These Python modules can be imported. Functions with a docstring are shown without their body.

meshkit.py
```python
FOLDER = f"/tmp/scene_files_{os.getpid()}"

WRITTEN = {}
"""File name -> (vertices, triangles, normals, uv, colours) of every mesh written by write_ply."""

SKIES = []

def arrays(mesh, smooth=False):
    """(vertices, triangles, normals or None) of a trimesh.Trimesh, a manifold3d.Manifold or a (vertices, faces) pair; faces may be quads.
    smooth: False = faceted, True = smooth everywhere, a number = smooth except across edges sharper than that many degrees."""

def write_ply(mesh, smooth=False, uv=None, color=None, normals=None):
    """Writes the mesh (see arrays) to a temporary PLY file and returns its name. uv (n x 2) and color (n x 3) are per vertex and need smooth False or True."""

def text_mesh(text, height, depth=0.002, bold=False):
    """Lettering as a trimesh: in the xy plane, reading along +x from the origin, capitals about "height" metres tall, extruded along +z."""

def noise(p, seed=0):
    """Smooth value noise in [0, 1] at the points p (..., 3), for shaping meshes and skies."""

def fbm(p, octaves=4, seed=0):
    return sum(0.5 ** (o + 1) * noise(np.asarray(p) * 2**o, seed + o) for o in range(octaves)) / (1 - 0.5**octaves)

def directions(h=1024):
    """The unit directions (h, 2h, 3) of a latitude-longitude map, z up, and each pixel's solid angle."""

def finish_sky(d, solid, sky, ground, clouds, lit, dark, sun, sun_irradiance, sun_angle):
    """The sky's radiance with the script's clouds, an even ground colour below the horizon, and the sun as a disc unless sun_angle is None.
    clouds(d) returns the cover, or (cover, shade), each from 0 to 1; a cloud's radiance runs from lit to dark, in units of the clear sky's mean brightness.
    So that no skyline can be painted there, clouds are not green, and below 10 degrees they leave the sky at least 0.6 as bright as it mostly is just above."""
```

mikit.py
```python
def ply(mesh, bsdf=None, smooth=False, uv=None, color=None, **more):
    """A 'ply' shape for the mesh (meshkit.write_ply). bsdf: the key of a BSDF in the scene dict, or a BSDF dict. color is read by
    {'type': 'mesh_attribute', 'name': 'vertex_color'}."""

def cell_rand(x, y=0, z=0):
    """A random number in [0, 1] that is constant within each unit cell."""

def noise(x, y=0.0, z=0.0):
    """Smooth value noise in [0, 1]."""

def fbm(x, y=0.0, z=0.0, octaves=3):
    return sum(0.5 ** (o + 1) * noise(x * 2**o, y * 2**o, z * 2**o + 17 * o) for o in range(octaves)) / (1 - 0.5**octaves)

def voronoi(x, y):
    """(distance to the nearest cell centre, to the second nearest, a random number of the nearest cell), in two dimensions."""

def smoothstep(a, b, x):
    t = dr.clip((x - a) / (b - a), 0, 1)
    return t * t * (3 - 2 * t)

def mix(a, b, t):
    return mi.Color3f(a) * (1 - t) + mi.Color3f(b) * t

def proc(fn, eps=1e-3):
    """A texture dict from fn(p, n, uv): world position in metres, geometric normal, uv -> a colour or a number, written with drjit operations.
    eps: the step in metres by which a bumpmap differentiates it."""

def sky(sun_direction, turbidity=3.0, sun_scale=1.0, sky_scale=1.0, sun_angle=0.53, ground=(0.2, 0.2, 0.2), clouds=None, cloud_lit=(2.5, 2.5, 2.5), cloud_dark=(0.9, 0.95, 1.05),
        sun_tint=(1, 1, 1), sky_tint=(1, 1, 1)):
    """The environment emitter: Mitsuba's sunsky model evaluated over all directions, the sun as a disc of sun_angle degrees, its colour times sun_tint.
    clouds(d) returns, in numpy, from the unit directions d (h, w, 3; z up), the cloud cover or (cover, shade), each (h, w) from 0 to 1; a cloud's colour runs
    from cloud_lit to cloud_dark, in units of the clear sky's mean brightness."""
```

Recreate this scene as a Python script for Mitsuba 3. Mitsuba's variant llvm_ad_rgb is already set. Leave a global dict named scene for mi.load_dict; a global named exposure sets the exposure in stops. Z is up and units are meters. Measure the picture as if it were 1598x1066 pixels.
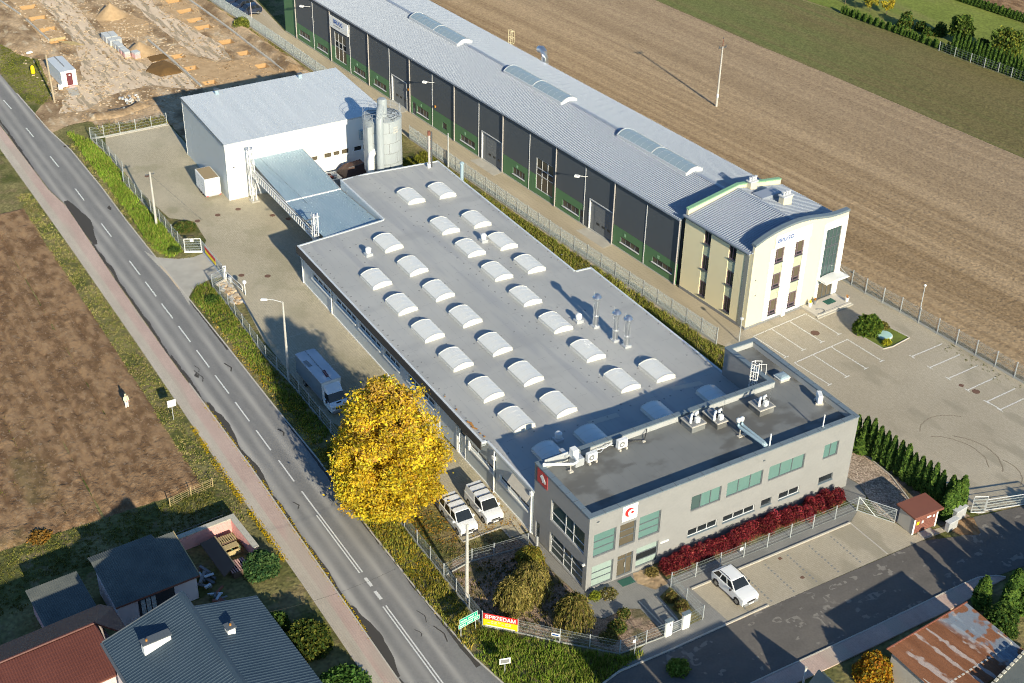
import math, random
import numpy as np, trimesh, drjit as dr, mitsuba as mi, mikit, meshkit
from shapely.geometry import Polygon, LineString, Point, box as sbox
from shapely import affinity
from shapely.ops import unary_union

scene, labels = {'type': 'scene'}, {}
T = mi.ScalarTransform4f
# ---------------------------------------------------------------- camera, daylight, exposure
CAM = np.array([-51.82, -71.647, 82.0])
scene['camera'] = {'type': 'perspective', 'fov': 40.358, 'fov_axis': 'x', 'near_clip': 1.0, 'far_clip': 3000.0,
    'to_world': T().look_at(origin=CAM.tolist(), target=(CAM + 100 * np.array([.43912, .71663, -.54186])).tolist(), up=[.26171, .47493, .84020])}
SUN = np.array([-.26, -2.54, 1.0])
scene['sky'] = mikit.sky(SUN.tolist(), turbidity=3, sky_scale=.62, sun_tint=(.81, .975, 1.25), sky_tint=(.72, .98, 1.30), ground=(.16, .15, .12))
exposure = 2.75
rng = np.random.default_rng(7)
random.seed(7)

# ---------------------------------------------------------------- materials
def rgb(c): return {'type': 'rgb', 'value': list(map(float, c))}
def mat(name, c, rough=.6, metal=0.0, spec=.4, **k):
    scene[name] = {'type': 'twosided', 'bsdf': {'type': 'principled', 'base_color': c if isinstance(c, dict) else rgb(c), 'roughness': rough, 'metallic': metal, 'specular': spec, **k}}
    return name
def pmat(name, fn, rough=.85, bump=None, scale=1.0, eps=.02, metal=0.0, spec=.3):
    b = {'type': 'principled', 'base_color': mikit.proc(fn), 'roughness': rough, 'metallic': metal, 'specular': spec}
    if bump is not None:
        b = {'type': 'bumpmap', 'arbitrary': mikit.proc(bump, eps=eps), 'scale': scale, 'bsdf': b}
    scene[name] = {'type': 'twosided', 'bsdf': b}
    return name
def vmat(name, rough=.7, trans=None):
    vc = {'type': 'mesh_attribute', 'name': 'vertex_color'}
    if trans: scene[name] = {'type': 'principledthin', 'base_color': vc, 'roughness': rough, 'diff_trans': trans, 'spec_trans': 0.0}
    else: scene[name] = {'type': 'twosided', 'bsdf': {'type': 'principled', 'base_color': vc, 'roughness': rough, 'specular': .2}}
    return name
N, FB, SS, MX = mikit.noise, mikit.fbm, mikit.smoothstep, mikit.mix

def f_asphalt(p, n, uv):
    x = p.x + .012 * (p.y - 20) * SS(45., 110., p.y)
    g = N(p.x * 9, p.y * 9) * .35 + N(p.x * 3.1, p.y * .8) * .35 + FB(p.x * .6, p.y * .14) * .6
    track = dr.exp(-dr.square((x + 17.6) / .42)) + .7 * dr.exp(-dr.square((x + 16.25) / .33)) + .9 * dr.exp(-dr.square((x + 14.15) / .34)) + .25 * dr.exp(-dr.square((x + 13.0) / .3))
    base = MX((.15, .149, .148), (.235, .231, .225), g * .85)
    wear = MX((.31, .298, .278), (.40, .385, .358), N(p.x * 2, p.y * .25))
    near = SS(-19.2, -18.2, p.x) * SS(-11.8, -12.6, p.x)
    return MX(base, wear, dr.clip(track * (.6 + .5 * N(p.x * 1.3, p.y * .12)), 0, .95) * near)
def f_asphalt2(p, n, uv):
    g = N(p.x * 8, p.y * 8) * .3 + FB(p.x * .45, p.y * .9) * .7
    s = SS(.72, .8, N(p.x * .9 + 7, p.y * 1.6)) * SS(.45, .7, N(p.x * 4, p.y * 4))
    return MX(MX((.095, .088, .082), (.155, .142, .13), g), (.3, .28, .25), s * .5)
def joints(a, b, w=.06):
    fa, fb = a - dr.floor(a), b - dr.floor(b)
    return dr.maximum(SS(1 - w, 1, dr.maximum(fa, 1 - fa)), SS(1 - w, 1, dr.maximum(fb, 1 - fb)))
def f_yard(p, n, uv):
    g = FB(p.x * .22, p.y * .16, octaves=4)
    c = MX((.33, .29, .205), (.47, .42, .32), g * .8 + .35 * mikit.cell_rand(dr.floor(p.x * 4), dr.floor(p.y * 4)))
    moss = SS(.5, .72, FB(p.x * .35 + 9, p.y * .3 + 3, octaves=4)) * (.5 + .5 * SS(-4., -9., p.x))
    c = MX(c, (.21, .205, .12), moss * .55)
    return MX(c, (.19, .17, .12), joints(p.x * 4, p.y * 4, .12) * .45)
def f_lot(p, n, uv):
    g = FB(p.x * .15, p.y * .2, octaves=4)
    c = MX((.32, .275, .205), (.45, .40, .315), g * .8 + .3 * mikit.cell_rand(dr.floor(p.x * 5), dr.floor(p.y * 5)))
    c = MX(c, (.24, .215, .16), SS(.56, .75, FB(p.x * .5 + 4, p.y * .22 + 13)) * .5)
    return MX(c, (.2, .18, .14), joints(p.x * 5, p.y * 5, .14) * .4)
def f_drive(p, n, uv):
    g = FB(p.x * .6, p.y * .12, octaves=4)
    c = MX((.31, .26, .18), (.49, .42, .31), g)
    return MX(c, (.23, .20, .14), joints(p.x * 2.2, p.y * 2.2, .08) * .4)
def f_greypave(p, n, uv):
    g = FB(p.x * .5, p.y * .5)
    return MX(MX((.17, .17, .165), (.25, .245, .235), g + .3 * mikit.cell_rand(dr.floor(p.x * 5), dr.floor(p.y * 10))), (.11, .11, .1), joints(p.x * 5, p.y * 10, .14) * .4)
def f_concrete(p, n, uv):
    return MX((.34, .32, .28), (.46, .44, .39), FB(p.x * .9, p.y * .9, octaves=4))
def f_walk_red(p, n, uv):
    g = FB(p.x * 1.2, p.y * .3) + .35 * mikit.cell_rand(dr.floor(p.x * 5), dr.floor(p.y * 10)) - .1
    c = MX((.40, .285, .245), (.52, .40, .345), g)
    c = MX(c, (.42, .36, .30), SS(.5, .72, N(p.x * .7, p.y * .13 + 5)) * .75)
    return MX(c, (.24, .19, .15), joints(p.x * 5, p.y * 10, .14) * .35)
def f_walk_grey(p, n, uv):
    g = FB(p.x * 1.2, p.y * .3) + .35 * mikit.cell_rand(dr.floor(p.x * 5), dr.floor(p.y * 10)) - .1
    return MX(MX((.38, .335, .275), (.50, .45, .38), g), (.24, .21, .17), joints(p.x * 5, p.y * 10, .14) * .35)
def f_ground(p, n, uv):
    g = FB(p.x * .35, p.y * .35, octaves=5)
    c = MX((.075, .085, .022), (.20, .175, .075), SS(.25, .75, g))
    c = MX(c, (.22, .165, .09), SS(.55, .75, FB(p.x * .8 + 40, p.y * .8, octaves=4)) * .6)
    return c * (.7 + .6 * N(p.x * 5, p.y * 5))
def f_lawn(p, n, uv):
    g = FB(p.x * .12, p.y * .12, octaves=5)
    c = MX((.10, .135, .022), (.175, .205, .045), g)
    return MX(c, (.17, .165, .06), SS(.5, .75, FB(p.x * .3 + 5, p.y * .07, octaves=4)) * .6) * (.8 + .4 * N(p.x * 3, p.y * 3))
def f_plow(p, n, uv):
    g = FB(p.x * 1.6, p.y * .9, octaves=5)
    c = MX((.135, .078, .040), (.30, .19, .105), SS(.2, .85, g))
    c = MX(c, (.10, .10, .035), SS(.54, .7, FB(p.x * .22 + 3, p.y * .2 + 8, octaves=4)) * SS(-33., -40., p.x) * .55)
    s = N(p.x * 6, p.y * 5)
    return MX(c, (.30, .225, .15), SS(.74, .9, s) * .45)
FU = math.radians(-6.2)
def f_field(p, n, uv):
    a = p.x * math.cos(FU) - p.y * math.sin(FU) * -1.0
    b = p.y
    a = p.x + .112 * p.y
    g = N(a * 1.1, b * .02) * .45 + N(a * 3.3, b * .05) * .3 + N(a * .35, b * .01) * .35
    c = MX((.235, .16, .088), (.365, .262, .158), SS(.25, .85, g))
    c = MX(c, (.28, .212, .145), SS(70., 100., p.x + .1 * p.y) * .55)
    return c * (.78 + .44 * N(p.x * 4.5, p.y * 4.5)) 
def f_crop(p, n, uv):
    a = p.x + .1 * p.y
    g = FB(p.x * .06, p.y * .05, octaves=4) * .7 + N(a * 2.2, p.y * .03) * .3
    c = MX((.125, .105, .042), (.115, .13, .042), SS(.3, .7, g))
    c = MX(c, (.16, .13, .06), N(a * 1.1, p.y * .02) * .45)
    return c * (.72 + .55 * N(p.x * 4.2, p.y * 4.2))
def f_site(p, n, uv):
    g = FB(p.x * .5, p.y * .35, octaves=5)
    c = MX((.19, .125, .07), (.46, .335, .21), SS(.2, .8, g))
    return MX(c, (.46, .38, .27), SS(.6, .8, FB(p.x * 1.3 + 2, p.y * .6, octaves=4)) * .8) * (.8 + .4 * N(p.x * 4, p.y * 4))
def f_track(p, n, uv):
    g = FB(p.x * 1.1, p.y * .5, octaves=5)
    c = MX((.47, .36, .25), (.66, .54, .41), g)
    return MX(c, (.27, .22, .15), SS(.5, .66, FB(p.x * 2.2 + 30, p.y * .35, octaves=4)) * .8)
def f_sand(p, n, uv):
    return MX((.33, .215, .115), (.50, .36, .215), FB(p.x * 1.5, p.y * 1.5, p.z * 2, octaves=4))
def f_gravel(p, n, uv):
    a = mikit.voronoi(p.x * 7, p.y * 7)
    return MX((.22, .165, .125), (.52, .42, .34), a[2]) * (.65 + .5 * SS(0., .35, a[1] - a[0]))
def f_mulch(p, n, uv):
    a = mikit.voronoi(p.x * 9, p.y * 9)
    c = MX((.16, .11, .075), (.38, .28, .21), a[2])
    return MX(c, (.09, .09, .035), SS(.45, .7, FB(p.x * .9, p.y * .9)) * .7)
def f_membrane(p, n, uv):
    g = FB(p.x * .28, p.y * .2, octaves=4)
    c = MX((.335, .34, .335), (.43, .432, .42), g)
    c = MX(c, (.29, .30, .32), SS(.53, .75, FB(p.x * .8 + 20, p.y * .1, octaves=4)) * .5)
    a = p.x / 1.02 + .012 * N(p.y * .6, p.x)
    seam = SS(.985, 1., dr.maximum(a - dr.floor(a), 1 - a + dr.floor(a)))
    b_ = (p.y + 3 * dr.floor(p.x / 1.02 + .5)) / 7.3
    cross = SS(.994, 1., dr.maximum(b_ - dr.floor(b_), 1 - b_ + dr.floor(b_)))
    c = MX(c, (.27, .275, .28), SS(.55, .75, FB(p.x * .18 + 3, p.y * .35 + 11, octaves=4)) * .35)
    return MX(c, (.22, .225, .23), dr.maximum(seam, cross) * .55)
def f_officeroof(p, n, uv):
    g = FB(p.x * .35, p.y * .35, octaves=4)
    c = MX((.15, .158, .158), (.21, .215, .212), g)
    st = SS(.5, .7, FB(p.x * .33 + 3, p.y * .5 + 7, octaves=4))
    a = p.x / 1.0
    seam = SS(.975, 1., dr.maximum(a - dr.floor(a), 1 - a + dr.floor(a)))
    return MX(MX(c, (.10, .098, .092), st * .75), (.12, .12, .12), seam * .4)
def f_plaster(p, n, uv):
    return MX((.235, .236, .235), (.262, .262, .26), FB(p.x * .5, p.y * .5, p.z * .8)) * (.97 + .06 * N(p.x * 6, p.y * 6, p.z * 6))
def f_eternit(p, n, uv):
    g = FB(p.x * .9, p.y * .9, octaves=4)
    return MX((.085, .10, .10), (.165, .175, .16), g)
def f_rust(p, n, uv):
    a = p.x * .98 + p.y * .2
    g = FB(a * 1.5, p.y * .35, octaves=4)
    c = MX((.14, .055, .025), (.26, .115, .06), g)
    z = SS(.57, .72, N(a * 2.4 + 4, p.y * .22) * .75 + .25 * N(a * 5, p.y * 3))
    c = MX(c, (.42, .37, .35), z * .75)
    bl = SS(21.6, 22.6, p.x + .3 * (p.y + 22)) * SS(.35, .5, FB(p.x * 1.2, p.y * 1.2))
    return MX(c, (.16, .25, .33), bl * .7)
def f_tarp(p, n, uv):
    return MX((.40, .42, .46), (.55, .56, .59), FB(p.x * .9, p.y * .5, octaves=4))
def f_bark(p, n, uv):
    return MX((.07, .05, .035), (.16, .125, .09), FB(p.x * 5, p.y * 5, p.z * 1.2))
def f_polewood(p, n, uv):
    return MX((.30, .24, .165), (.46, .385, .28), FB(p.x * 12, p.y * 12, p.z * .7))
def f_poleconc(p, n, uv):
    return MX((.40, .385, .355), (.52, .50, .46), FB(p.x * 3, p.y * 3, p.z * 1.2))
def f_whitemetal(p, n, uv):
    return MX((.77, .77, .76), (.82, .815, .8), FB(p.x * .6, p.y * .6, p.z * .3))
def f_wroof(p, n, uv):
    return MX((.50, .54, .57), (.60, .635, .66), FB(p.x * 1.5, p.y * .12, octaves=4))
def f_canopy(p, n, uv):
    return MX((.24, .345, .41), (.33, .42, .475), FB(p.x * .7, p.y * .25, octaves=4))
def f_silo(p, n, uv):
    return MX((.29, .325, .345), (.37, .40, .415), FB(p.x * 1.1, p.y * 1.1, p.z * .35, octaves=4))
def f_grille(p, n, uv):
    return MX((.42, .41, .39), (.52, .51, .49), FB(p.x * 2, p.y * 2, p.z * 2))
def f_blueroof(p, n, uv):
    return MX((.034, .058, .085), (.05, .078, .108), FB(p.x * .8, p.y * .8, octaves=4))
def f_redroof(p, n, uv):
    return MX((.095, .034, .027), (.125, .046, .036), FB(p.x * .8, p.y * .8, octaves=4))
def b_rough(p, n, uv): return FB(p.x * 3.5, p.y * 3.5, octaves=4)
def b_fine(p, n, uv): return N(p.x * 14, p.y * 14)
def b_field(p, n, uv): return N((p.x + .112 * p.y) * 3.2, p.y * .15) * .5 + FB(p.x * 3, p.y * 3, octaves=3)

pmat('m_asphalt', f_asphalt, .85, b_fine, .006); pmat('m_asphalt_side', f_asphalt2, .85, b_fine, .006)
pmat('m_yard', f_yard); pmat('m_lot', f_lot); pmat('m_drive', f_drive); pmat('m_greypave', f_greypave); pmat('m_concrete', f_concrete)
pmat('m_walk_red', f_walk_red); pmat('m_walk_grey', f_walk_grey)
pmat('m_ground', f_ground, .95, b_rough, .12); pmat('m_lawn', f_lawn, .95, b_rough, .08)
pmat('m_plow', f_plow, .97, b_rough, .10); pmat('m_field', f_field, .97, b_field, .10); pmat('m_crop', f_crop, .97, b_field, .10)
pmat('m_site', f_site, .97, b_rough, .10); pmat('m_track', f_track, .95, b_rough, .08); pmat('m_sand', f_sand, .97, b_rough, .05)
pmat('m_gravel', f_gravel, .95, b_fine, .03); pmat('m_mulch', f_mulch, .97, b_fine, .04)
pmat('m_membrane', f_membrane, .6); pmat('m_officeroof', f_officeroof, .75); pmat('m_plaster', f_plaster, .8)
pmat('m_eternit', f_eternit, .85); pmat('m_rust', f_rust, .8); pmat('m_tarp', f_tarp, .5); pmat('m_bark', f_bark, .95)
pmat('m_polewood', f_polewood, .9); pmat('m_poleconc', f_poleconc, .85); pmat('m_whitemetal', f_whitemetal, .5)
pmat('m_wroof', f_wroof, .45); pmat('m_canopy', f_canopy, .35); pmat('m_silo', f_silo, .45); pmat('m_blueroof', f_blueroof, .6); pmat('m_redroof', f_redroof, .45)
mat('m_white', (.78, .78, .76), .5); mat('m_whitepaint', (.72, .72, .70), .6); mat('m_mark', (.62, .62, .60), .8)
mat('m_carwhite', (.74, .75, .76), .25, clearcoat=1.0, clearcoat_gloss=.9); mat('m_cardark', (.02, .03, .06), .25, clearcoat=1.0, clearcoat_gloss=.9)
mat('m_glassdark', (.018, .022, .026), .08, spec=.6); mat('m_glassgreen', (.05, .085, .085), .08, spec=.6); mat('m_glassteal', (.105, .195, .18), .15, spec=.6)
mat('m_glassmint', (.27, .345, .32), .2, spec=.5); mat('m_glassbrown', (.10, .085, .06), .12, spec=.5)
mat('m_tyre', (.02, .02, .02), .9); mat('m_hub', (.35, .36, .38), .35, metal=.8); mat('m_blackplastic', (.03, .03, .035), .6)
mat('m_coping', (.15, .19, .22), .4); mat('m_frame', (.10, .115, .13), .5); mat('m_lightframe', (.55, .56, .57), .5)
mat('m_grille_up', (.36, .37, .37), .8); mat('m_fascia', (.05, .047, .046), .7); mat('m_hallpanel', (.46, .505, .525), .45); mat('m_skylight', (.70, .71, .69), .3); mat('m_skybase', (.66, .65, .60), .5)
mat('m_galv', (.52, .54, .56), .4, metal=.35); mat('m_steel', (.62, .64, .66), .22, metal=.9); mat('m_darkmetal', (.10, .11, .12), .5, metal=.3); mat('m_lead', (.20, .205, .21), .6)
mat('m_greenwall', (.085, .185, .09), .6); mat('m_charcoal', (.08, .092, .105), .6); mat('m_gatewall', (.16, .175, .19), .55); mat('m_pipe', (.42, .39, .37), .5)
mat('m_groof', (.30, .335, .395), .4, metal=.15); mat('m_poly', (.27, .35, .40), .25)
mat('m_cream', (.74, .655, .42), .75); mat('m_creamlight', (.60, .55, .42), .75); mat('m_spandrel', (.40, .44, .33), .6); mat('m_greytrim', (.22, .23, .21), .7); mat('m_greentrim', (.22, .40, .24), .6)
mat('m_purpleframe', (.16, .11, .14), .5); mat('m_fencepale', (.46, .51, .51), .5); mat('m_fence', (.36, .41, .42), .5, metal=.2); mat('m_post', (.48, .51, .52), .5, metal=.2); mat('m_base', (.34, .345, .33), .9)
mat('m_kerb', (.45, .42, .37), .9); mat('m_brown', (.20, .075, .05), .7); mat('m_redbrick', (.21, .085, .065), .85); mat('m_mortar', (.26, .2, .17), .9); mat('m_beige', (.47, .44, .39), .8)
mat('m_pink', (.62, .33, .31), .85); mat('m_pinkwhite', (.58, .50, .50), .85); mat('m_capstone', (.42, .40, .34), .9); mat('m_wood', (.42, .33, .17), .8); mat('m_darkwood', (.12, .08, .06), .85)
mat('m_red', (.55, .03, .03), .5); mat('m_redflag', (.42, .045, .05), .5); mat('m_yellow', (.85, .62, .01), .5); mat('m_bluetext', (.03, .09, .30), .5); mat('m_paletext', (.45, .48, .68), .6); mat('m_signgreen', (.01, .36, .22), .45)
mat('m_orange', (.45, .20, .04), .6); mat('m_tarpside_shaded', (.13, .18, .22), .5); mat('m_dirtroof', (.30, .23, .14), .9); mat('m_manhole', (.15, .085, .06), .85); mat('m_greenglass', (.42, .62, .55), .35); mat('m_mat', (.03, .10, .08), .9); mat('m_skin', (.5, .32, .25), .6)
mat('m_brownvinyl', (.075, .04, .032), .6); mat('m_blueplastic', (.02, .10, .30), .5); mat('m_reddoor', (.13, .03, .035), .6); mat('m_brush', (.15, .085, .03), .95); mat('m_pallet', (.5, .52, .52), .7); mat('m_pinkblock', (.6, .36, .34), .8)
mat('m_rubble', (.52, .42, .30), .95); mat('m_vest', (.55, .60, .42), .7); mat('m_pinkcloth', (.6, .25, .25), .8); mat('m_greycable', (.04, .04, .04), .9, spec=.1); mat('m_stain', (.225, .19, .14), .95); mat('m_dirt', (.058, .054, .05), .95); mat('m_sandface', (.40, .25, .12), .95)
vmat('m_leaf', .7, .5); vmat('m_grass', .8, .4); vmat('m_needle', .85)

# ---------------------------------------------------------------- mesh helpers
def numbered(k):
    if k not in scene and k not in labels: return k
    i = 1
    while f'{k}_{i:03d}' in scene or f'{k}_{i:03d}' in labels: i += 1
    return f'{k}_{i:03d}'
def tag(k, label=None, cat=None, group=None, kind=None):
    d = {a: b for a, b in (('label', label), ('category', cat), ('group', group), ('kind', kind)) if b}
    if d: labels[k] = d
    return k
def thing(name, label, cat, group=None): 
    return tag(numbered(name), label, cat, group)
def put(name, mesh, m, parent=None, smooth=False, label=None, cat=None, group=None, kind=None, color=None, tw=None):
    k = numbered(f'{parent}__{name}' if parent else name)
    d = mesh if isinstance(mesh, dict) else mikit.ply(mesh, m, smooth=smooth, color=color)
    if tw is not None: d = {**d, 'to_world': tw}
    scene[k] = d
    tag(k, label, cat, group, kind)
    return k
class MB:
    """Collects vertices and triangles of one mesh."""
    def __init__(s): s.v, s.f, s.c, s.n = [], [], [], 0
    def add(s, v, f, c=None):
        v, f = np.asarray(v, float), np.asarray(f, int)
        if f.shape[1] == 4: f = np.vstack([f[:, [0, 1, 2]], f[:, [0, 2, 3]]])
        s.v.append(v); s.f.append(f + s.n); s.n += len(v)
        if c is not None: s.c.append(np.broadcast_to(np.asarray(c, float), (len(v), 3)))
        return s
    def m(s, o): return s.add(*o)
    def get(s): return np.vstack(s.v), np.vstack(s.f)
    def col(s): return np.vstack(s.c)
def cat(*ms):
    b = MB()
    for m in ms: b.add(*m)
    return b.get()
BF = np.array([[0, 2, 3, 1], [4, 5, 7, 6], [0, 1, 5, 4], [2, 6, 7, 3], [0, 4, 6, 2], [1, 3, 7, 5]])
BF = np.vstack([BF[:, [0, 1, 2]], BF[:, [0, 2, 3]]])
def box(x0, x1, y0, y1, z0, z1):
    return np.array([[x, y, z] for z in (z0, z1) for y in (y0, y1) for x in (x0, x1)], float), BF
def cbox(c, s, rz=0):
    v, f = box(-s[0] / 2, s[0] / 2, -s[1] / 2, s[1] / 2, -s[2] / 2, s[2] / 2)
    return rot(v, rz) + np.asarray(c, float), f
def bevbox(x0, x1, y0, y1, z0, z1, b=.03):
    """A box with chamfered vertical and top edges."""
    o = [(x0 + b, y0), (x1 - b, y0), (x1, y0 + b), (x1, y1 - b), (x1 - b, y1), (x0 + b, y1), (x0, y1 - b), (x0, y0 + b)]
    cx, cy = (x0 + x1) / 2, (y0 + y1) / 2
    inn = [(x - b * np.sign(x - cx), y - b * np.sign(y - cy)) for x, y in o]
    return loft([[(x, y, z0) for x, y in o], [(x, y, z1 - b) for x, y in o], [(x, y, z1) for x, y in inn]])
def rot(v, a):
    c, s = math.cos(a), math.sin(a)
    v = np.asarray(v, float).copy()
    x, y = v[:, 0].copy(), v[:, 1].copy()
    v[:, 0], v[:, 1] = c * x - s * y, s * x + c * y
    return v
def move(m, loc=(0, 0, 0), rz=0, sc=1):
    return rot(np.asarray(m[0]) * sc, rz) + np.asarray(loc, float), m[1]
def loft(rings, caps=True):
    r = np.asarray(rings, float); k, n = r.shape[:2]
    i, j = np.meshgrid(np.arange(k - 1), np.arange(n), indexing='ij')
    q = np.stack([i * n + j, i * n + (j + 1) % n, (i + 1) * n + (j + 1) % n, (i + 1) * n + j], -1).reshape(-1, 4)
    f = np.vstack([q[:, [0, 1, 2]], q[:, [0, 2, 3]]])
    if caps:
        a = np.arange(1, n - 1)
        f = np.vstack([f, np.stack([a * 0, a + 1, a], 1), np.stack([a * 0, a, a + 1], 1) + (k - 1) * n])
    return r.reshape(-1, 3), f
def tube(pts, r, n=6, caps=True):
    p = np.asarray(pts, float); r = np.broadcast_to(r, (len(p),))
    t = np.gradient(p, axis=0); t /= np.linalg.norm(t, axis=1, keepdims=True) + 1e-9
    ref = np.where(np.abs(t[:, 2:]) < .9, [[0, 0, 1.]], [[1., 0, 0]])
    a = np.cross(t, ref); a /= np.linalg.norm(a, axis=1, keepdims=True) + 1e-9
    for i in range(1, len(a)):
        if a[i] @ a[i - 1] < 0: a[i] *= -1
    b = np.cross(t, a); g = np.arange(n) * 2 * np.pi / n
    return loft(p[:, None] + r[:, None, None] * (np.cos(g)[None, :, None] * a[:, None] + np.sin(g)[None, :, None] * b[:, None]), caps)
def lathe(prof, at=(0, 0, 0), n=24):
    g = np.arange(n) * 2 * np.pi / n
    return loft([[(at[0] + r * math.cos(t), at[1] + r * math.sin(t), at[2] + z) for t in g] for r, z in prof])
def poly(g):
    return [x for x in getattr(g, 'geoms', [g]) if x.geom_type == 'Polygon' and x.area > 1e-6]
def prism(g, z0, z1):
    b = MB()
    for q in poly(g):
        m = trimesh.creation.extrude_polygon(q, z1 - z0, engine='earcut')
        b.add(m.vertices + [0, 0, z0], m.faces)
    return b.get()
def sheet(g, z):
    b = MB()
    for q in poly(g):
        v, f = trimesh.creation.triangulate_polygon(q, engine='earcut')
        v = np.asarray(v)[:, :2]
        e = v[f]; s = np.cross(np.c_[e[:, 1] - e[:, 0], np.zeros(len(e))], np.c_[e[:, 2] - e[:, 0], np.zeros(len(e))])[:, 2]
        f = np.where((s < 0)[:, None], f[:, ::-1], f)
        b.add(np.c_[v, np.full(len(v), float(z))], f)
    return b.get()
def jit(pts, amp=.3, step=.7, seed=1, scale=.8):
    """A polygon with an uneven outline."""
    g = Polygon(pts) if not hasattr(pts, 'exterior') else pts
    r = g.exterior; n = max(8, int(r.length / step))
    p = np.array([r.interpolate(i / n, normalized=True).coords[0] for i in range(n)])
    q = np.c_[p * scale, np.full(n, seed * 7.3)]
    d = np.stack([meshkit.fbm(q, 3, seed), meshkit.fbm(q + 31.7, 3, seed + 5)], 1) - .5
    return Polygon(p + d * 2 * amp).buffer(0)
class Fr:
    """A wall's frame: s along the wall, d outwards, z up."""
    def __init__(f, o, s, d): f.o, f.s, f.d = np.array([*o, 0.0]), np.array([*s, 0.0]), np.array([*d, 0.0])
    def w(f, v, fc):
        v = np.asarray(v, float)
        if np.cross(f.s, f.d)[2] < 0: fc = np.asarray(fc)[:, ::-1]
        return f.o + v[:, :1] * f.s + v[:, 1:2] * f.d + v[:, 2:] * [0, 0, 1.0], fc
    def p(f, s, d, z): return f.o + s * f.s + d * f.d + np.array([0, 0, z])
    def box(f, s0, s1, d0, d1, z0, z1): return f.w(*box(s0, s1, d0, d1, z0, z1))
    def poly(f, g, d0, d1):
        v, t = prism(g, d0, d1)
        return f.w(np.c_[v[:, 0], v[:, 2], v[:, 1]], t[:, ::-1])
    def plate(f, text, s, z, h, d, bold=True, squash=1.0, fit=2.6):
        m = meshkit.text_mesh(text, h, .02, bold)
        v = np.asarray(m.vertices)
        if squash == 'fit': squash = fit / v[:, 0].max()
        return f.w(np.c_[s + v[:, 0] * squash, d + v[:, 2], z + v[:, 1]], np.asarray(m.faces))
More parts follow.
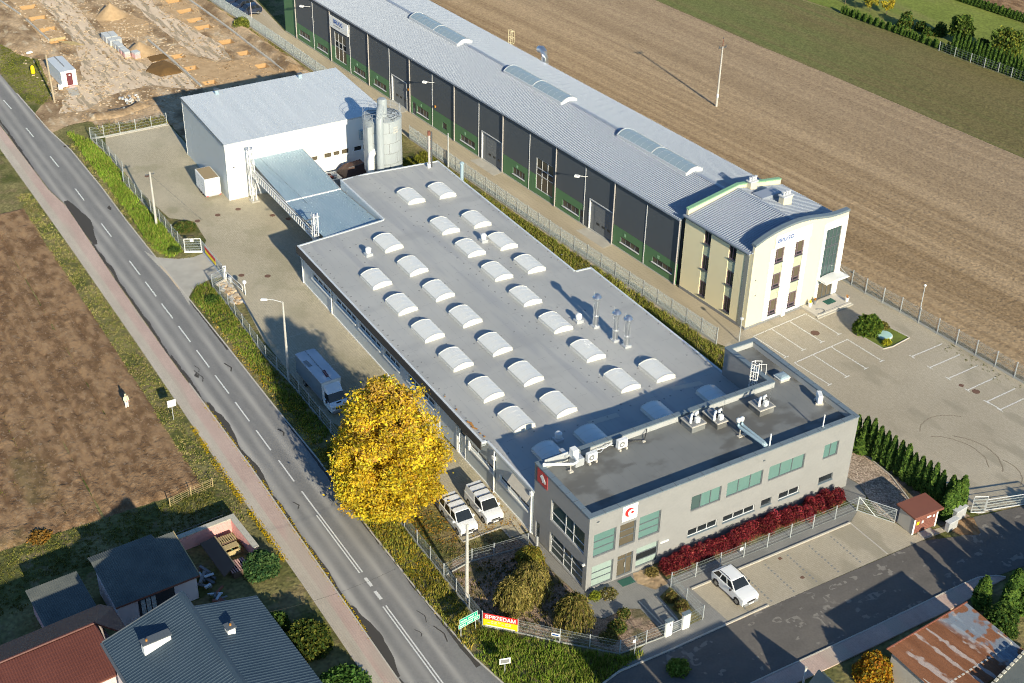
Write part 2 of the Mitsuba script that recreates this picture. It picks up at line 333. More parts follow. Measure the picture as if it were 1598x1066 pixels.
def window(fr, t, s0, s1, z0, z1, vs=(), hs=(), d=-.10, fm='m_frame', pm='m_glassdark', fw=.07, sill=None, name='window', glass=None):
    """A window as a part of t: a frame with bars at vs (along) and hs (up), and one pane per light."""
    b = MB()
    xs = [s0, *vs, s1]; zs = [z0, *hs, z1]
    b.m(fr.box(s0, s1, d - .04, d + .05, z0, z0 + fw)); b.m(fr.box(s0, s1, d - .04, d + .05, z1 - fw, z1))
    for x in (s0, s1 - fw): b.m(fr.box(x, x + fw, d - .04, d + .05, z0 + fw, z1 - fw))
    for x in vs: b.m(fr.box(x - fw / 2, x + fw / 2, d - .04, d + .045, z0 + fw, z1 - fw))
    for a, c in zip(xs[:-1], xs[1:]):
        for z in hs: b.m(fr.box(a + fw, c - fw, d - .04, d + .04, z - fw / 2, z + fw / 2))
    k = put(name, b.get(), fm, t)
    i = 0
    for a, c in zip(xs[:-1], xs[1:]):
        for e, g in zip(zs[:-1], zs[1:]):
            put('pane', fr.box(a + .02, c - .02, d - .02, d, e + .02, g - .02), glass[i % len(glass)] if glass else pm, k); i += 1
    if sill: put('sill', fr.box(s0 - .06, s1 + .06, d + .05, .10, z0 - .05, z0 + .01), sill, k)
    return k
def corr(p0, along, up, L, W, per=.27, h=.035, prof=(0, .55, .67, .88, 1.0)):
    """A ribbed sheet: ribs run along 'up', repeat along 'along'."""
    a, u = np.asarray(along, float), np.asarray(up, float)
    a /= np.linalg.norm(a); u /= np.linalg.norm(u); n = np.cross(a, u)
    if n[2] < 0: n = -n
    k = int(round(L / per)); pts = []
    for i in range(k):
        x = i * L / k; w = L / k
        pts += [(x, 0), (x + w * prof[1], 0), (x + w * prof[2], h), (x + w * prof[3], h)]
    pts.append((L, 0))
    pts = np.array(pts)
    e = np.asarray(p0, float) + pts[:, :1] * a + pts[:, 1:] * n
    v = np.vstack([e, e + u * W]); m = len(e); i = np.arange(m - 1)
    return v, np.vstack([np.stack([i, i + 1, i + 1 + m], 1), np.stack([i, i + 1 + m, i + m], 1)])

# ---------------------------------------------------------------- the setting
def ground_part(name, g, z, m, parent=None, **k):
    return put(name, sheet(g, z), m, parent, kind=None if parent else 'structure', **k)
PITS = [(-5.1, -2.4, y - 1.9, y) for y in (173.2, 167.1, 161.1, 155.1, 149.3)] + [(17.6, 20.2, y - 1.9, y) for y in (159.0, 153.2, 148.3, 144.4)] + \
       [(18.7, 20.9, 134.5, 136.5), (19.5, 21.4, 128.7, 130.5), (20.0, 21.9, 122.3, 124.2), (10.0, 11.9, 132.2, 134.0), (10.1, 12.0, 126.6, 128.3), (10.5, 12.5, 119.9, 121.5)]
pit_polys = unary_union([sbox(a, c, b, d) for a, b, c, d in PITS])
ground_part('ground', sbox(-1200, -900, 1400, 1600).difference(pit_polys), -.03, 'm_ground')

# right-hand fields and the garden beyond
ground_part('tilled_field', jit([(57.6, 2.), (55.4, 30.2), (52.3, 36.5), (44.5, 140), (41.0, 185), (88, 185), (93.6, 120), (96, 92), (98, 75), (99.5, 58), (101, 42), (104, 10), (108, -40), (61, -40)], .12, 2.5, 3, .3), -.012, 'm_field')
ground_part('crop_field', jit([(88, 185), (93.6, 120), (96, 92), (98, 75), (99.5, 58), (101, 42), (104, 10), (108, -40), (125, -40), (123, 40), (122.2, 62), (121, 77), (120, 87), (119, 98), (116.8, 108.2), (108, 185)], .2, 2.5, 4, .3), -.016, 'm_crop')
ground_part('garden_lawn', Polygon([(108.6, 185), (117.4, 108.2), (119.6, 98), (120.6, 87), (121.6, 77), (122.8, 62), (124, 20), (148, 20), (144.2, 81), (142.4, 92), (136, 185)]), -.008, 'm_lawn')
ground_part('far_field', Polygon([(136.5, 185), (142.9, 92), (144.7, 81), (150, 10), (330, 10), (330, 260), (130, 260)]), -.014, 'm_plow')

# the ploughed plot on the left, real clods and furrows
def grid(x0, x1, y0, y1, st, h, m, name, keep=None, **k):
    xs, ys = np.arange(x0, x1 + st, st), np.arange(y0, y1 + st, st)
    X, Y = np.meshgrid(xs, ys); Z = h(X, Y); ny, nx = X.shape
    i = np.arange(ny * nx).reshape(ny, nx)
    f = np.stack([i[:-1, :-1], i[:-1, 1:], i[1:, 1:], i[1:, :-1]], -1).reshape(-1, 4)
    if keep is not None:
        cx, cy = (X[:-1, :-1] + st / 2).ravel(), (Y[:-1, :-1] + st / 2).ravel()
        f = f[keep(cx, cy)]
    f = np.vstack([f[:, [0, 1, 2]], f[:, [0, 2, 3]]])
    return put(name, (np.c_[X.ravel(), Y.ravel(), Z.ravel()], f), m, **k)
def fb2(X, Y, s, o=4, seed=1, sy=1.0):
    return meshkit.fbm(np.stack([X * s, Y * s * sy, np.full_like(X, seed * 3.7)], -1), o, seed)
def plow_h(X, Y):
    w = X + .5 * (fb2(X, Y, .12, 2, 5) - .5)
    fur = np.zeros_like(X)
    for c, dpt in ((-25.2, .12), (-26.4, .08), (-27.75, .2), (-29.0, .1), (-30.2, .16), (-31.4, .1), (-32.5, .2), (-33.9, .1), (-35.2, .12), (-36.5, .14), (-38, .1), (-39.6, .14), (-41.2, .1), (-43, .12)):
        c2 = c + .35 * (fb2(X, Y, .08, 2, int(-c)) - .5)
        fur -= 1.5 * dpt * np.exp(-((w - c2) / .24) ** 2) * (.45 + 1.0 * fb2(X, Y, .1, 2, int(-c) + 9))
    edge = np.clip(np.minimum(-23.2 - X + .5 * (fb2(X, Y, .3, 3, 8) - .5), np.minimum(Y - 29.3, (93 - Y))) / .7, 0, 1)
    return -.06 + edge * (.30 + fur + .22 * (fb2(X, Y, .55, 4, 2) - .5) + .10 * (fb2(X, Y, 2.2, 3, 4) - .5))
grid(-66, -22.8, 29, 93.4, .27, plow_h, 'm_plow', 'ploughed_plot', kind='structure')

# main road, its walk and the verge kerb
road_l = [(-18.3, -60), (-18.28, 5), (-18.2, 30), (-18.6, 52), (-18.65, 70), (-18.5, 84), (-18.45, 91), (-19.15, 96.5), (-19.4, 108), (-19.9, 130), (-21, 165), (-25, 250)]
road_r = [(-18.0, 250), (-16.4, 180), (-15.5, 150), (-14.9, 130), (-14.3, 115), (-13.45, 107), (-13.15, 94), (-13.2, 84), (-12.95, 66), (-12.68, 50), (-12.55, 38), (-12.3, 28), (-12.5, 16), (-12.35, 5), (-12.0, -2), (-11.4, -5.5), (-10, -60)]
ROAD = Polygon(road_l + road_r)
ground_part('main_road', ROAD, 0, 'm_asphalt')
walk_l = [(-20.4, -60), (-20.5, 13), (-20.75, 30), (-20.85, 55), (-21.1, 80), (-21.3, 92), (-21.5, 103), (-22, 130), (-23.4, 165), (-27.4, 250)]
mid = [(a[0] + .98, a[1]) for a in walk_l]
inner = [(x - .12, y) for x, y in road_l]
wk = put('pavement', prism(Polygon(mid + inner[::-1]), -.05, .07), 'm_walk_red', kind='structure')
put('grey_strip', prism(Polygon(walk_l + mid[::-1]), -.05, .068), 'm_walk_grey', wk, label='grey paved outer strip of the red pavement')
for i in range(len(inner) - 1):                                    # kerbstones about 1 m long where they can be seen
    a, b = np.array(inner[i]), np.array(inner[i + 1]); L = np.linalg.norm(b - a)
    if a[1] > 40 or b[1] < -10: continue
    for j in range(int(L)):
        p, q = a + (b - a) * (j + .02) / int(L), a + (b - a) * (j + .98) / int(L)
        if -6 < p[1] < 46: put('kerbstone', cbox([*((p + q) / 2 + [.05, 0]), .02], (.12, np.linalg.norm(q - p), .14), 0.0), 'm_kerb', wk)
# gutter dirt, with wider dark asphalt patches along the road edge
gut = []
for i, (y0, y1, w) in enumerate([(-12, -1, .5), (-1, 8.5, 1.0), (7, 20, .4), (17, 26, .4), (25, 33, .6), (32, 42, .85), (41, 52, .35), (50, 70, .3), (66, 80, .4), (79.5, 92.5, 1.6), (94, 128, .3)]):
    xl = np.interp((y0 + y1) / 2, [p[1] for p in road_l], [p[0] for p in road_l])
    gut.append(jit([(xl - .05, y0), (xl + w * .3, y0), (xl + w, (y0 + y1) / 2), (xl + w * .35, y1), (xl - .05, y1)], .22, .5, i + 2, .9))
ground_part('gutter_patches', unary_union(gut), .004, 'm_dirt')
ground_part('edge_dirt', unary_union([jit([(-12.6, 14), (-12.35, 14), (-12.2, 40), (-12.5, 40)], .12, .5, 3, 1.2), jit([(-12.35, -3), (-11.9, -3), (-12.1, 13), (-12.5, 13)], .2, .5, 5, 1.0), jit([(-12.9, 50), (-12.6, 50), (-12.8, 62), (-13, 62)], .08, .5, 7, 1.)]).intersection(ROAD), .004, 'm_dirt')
ek = MB()
for i in range(len(road_r) - 1):
    (xa, ya), (xb, yb) = road_r[i], road_r[i + 1]
    if ya <= 130 and yb > -8:
        v, f = prism(Polygon([(xa, ya), (xa + .14, ya), (xb + .14, yb), (xb, yb)]), -.1, .03); ek.add(v, f)
put('concrete_edging', ek.get(), 'm_kerb', 'main_road')
def mark(x0, y0, x1, y1, w=.14, parent='main_road', z=.008, name='lane_dash', m='m_mark'):
    d = np.array([x1 - x0, y1 - y0]); d = d / np.linalg.norm(d); n = np.array([-d[1], d[0]]) * w / 2
    a, b = np.array([x0, y0]), np.array([x1, y1])
    return put(name, sheet(Polygon([a - n, a + n, b + n, b - n]), z), m, parent)
for x0, y0, x1, y1 in [(-17.9, 150.3, -17.7, 146.4), (-17.5, 139.4, -17.35, 135.6), (-17.15, 128.4, -16.95, 124.6), (-16.81, 117.2, -16.69, 113.6), (-16.36, 106.4, -16.27, 102.6), (-16.16, 95.3, -16.13, 91.5), (-16.07, 84.4, -16.01, 80.5), (-15.95, 73.7, -15.92, 69.9),
                       (-15.88, 68.1, -15.85, 64.3), (-15.85, 62.6, -15.79, 58.9), (-15.77, 57.1, -15.74, 53.4), (-15.73, 51.6, -15.7, 47.8), (-15.7, 46.1, -15.66, 42.3), (-15.65, 40.6, -15.63, 36.8), (-15.61, 35.1, -15.6, 31.4), (-15.56, 29.6, -15.55, 25.9), (-15.52, 24.2, -15.49, 20.4)]:
    mark(x0, y0, x1, y1)
for y0, y1 in ((20.4, 11.5), (6.85, -16)):
    for dx in (-.13, .13): mark(-15.6 + dx, y0, -15.52 + dx + (.0), y1, .12, name='double_line')
for y0, y1 in ((10.75, 9.55), (8.85, 7.7)): mark(-15.5, y0, -15.46, y1, .28, name='short_block')

# side road on the right, its walk, the parking bays
SIDE = Polygon([(-11.6, -60), (-11.9, -9.5), (-11.2, -6.3), (-8.5, -8.6), (-5.4, -9.6), (-3.0, -9.1), (2, -9.1), (12.6, -9.15), (26.4, -9.32), (30, -9.33), (33.6, -10.6), (36.4, -9.2), (44.6, -11.0), (60, -14.5), (70, -18), (72, -26), (50, -19), (38, -16.5), (32.4, -15.95), (30.8, -15.3), (17.8, -15.3), (4, -15.2), (-3, -16.6), (-6.5, -20), (-8, -60)])
ground_part('side_road', SIDE, .003, 'm_asphalt_side')
sw = put('side_pavement', prism(Polygon([(2, -15.32), (17.8, -15.42), (28.7, -15.35), (30.8, -15.43), (32.3, -16.05), (32.8, -16.6), (29.6, -16.7), (27, -17.0), (16, -17.05), (2, -16.95)]), -.05, .09), 'm_walk_red', kind='structure')
kl = [(2, -15.26), (7.5, -15.25), (17.8, -15.36), (28.7, -15.28), (30.8, -15.36), (32.3, -15.98), (32.9, -16.5)]
kb = MB()
for a, b in zip(kl[:-1], kl[1:]): kb.add(*prism(LineString([a, b]).buffer(.06, cap_style=2), -.05, .12))
put('kerb', kb.get(), 'm_kerb', sw)
bay = ground_part('parking_bays', Polygon([(8.15, -4.2), (26.05, -4.3), (26.3, -9.25), (8.5, -9.15)]), .012, 'm_lot')
put('kerb', cat(prism(LineString([(8.1, -4.2), (26.05, -4.29)]).buffer(.08, cap_style=2), -.05, .11), prism(LineString([(26.02, -4.3), (26.02, -9.1)]).buffer(.06, cap_style=2), -.05, .05)), 'm_kerb', bay)
for x in (10.65, 13.15, 15.62, 18.15, 20.65, 23.2):
    b = MB()
    for y in np.arange(-8.7, -4.6, .42): b.m(cbox((x + .004 * (y + 6), y, .015), (.17, .17, .008)))
    put('marker_row', b.get(), 'm_lead', bay)
for x, y in ((17.3, -4.9), (17.4, -7.75), (12.6, -5.2)): put('drain_grate', cbox((x, y, .017), (.36, .3, .012)), 'm_manhole', bay)
ground_part('kiosk_apron', Polygon([(26.06, -4.3), (27.9, -3.3), (29.7, -6.4), (29.8, -8.4), (33.4, -8.9), (33.6, -9.5), (30, -9.3), (26.3, -9.25)]), .010, 'm_lot')
ground_part('hedge_path', Polygon([(6.8, -2.2), (28.0, -2.3), (27.85, -3.3), (26.05, -4.28), (8.15, -4.18), (8.5, -9.1), (-.6, -9.0), (-3.0, -9.0), (.9, -7.6), (6.9, -7.6)]), .006, 'm_greypave')
mk = MB()
for a, b in [((-4.5, -9.45), (-2.7, -9.02)), ((-2.7, -9.02), (2.1, -9.12)), ((2.1, -9.12), (12.6, -9.0))]: mk.add(*prism(LineString([a, b]).buffer(.07, cap_style=2), -.05, .1))
put('kerb', mk.get(), 'm_kerb', 'side_road')

# forecourt of the office, yard, drives
ground_part('forecourt', Polygon([(-.05, 8.9), (-1.6, 9.1), (-1.15, 7.4), (-.75, 7.9), (-1.05, 3.7), (-.6, -.9), (-1.0, -2.9), (-.4, -3.45), (1.9, -3.4), (2.9, -4.0), (2.95, -6.6), (3.3, -7.7), (4.6, -7.7), (5.1, -6.2), (5.2, -3.6), (6.75, -3.0), (7.0, .0), (0, 0)]), .008, 'm_greypave')
ground_part('sandy_patch', jit([(4.9, -.05), (7.1, -.2), (6.9, -2.7), (5.4, -2.7), (4.5, -1.2)], .25, .4, 3, 1.2), .012, 'm_site')
ground_part('front_bed', Polygon([(-7.8, 9.0), (-1.6, 9.0), (-1.2, 7.3), (-.9, 7.6), (-1.1, 3.7), (-.65, -.9), (-1.05, -2.9), (-.45, -3.5), (1.9, -3.45), (2.85, -4.0), (2.9, -7.5), (-1.5, -7.4), (-3.0, -5.3), (-5.0, -3.9), (-7.6, -1.4), (-9.2, .9), (-9.5, 7.4)]), -.004, 'm_mulch')
YARD = Polygon([(-.05, 9.1), (-2.0, 9.1), (-2.0, 10.7), (-6.0, 10.8), (-5.55, 17.3), (-5.7, 20), (-6.4, 27), (-8.7, 33), (-8.8, 50), (-7.7, 58.4), (-7.6, 71.8), (-6.3, 74.2), (-5.9, 79.5), (-8.3, 81.8), (-9.1, 90), (-9.25, 104.4), (-8.2, 108.6), (1, 108.7), (1, 97.5), (0, 97.5), (0, 82.8), (24, 82.8), (25, 71), (11, 71), (11, 59), (0, 59)])
ground_part('yard', YARD, .002, 'm_yard')
put('kerb', cat(*[prism(LineString(l).buffer(.05, cap_style=2), -.05, .07) for l in ([(-5.95, 10.7), (-2.0, 10.7)], [(-2.0, 10.7), (-2.0, 9.1)], [(-5.95, 10.8), (-5.5, 17.3), (-5.65, 20)], [(-8.1, 108.75), (1, 108.8)])]), 'm_kerb', 'yard')
for x0, x1, y in ((-8.0, -3.8, 45.4), (-6.2, -2.6, 49.2), (-5.7, -4.2, 64.05), (-8.2, -3.4, 41.9)): mark(x0, y, x1, y + .15, .07, 'yard', .007, 'drain_line', 'm_kerb')
for x, y in ((-2.74, 79.7), (-5.49, 79.4), (.07, 80.0), (-5.69, 64.2), (-6.9, 94.5), (3.2, 76.4), (4.6, 74.6), (-3.1, 62.6)): put('manhole', lathe([(.36, .004), (.36, .014), (.3, .018), (0.01, .018)], (x, y, 0), 14), 'm_manhole', 'yard')
ground_part('driveway', Polygon([(-13.25, 60.6), (-12.65, 62.5), (-11.3, 64.3), (-9.4, 65.0), (-7.75, 65.0), (-7.65, 71.3), (-9.1, 70.95), (-10.8, 71.4), (-13.0, 73.1), (-13.7, 75.2), (-13.2, 74), (-13.0, 66)]), .005, 'm_concrete')
ground_part('driveway_dirt', unary_union([jit([(-13.1, 64.5), (-12.9, 64.5), (-13.05, 71), (-13.2, 71)], .12, .4, 4, 1.), jit([(-9.0, 63.65), (-7.7, 64.1), (-7.65, 58.4), (-8.6, 58.2)], .1, .4, 5, 1.)]), .009, 'm_rubble')
ground_part('rear_drive', Polygon([(34.4, 24.9), (33.3, 27.4), (31.3, 47.6), (29.2, 80.5), (28.6, 91), (26.4, 129), (24.7, 150), (23.3, 178), (34, 180), (30.0, 136), (37.45, 38.1), (38.3, 26.3)]), -.002, 'm_drive')
ground_part('car_park', Polygon([(30.2, 4.6), (33.6, 4.0), (34.3, 3.2), (36.6, -7.0), (37.3, -9.2), (44.6, -10.9), (58.2, -14.0), (57.65, 4.8), (57.05, 13), (56.3, 20.6), (55.45, 29.6), (52.4, 36.3), (37.6, 38.0), (38.3, 26.3), (34.4, 24.9), (35.2, 12), (30.2, 10)]), .001, 'm_lot')
def tline(a, b, tick=.35, w=.11, parent='car_park'):
    a, b = np.array(a), np.array(b); d = (b - a) / np.linalg.norm(b - a); n = np.array([-d[1], d[0]])
    g = LineString([a, b]).buffer(w / 2, cap_style=2)
    if tick: g = g.union(LineString([b - n * tick, b + n * tick]).buffer(w / 2, cap_style=2))
    put('bay_line', sheet(g, .007), 'm_mark', parent)
tline((38.4, 24.87), (46.75, 25.72), 0)
for x0, y0, x1, y1 in [(38.45, 24.8, 38.92, 19.9), (41.2, 25.0, 41.5, 20.1), (44.0, 25.3, 44.35, 20.3), (46.7, 25.65, 47.07, 20.6)]: tline((x0, y0), (x1, y1))
tline((38.9, 18.58), (47.2, 19.35), 0)
for x0, y0, x1, y1 in [(38.95, 18.55, 39.48, 13.6), (41.75, 18.75, 42.1, 13.85), (44.55, 19.0, 44.97, 14.05), (47.15, 19.3, 47.5, 14.3)]: tline((x0, y0), (x1, y1))
for y in (13.5, 10.98, 8.5, 5.95, 3.45, 1.75): tline((55.75 + .04 * (13.5 - y), y + .12), (50.95 + .07 * (13.5 - y), y - .14 if y != 1.75 else 1.62), .35)
tline((51.75, 3.3), (51.86, 1.6), 0)
for x, y, r in ((51.56, 6.74, .28), (52.08, 5.19, .42), (44.9, 22.1, .5)): put('manhole', lathe([(r, .004), (r, .014), (r * .8, .018), (.01, .018)], (x, y, 0), 16), 'm_manhole', 'car_park')
ground_part('gravel_bed', Polygon([(29.5, 4.5), (33.4, 4.0), (34.2, 2.8), (34.2, -1), (33.6, -3.6), (32.2, -6.2), (29.8, -6.5), (29.2, -4.6), (30.1, -2.1), (30.7, -.5), (30.4, 1.1)]), .006, 'm_gravel')
put('gravel_edging', cat(*[prism(LineString([a, b]).buffer(.06, cap_style=2), -.05, .1) for a, b in (((33.7, 3.9), (34.35, 2.6)), ((34.35, 2.6), (34.2, -1)), ((34.2, -1), (33.2, -4.4)), ((33.2, -4.4), (32.2, -6.4)))]), 'm_kerb', 'gravel_bed')
ground_part('corner_path', Polygon([(29.4, 1.2), (30.35, 1.05), (30.65, -.45), (30.0, -2.15), (28.9, -2.9), (28.0, -2.25), (28.0, 0), (29.4, 0)]), .009, 'm_greypave')
ground_part('thuja_bed', Polygon([(34.4, 4.6), (34.5, 2.7), (34.35, -1), (33.4, -4.4), (33.0, -8.7), (36.4, -9.0), (36.3, -7.0), (35.0, 4.9)]), .004, 'm_mulch')
ground_part('rough_soil', jit([(33.2, -8.7), (36.6, -9.2), (35.4, -11.4), (33.6, -10.5)], .2, .5, 8, 1.), .008, 'm_plow')

# construction site at the top left
SITE = jit([(-14.2, 113.8), (-11.2, 115.2), (-8.2, 115.4), (-8.1, 109.2), (1.3, 109.2), (1.2, 99.6), (25.6, 99.6), (26.4, 121), (25.6, 138), (24.2, 155), (22.4, 181), (-12, 196), (-12.3, 152), (-10.6, 145), (-8.6, 142), (-10.3, 128), (-12.3, 124.6), (-14.7, 121.5)], .4, 1.2, 2, .5)
ground_part('building_site', SITE.difference(pit_polys), .004, 'm_site')
put('gravel_track', sheet(unary_union([jit([(-1.5, 178), (-1.3, 160), (-1.3, 149), (-3.2, 138), (-5, 131), (-9.5, 124.5), (-11.5, 120), (-8, 119), (-3, 123), (3.2, 124), (9, 119), (9.7, 125), (5, 132), (3.0, 146), (3.3, 153), (3.2, 165), (3.4, 178)], .6, 1., 6, .5),
    jit([(11.8, 178), (12.1, 162), (12.6, 147), (13.1, 136), (13.4, 132.4), (15.6, 128.3), (18, 129.3), (18.6, 135), (16.9, 146), (15.4, 155), (16.1, 178)], .5, .9, 7, .5)]).difference(pit_polys), .009), 'm_track', 'building_site')
put('sandy_soil', sheet(unary_union([jit([(-5.6, 148.6), (-1.9, 148.6), (-1.7, 176), (-5.8, 176)], .5, 1., 9, .5), jit([(16.6, 141.5), (21, 141.5), (20.6, 162), (16.2, 162)], .6, 1., 10, .5), jit([(9.8, 117), (22.2, 119), (21.6, 127.5), (15.5, 127.6), (12.5, 133), (9.4, 136)], .6, 1., 11, .5), jit([(4.2, 146), (9.5, 144), (11.8, 150), (9.5, 157), (4.4, 158)], .7, 1., 12, .5)]).difference(pit_polys), .0065), 'm_sand', 'building_site')
for a, b, c, d in PITS:
    s = .18
    v, f = loft([[(a, c, .02), (b, c, .02), (b, d, .02), (a, d, .02)], [(a + s, c + s, -.62), (b - s, c + s, -.62), (b - s, d - .1, -.62), (a + s, d - .1, -.62)]], caps=False)
    v2, f2 = loft([[(a + s, c + s, -.61), (b - s, c + s, -.61), (b - s, d - .1, -.61), (a + s, d - .1, -.61)]] * 2)
    put('footing_pit', cat((v, f), (v2, f2)), 'm_sandface', 'building_site')
for x, y, w in ((-4.2, 153.6, 1.5), (-4.3, 159.7, 1.3), (18.9, 151.7, 1.2), (19.2, 147.0, 1.4), (19.0, 143, .8)): put('lean_concrete', bevbox(x, x + w, y, y + .7, -.6, -.3), 'm_concrete', 'building_site')
def beam(pts, w=.3, h=.22, m='m_concrete'):
    put('ground_beam', cat(*[prism(LineString([a, b]).buffer(w / 2, cap_style=2), -.1, h) for a, b in zip(pts[:-1], pts[1:])]), m, 'building_site')
beam([(21.2, 160), (21.9, 149), (22.35, 141), (22.6, 133), (23.15, 120)]); beam([(9.0, 142), (9.5, 131), (9.8, 119.8)]); beam([(-5.7, 160), (-4.95, 149)], .2, .3); beam([(-7.3, 172), (-5.9, 163)], .25); beam([(-4.8, 148.9), (-2.3, 149.0)], .12, .3, 'm_wood')
def mound(name, poly_pts, h, m, seed, label=None, cat_=None, st=.22, parent=None, peak=None, **k):
    g = Polygon(poly_pts); x0, y0, x1, y1 = g.bounds
    xs, ys = np.arange(x0, x1 + st, st), np.arange(y0, y1 + st, st); X, Y = np.meshgrid(xs, ys)
    import shapely
    P = shapely.points(X.ravel(), Y.ravel())
    d = np.where(shapely.contains(g, P), shapely.distance(g.exterior, P), -.1).reshape(X.shape)
    mx = d.max()
    if peak is not None:
        Z = h * np.clip(1 - np.hypot((X - peak[0]) / peak[2], (Y - peak[1]) / peak[3]), 0, 1) + .12 * (fb2(X, Y, 1.2, 3, seed) - .5); Z = np.where(d > 0, Z, -.08)
    else: Z = h * np.clip(d / mx, 0, 1) ** .7 * (.55 + .9 * fb2(X, Y, .7, 4, seed)) ; Z = np.where(d > 0, Z, -.08)
    ny, nx = X.shape; i = np.arange(ny * nx).reshape(ny, nx)
    f = np.stack([i[:-1, :-1], i[:-1, 1:], i[1:, 1:], i[1:, :-1]], -1).reshape(-1, 4); f = f[(Z.ravel()[f] > -.05).any(1)]
    f = np.vstack([f[:, [0, 1, 2]], f[:, [0, 2, 3]]])
    return put(name, (np.c_[X.ravel(), Y.ravel(), Z.ravel()], f), m, parent, True, label, cat_, **k)
mound('sand_heap', [(4.6, 153.4), (9.9, 153.2), (10.1, 157.5), (7, 159), (4.6, 157)], 2.3, 'm_sand', 3, 'large pointed sand heap at the far end of the building site', 'sand heap', peak=(7.2, 155.6, 2.6, 2.4))
mound('sand_heap', [(4.3, 134.2), (8.9, 134.5), (9.0, 139.5), (6.0, 140.6), (4.2, 138.5)], 1.9, 'm_sand', 4, 'sand heap beside the stacks of grey blocks', 'sand heap', peak=(6.2, 137.4, 2.4, 2.6))
mound('earth_bank', [(22.9, 119), (26.1, 119), (25.8, 127), (25.2, 138), (24.3, 150), (23.4, 165), (21.8, 165), (22.4, 150), (22.8, 137)], .9, 'm_site', 5, kind='structure')
mound('soil_heap', [(-13, 196), (-7.9, 172), (-6.3, 163), (-5.9, 152), (-6.5, 147), (-8.2, 143.4), (-10.4, 146.5), (-12, 152.5)], .7, 'm_site', 9, kind='structure')
mound('soil_ridge', [(-8.3, 117.6), (-3, 117), (0, 119), (1, 116.4), (-4, 114.5), (-8.6, 115.2)], .6, 'm_site', 12, kind='structure')
mound('brown_brush_heap', [(4.4, 129.6), (5.8, 126.2), (9.4, 126.2), (9.3, 129.8), (8.4, 132.6), (6.2, 132)], .8, 'm_brush', 6, 'low heap of rusty brown brush beside the white gravel', 'brush heap')
put('tarpaulin', move((lambda X: X)(prism(jit([(-1.6, -1.1), (1.2, -1.3), (1.7, .9), (-1.2, 1.2)], .15, .4, 3, 1.), 0, .12)), (7.9, 133.9, .02), .2), 'm_brush', None, False, 'dark brown tarpaulin lying flat before the sand heap', 'tarpaulin')

# tyre marks, cracks and stains that stay on the paving
def wavy(pts, w, z, parent, name, m, seed=1):
    l = LineString(pts); n = max(4, int(l.length / .25)); q = np.array([l.interpolate(i / n, normalized=True).coords[0] for i in range(n + 1)])
    q = q + .22 * (np.stack([meshkit.fbm(np.c_[q * 1.3, np.full(len(q), seed)], 3), meshkit.fbm(np.c_[q * 1.3 + 9, np.full(len(q), seed)], 3)], 1) - .5)
    put(name, sheet(LineString(q).buffer(w, cap_style=2), z), m, parent)
for c, r, a0, a1, w in (((41.5, -2.5), 4.2, -.9, .9, .07), ((40.3, -2.0), 4.2, -.7, 1.1, .06), ((44.5, .5), 3.6, .6, 2.4, .05), ((43.0, -5.5), 2.8, -1.2, .4, .06)):
    wavy([(c[0] + r * math.cos(t), c[1] + r * math.sin(t)) for t in np.linspace(a0, a1, 14)], w, .0045, 'car_park', 'tyre_mark', 'm_stain')
for c, r, a0, a1 in (((28.2, 66.5), 3.4, -.2, .9), ((28.4, 66.1), 3.0, -.2, .9), ((29.0, 69.2), 2.4, -.9, .2)): wavy([(c[0] + r * math.cos(t), c[1] + r * math.sin(t)) for t in np.linspace(a0, a1, 10)], .06, .0035, 'rear_drive', 'tyre_mark', 'm_stain')
for i, (x, y, L) in enumerate([(-13.4, 3.4, 1.6), (-13.0, .6, 2.2), (-14.0, 46, 1.8), (-16.9, 47.5, 1.4), (-17.2, 45.6, 2.4), (-13.6, 33, 1.2), (-14.6, 2.2, .9), (-16.8, 22, 1.2)]):
    wavy([(x, y), (x + .25, y + L * .4), (x - .1, y + L)], .035 + .02 * (i % 3), .0045, 'main_road', 'crack', 'm_dirt', i)
for i, (x, y, a, b) in enumerate([(-13.9, 88, .25, .7), (-13.55, 108.5, .45, .4), (-17.4, 47, .2, .5)]): put('patch', sheet(jit([(x - a, y - b * .6), (x, y - b), (x + a, y - b * .3), (x + a * .6, y + b), (x - a * .8, y + b * .5)], .16, .15, i + 3, 2.0), .0042), 'm_dirt', 'main_road')

# ---------------------------------------------------------------- the grey office block
of = thing('office_building', 'two storey grey cube office block with flat roof and mint coloured windows', 'building')
FRT = Fr((0, 0), (1, 0), (0, -1)); LFT = Fr((0, 0), (0, 1), (-1, 0))
WX, WY, HT = 29.4, 8.55, 8.0
def holes(base, hs):
    g = base
    for a, b, c, d in hs: g = g.difference(sbox(a, c, b, d))
    return g
FW = [(.55, 2.8, 3.52, 6.05), (3.18, 4.82, 3.52, 6.0), (5.18, 7.42, 3.52, 6.05), (.53, 2.75, .12, 2.55), (3.18, 4.8, .12, 2.56), (5.14, 7.45, .35, 2.6),
      (10.64, 13.88, 4.45, 6.1), (14.53, 18.54, 4.45, 6.1), (19.25, 23.4, 4.45, 6.1), (25.68, 27.42, 4.48, 6.1),
      (10.63, 13.85, 1.6, 2.36), (14.52, 18.1, 1.6, 2.3), (18.85, 20.02, 1.66, 2.42), (20.92, 23.32, 1.63, 2.4), (25.66, 27.35, 1.65, 2.41)]
LW = [(.58, 5.82, 3.66, 6.03), (.58, 5.8, .08, 2.42), (7.45, 8.15, .05, 1.95)]
put('front_wall', FRT.poly(holes(sbox(0, .0, WX, HT), FW), -.3, 0), 'm_plaster', of)
put('side_wall', LFT.poly(holes(sbox(.302, .0, WY, HT), LW), -.3, 0), 'm_plaster', of)
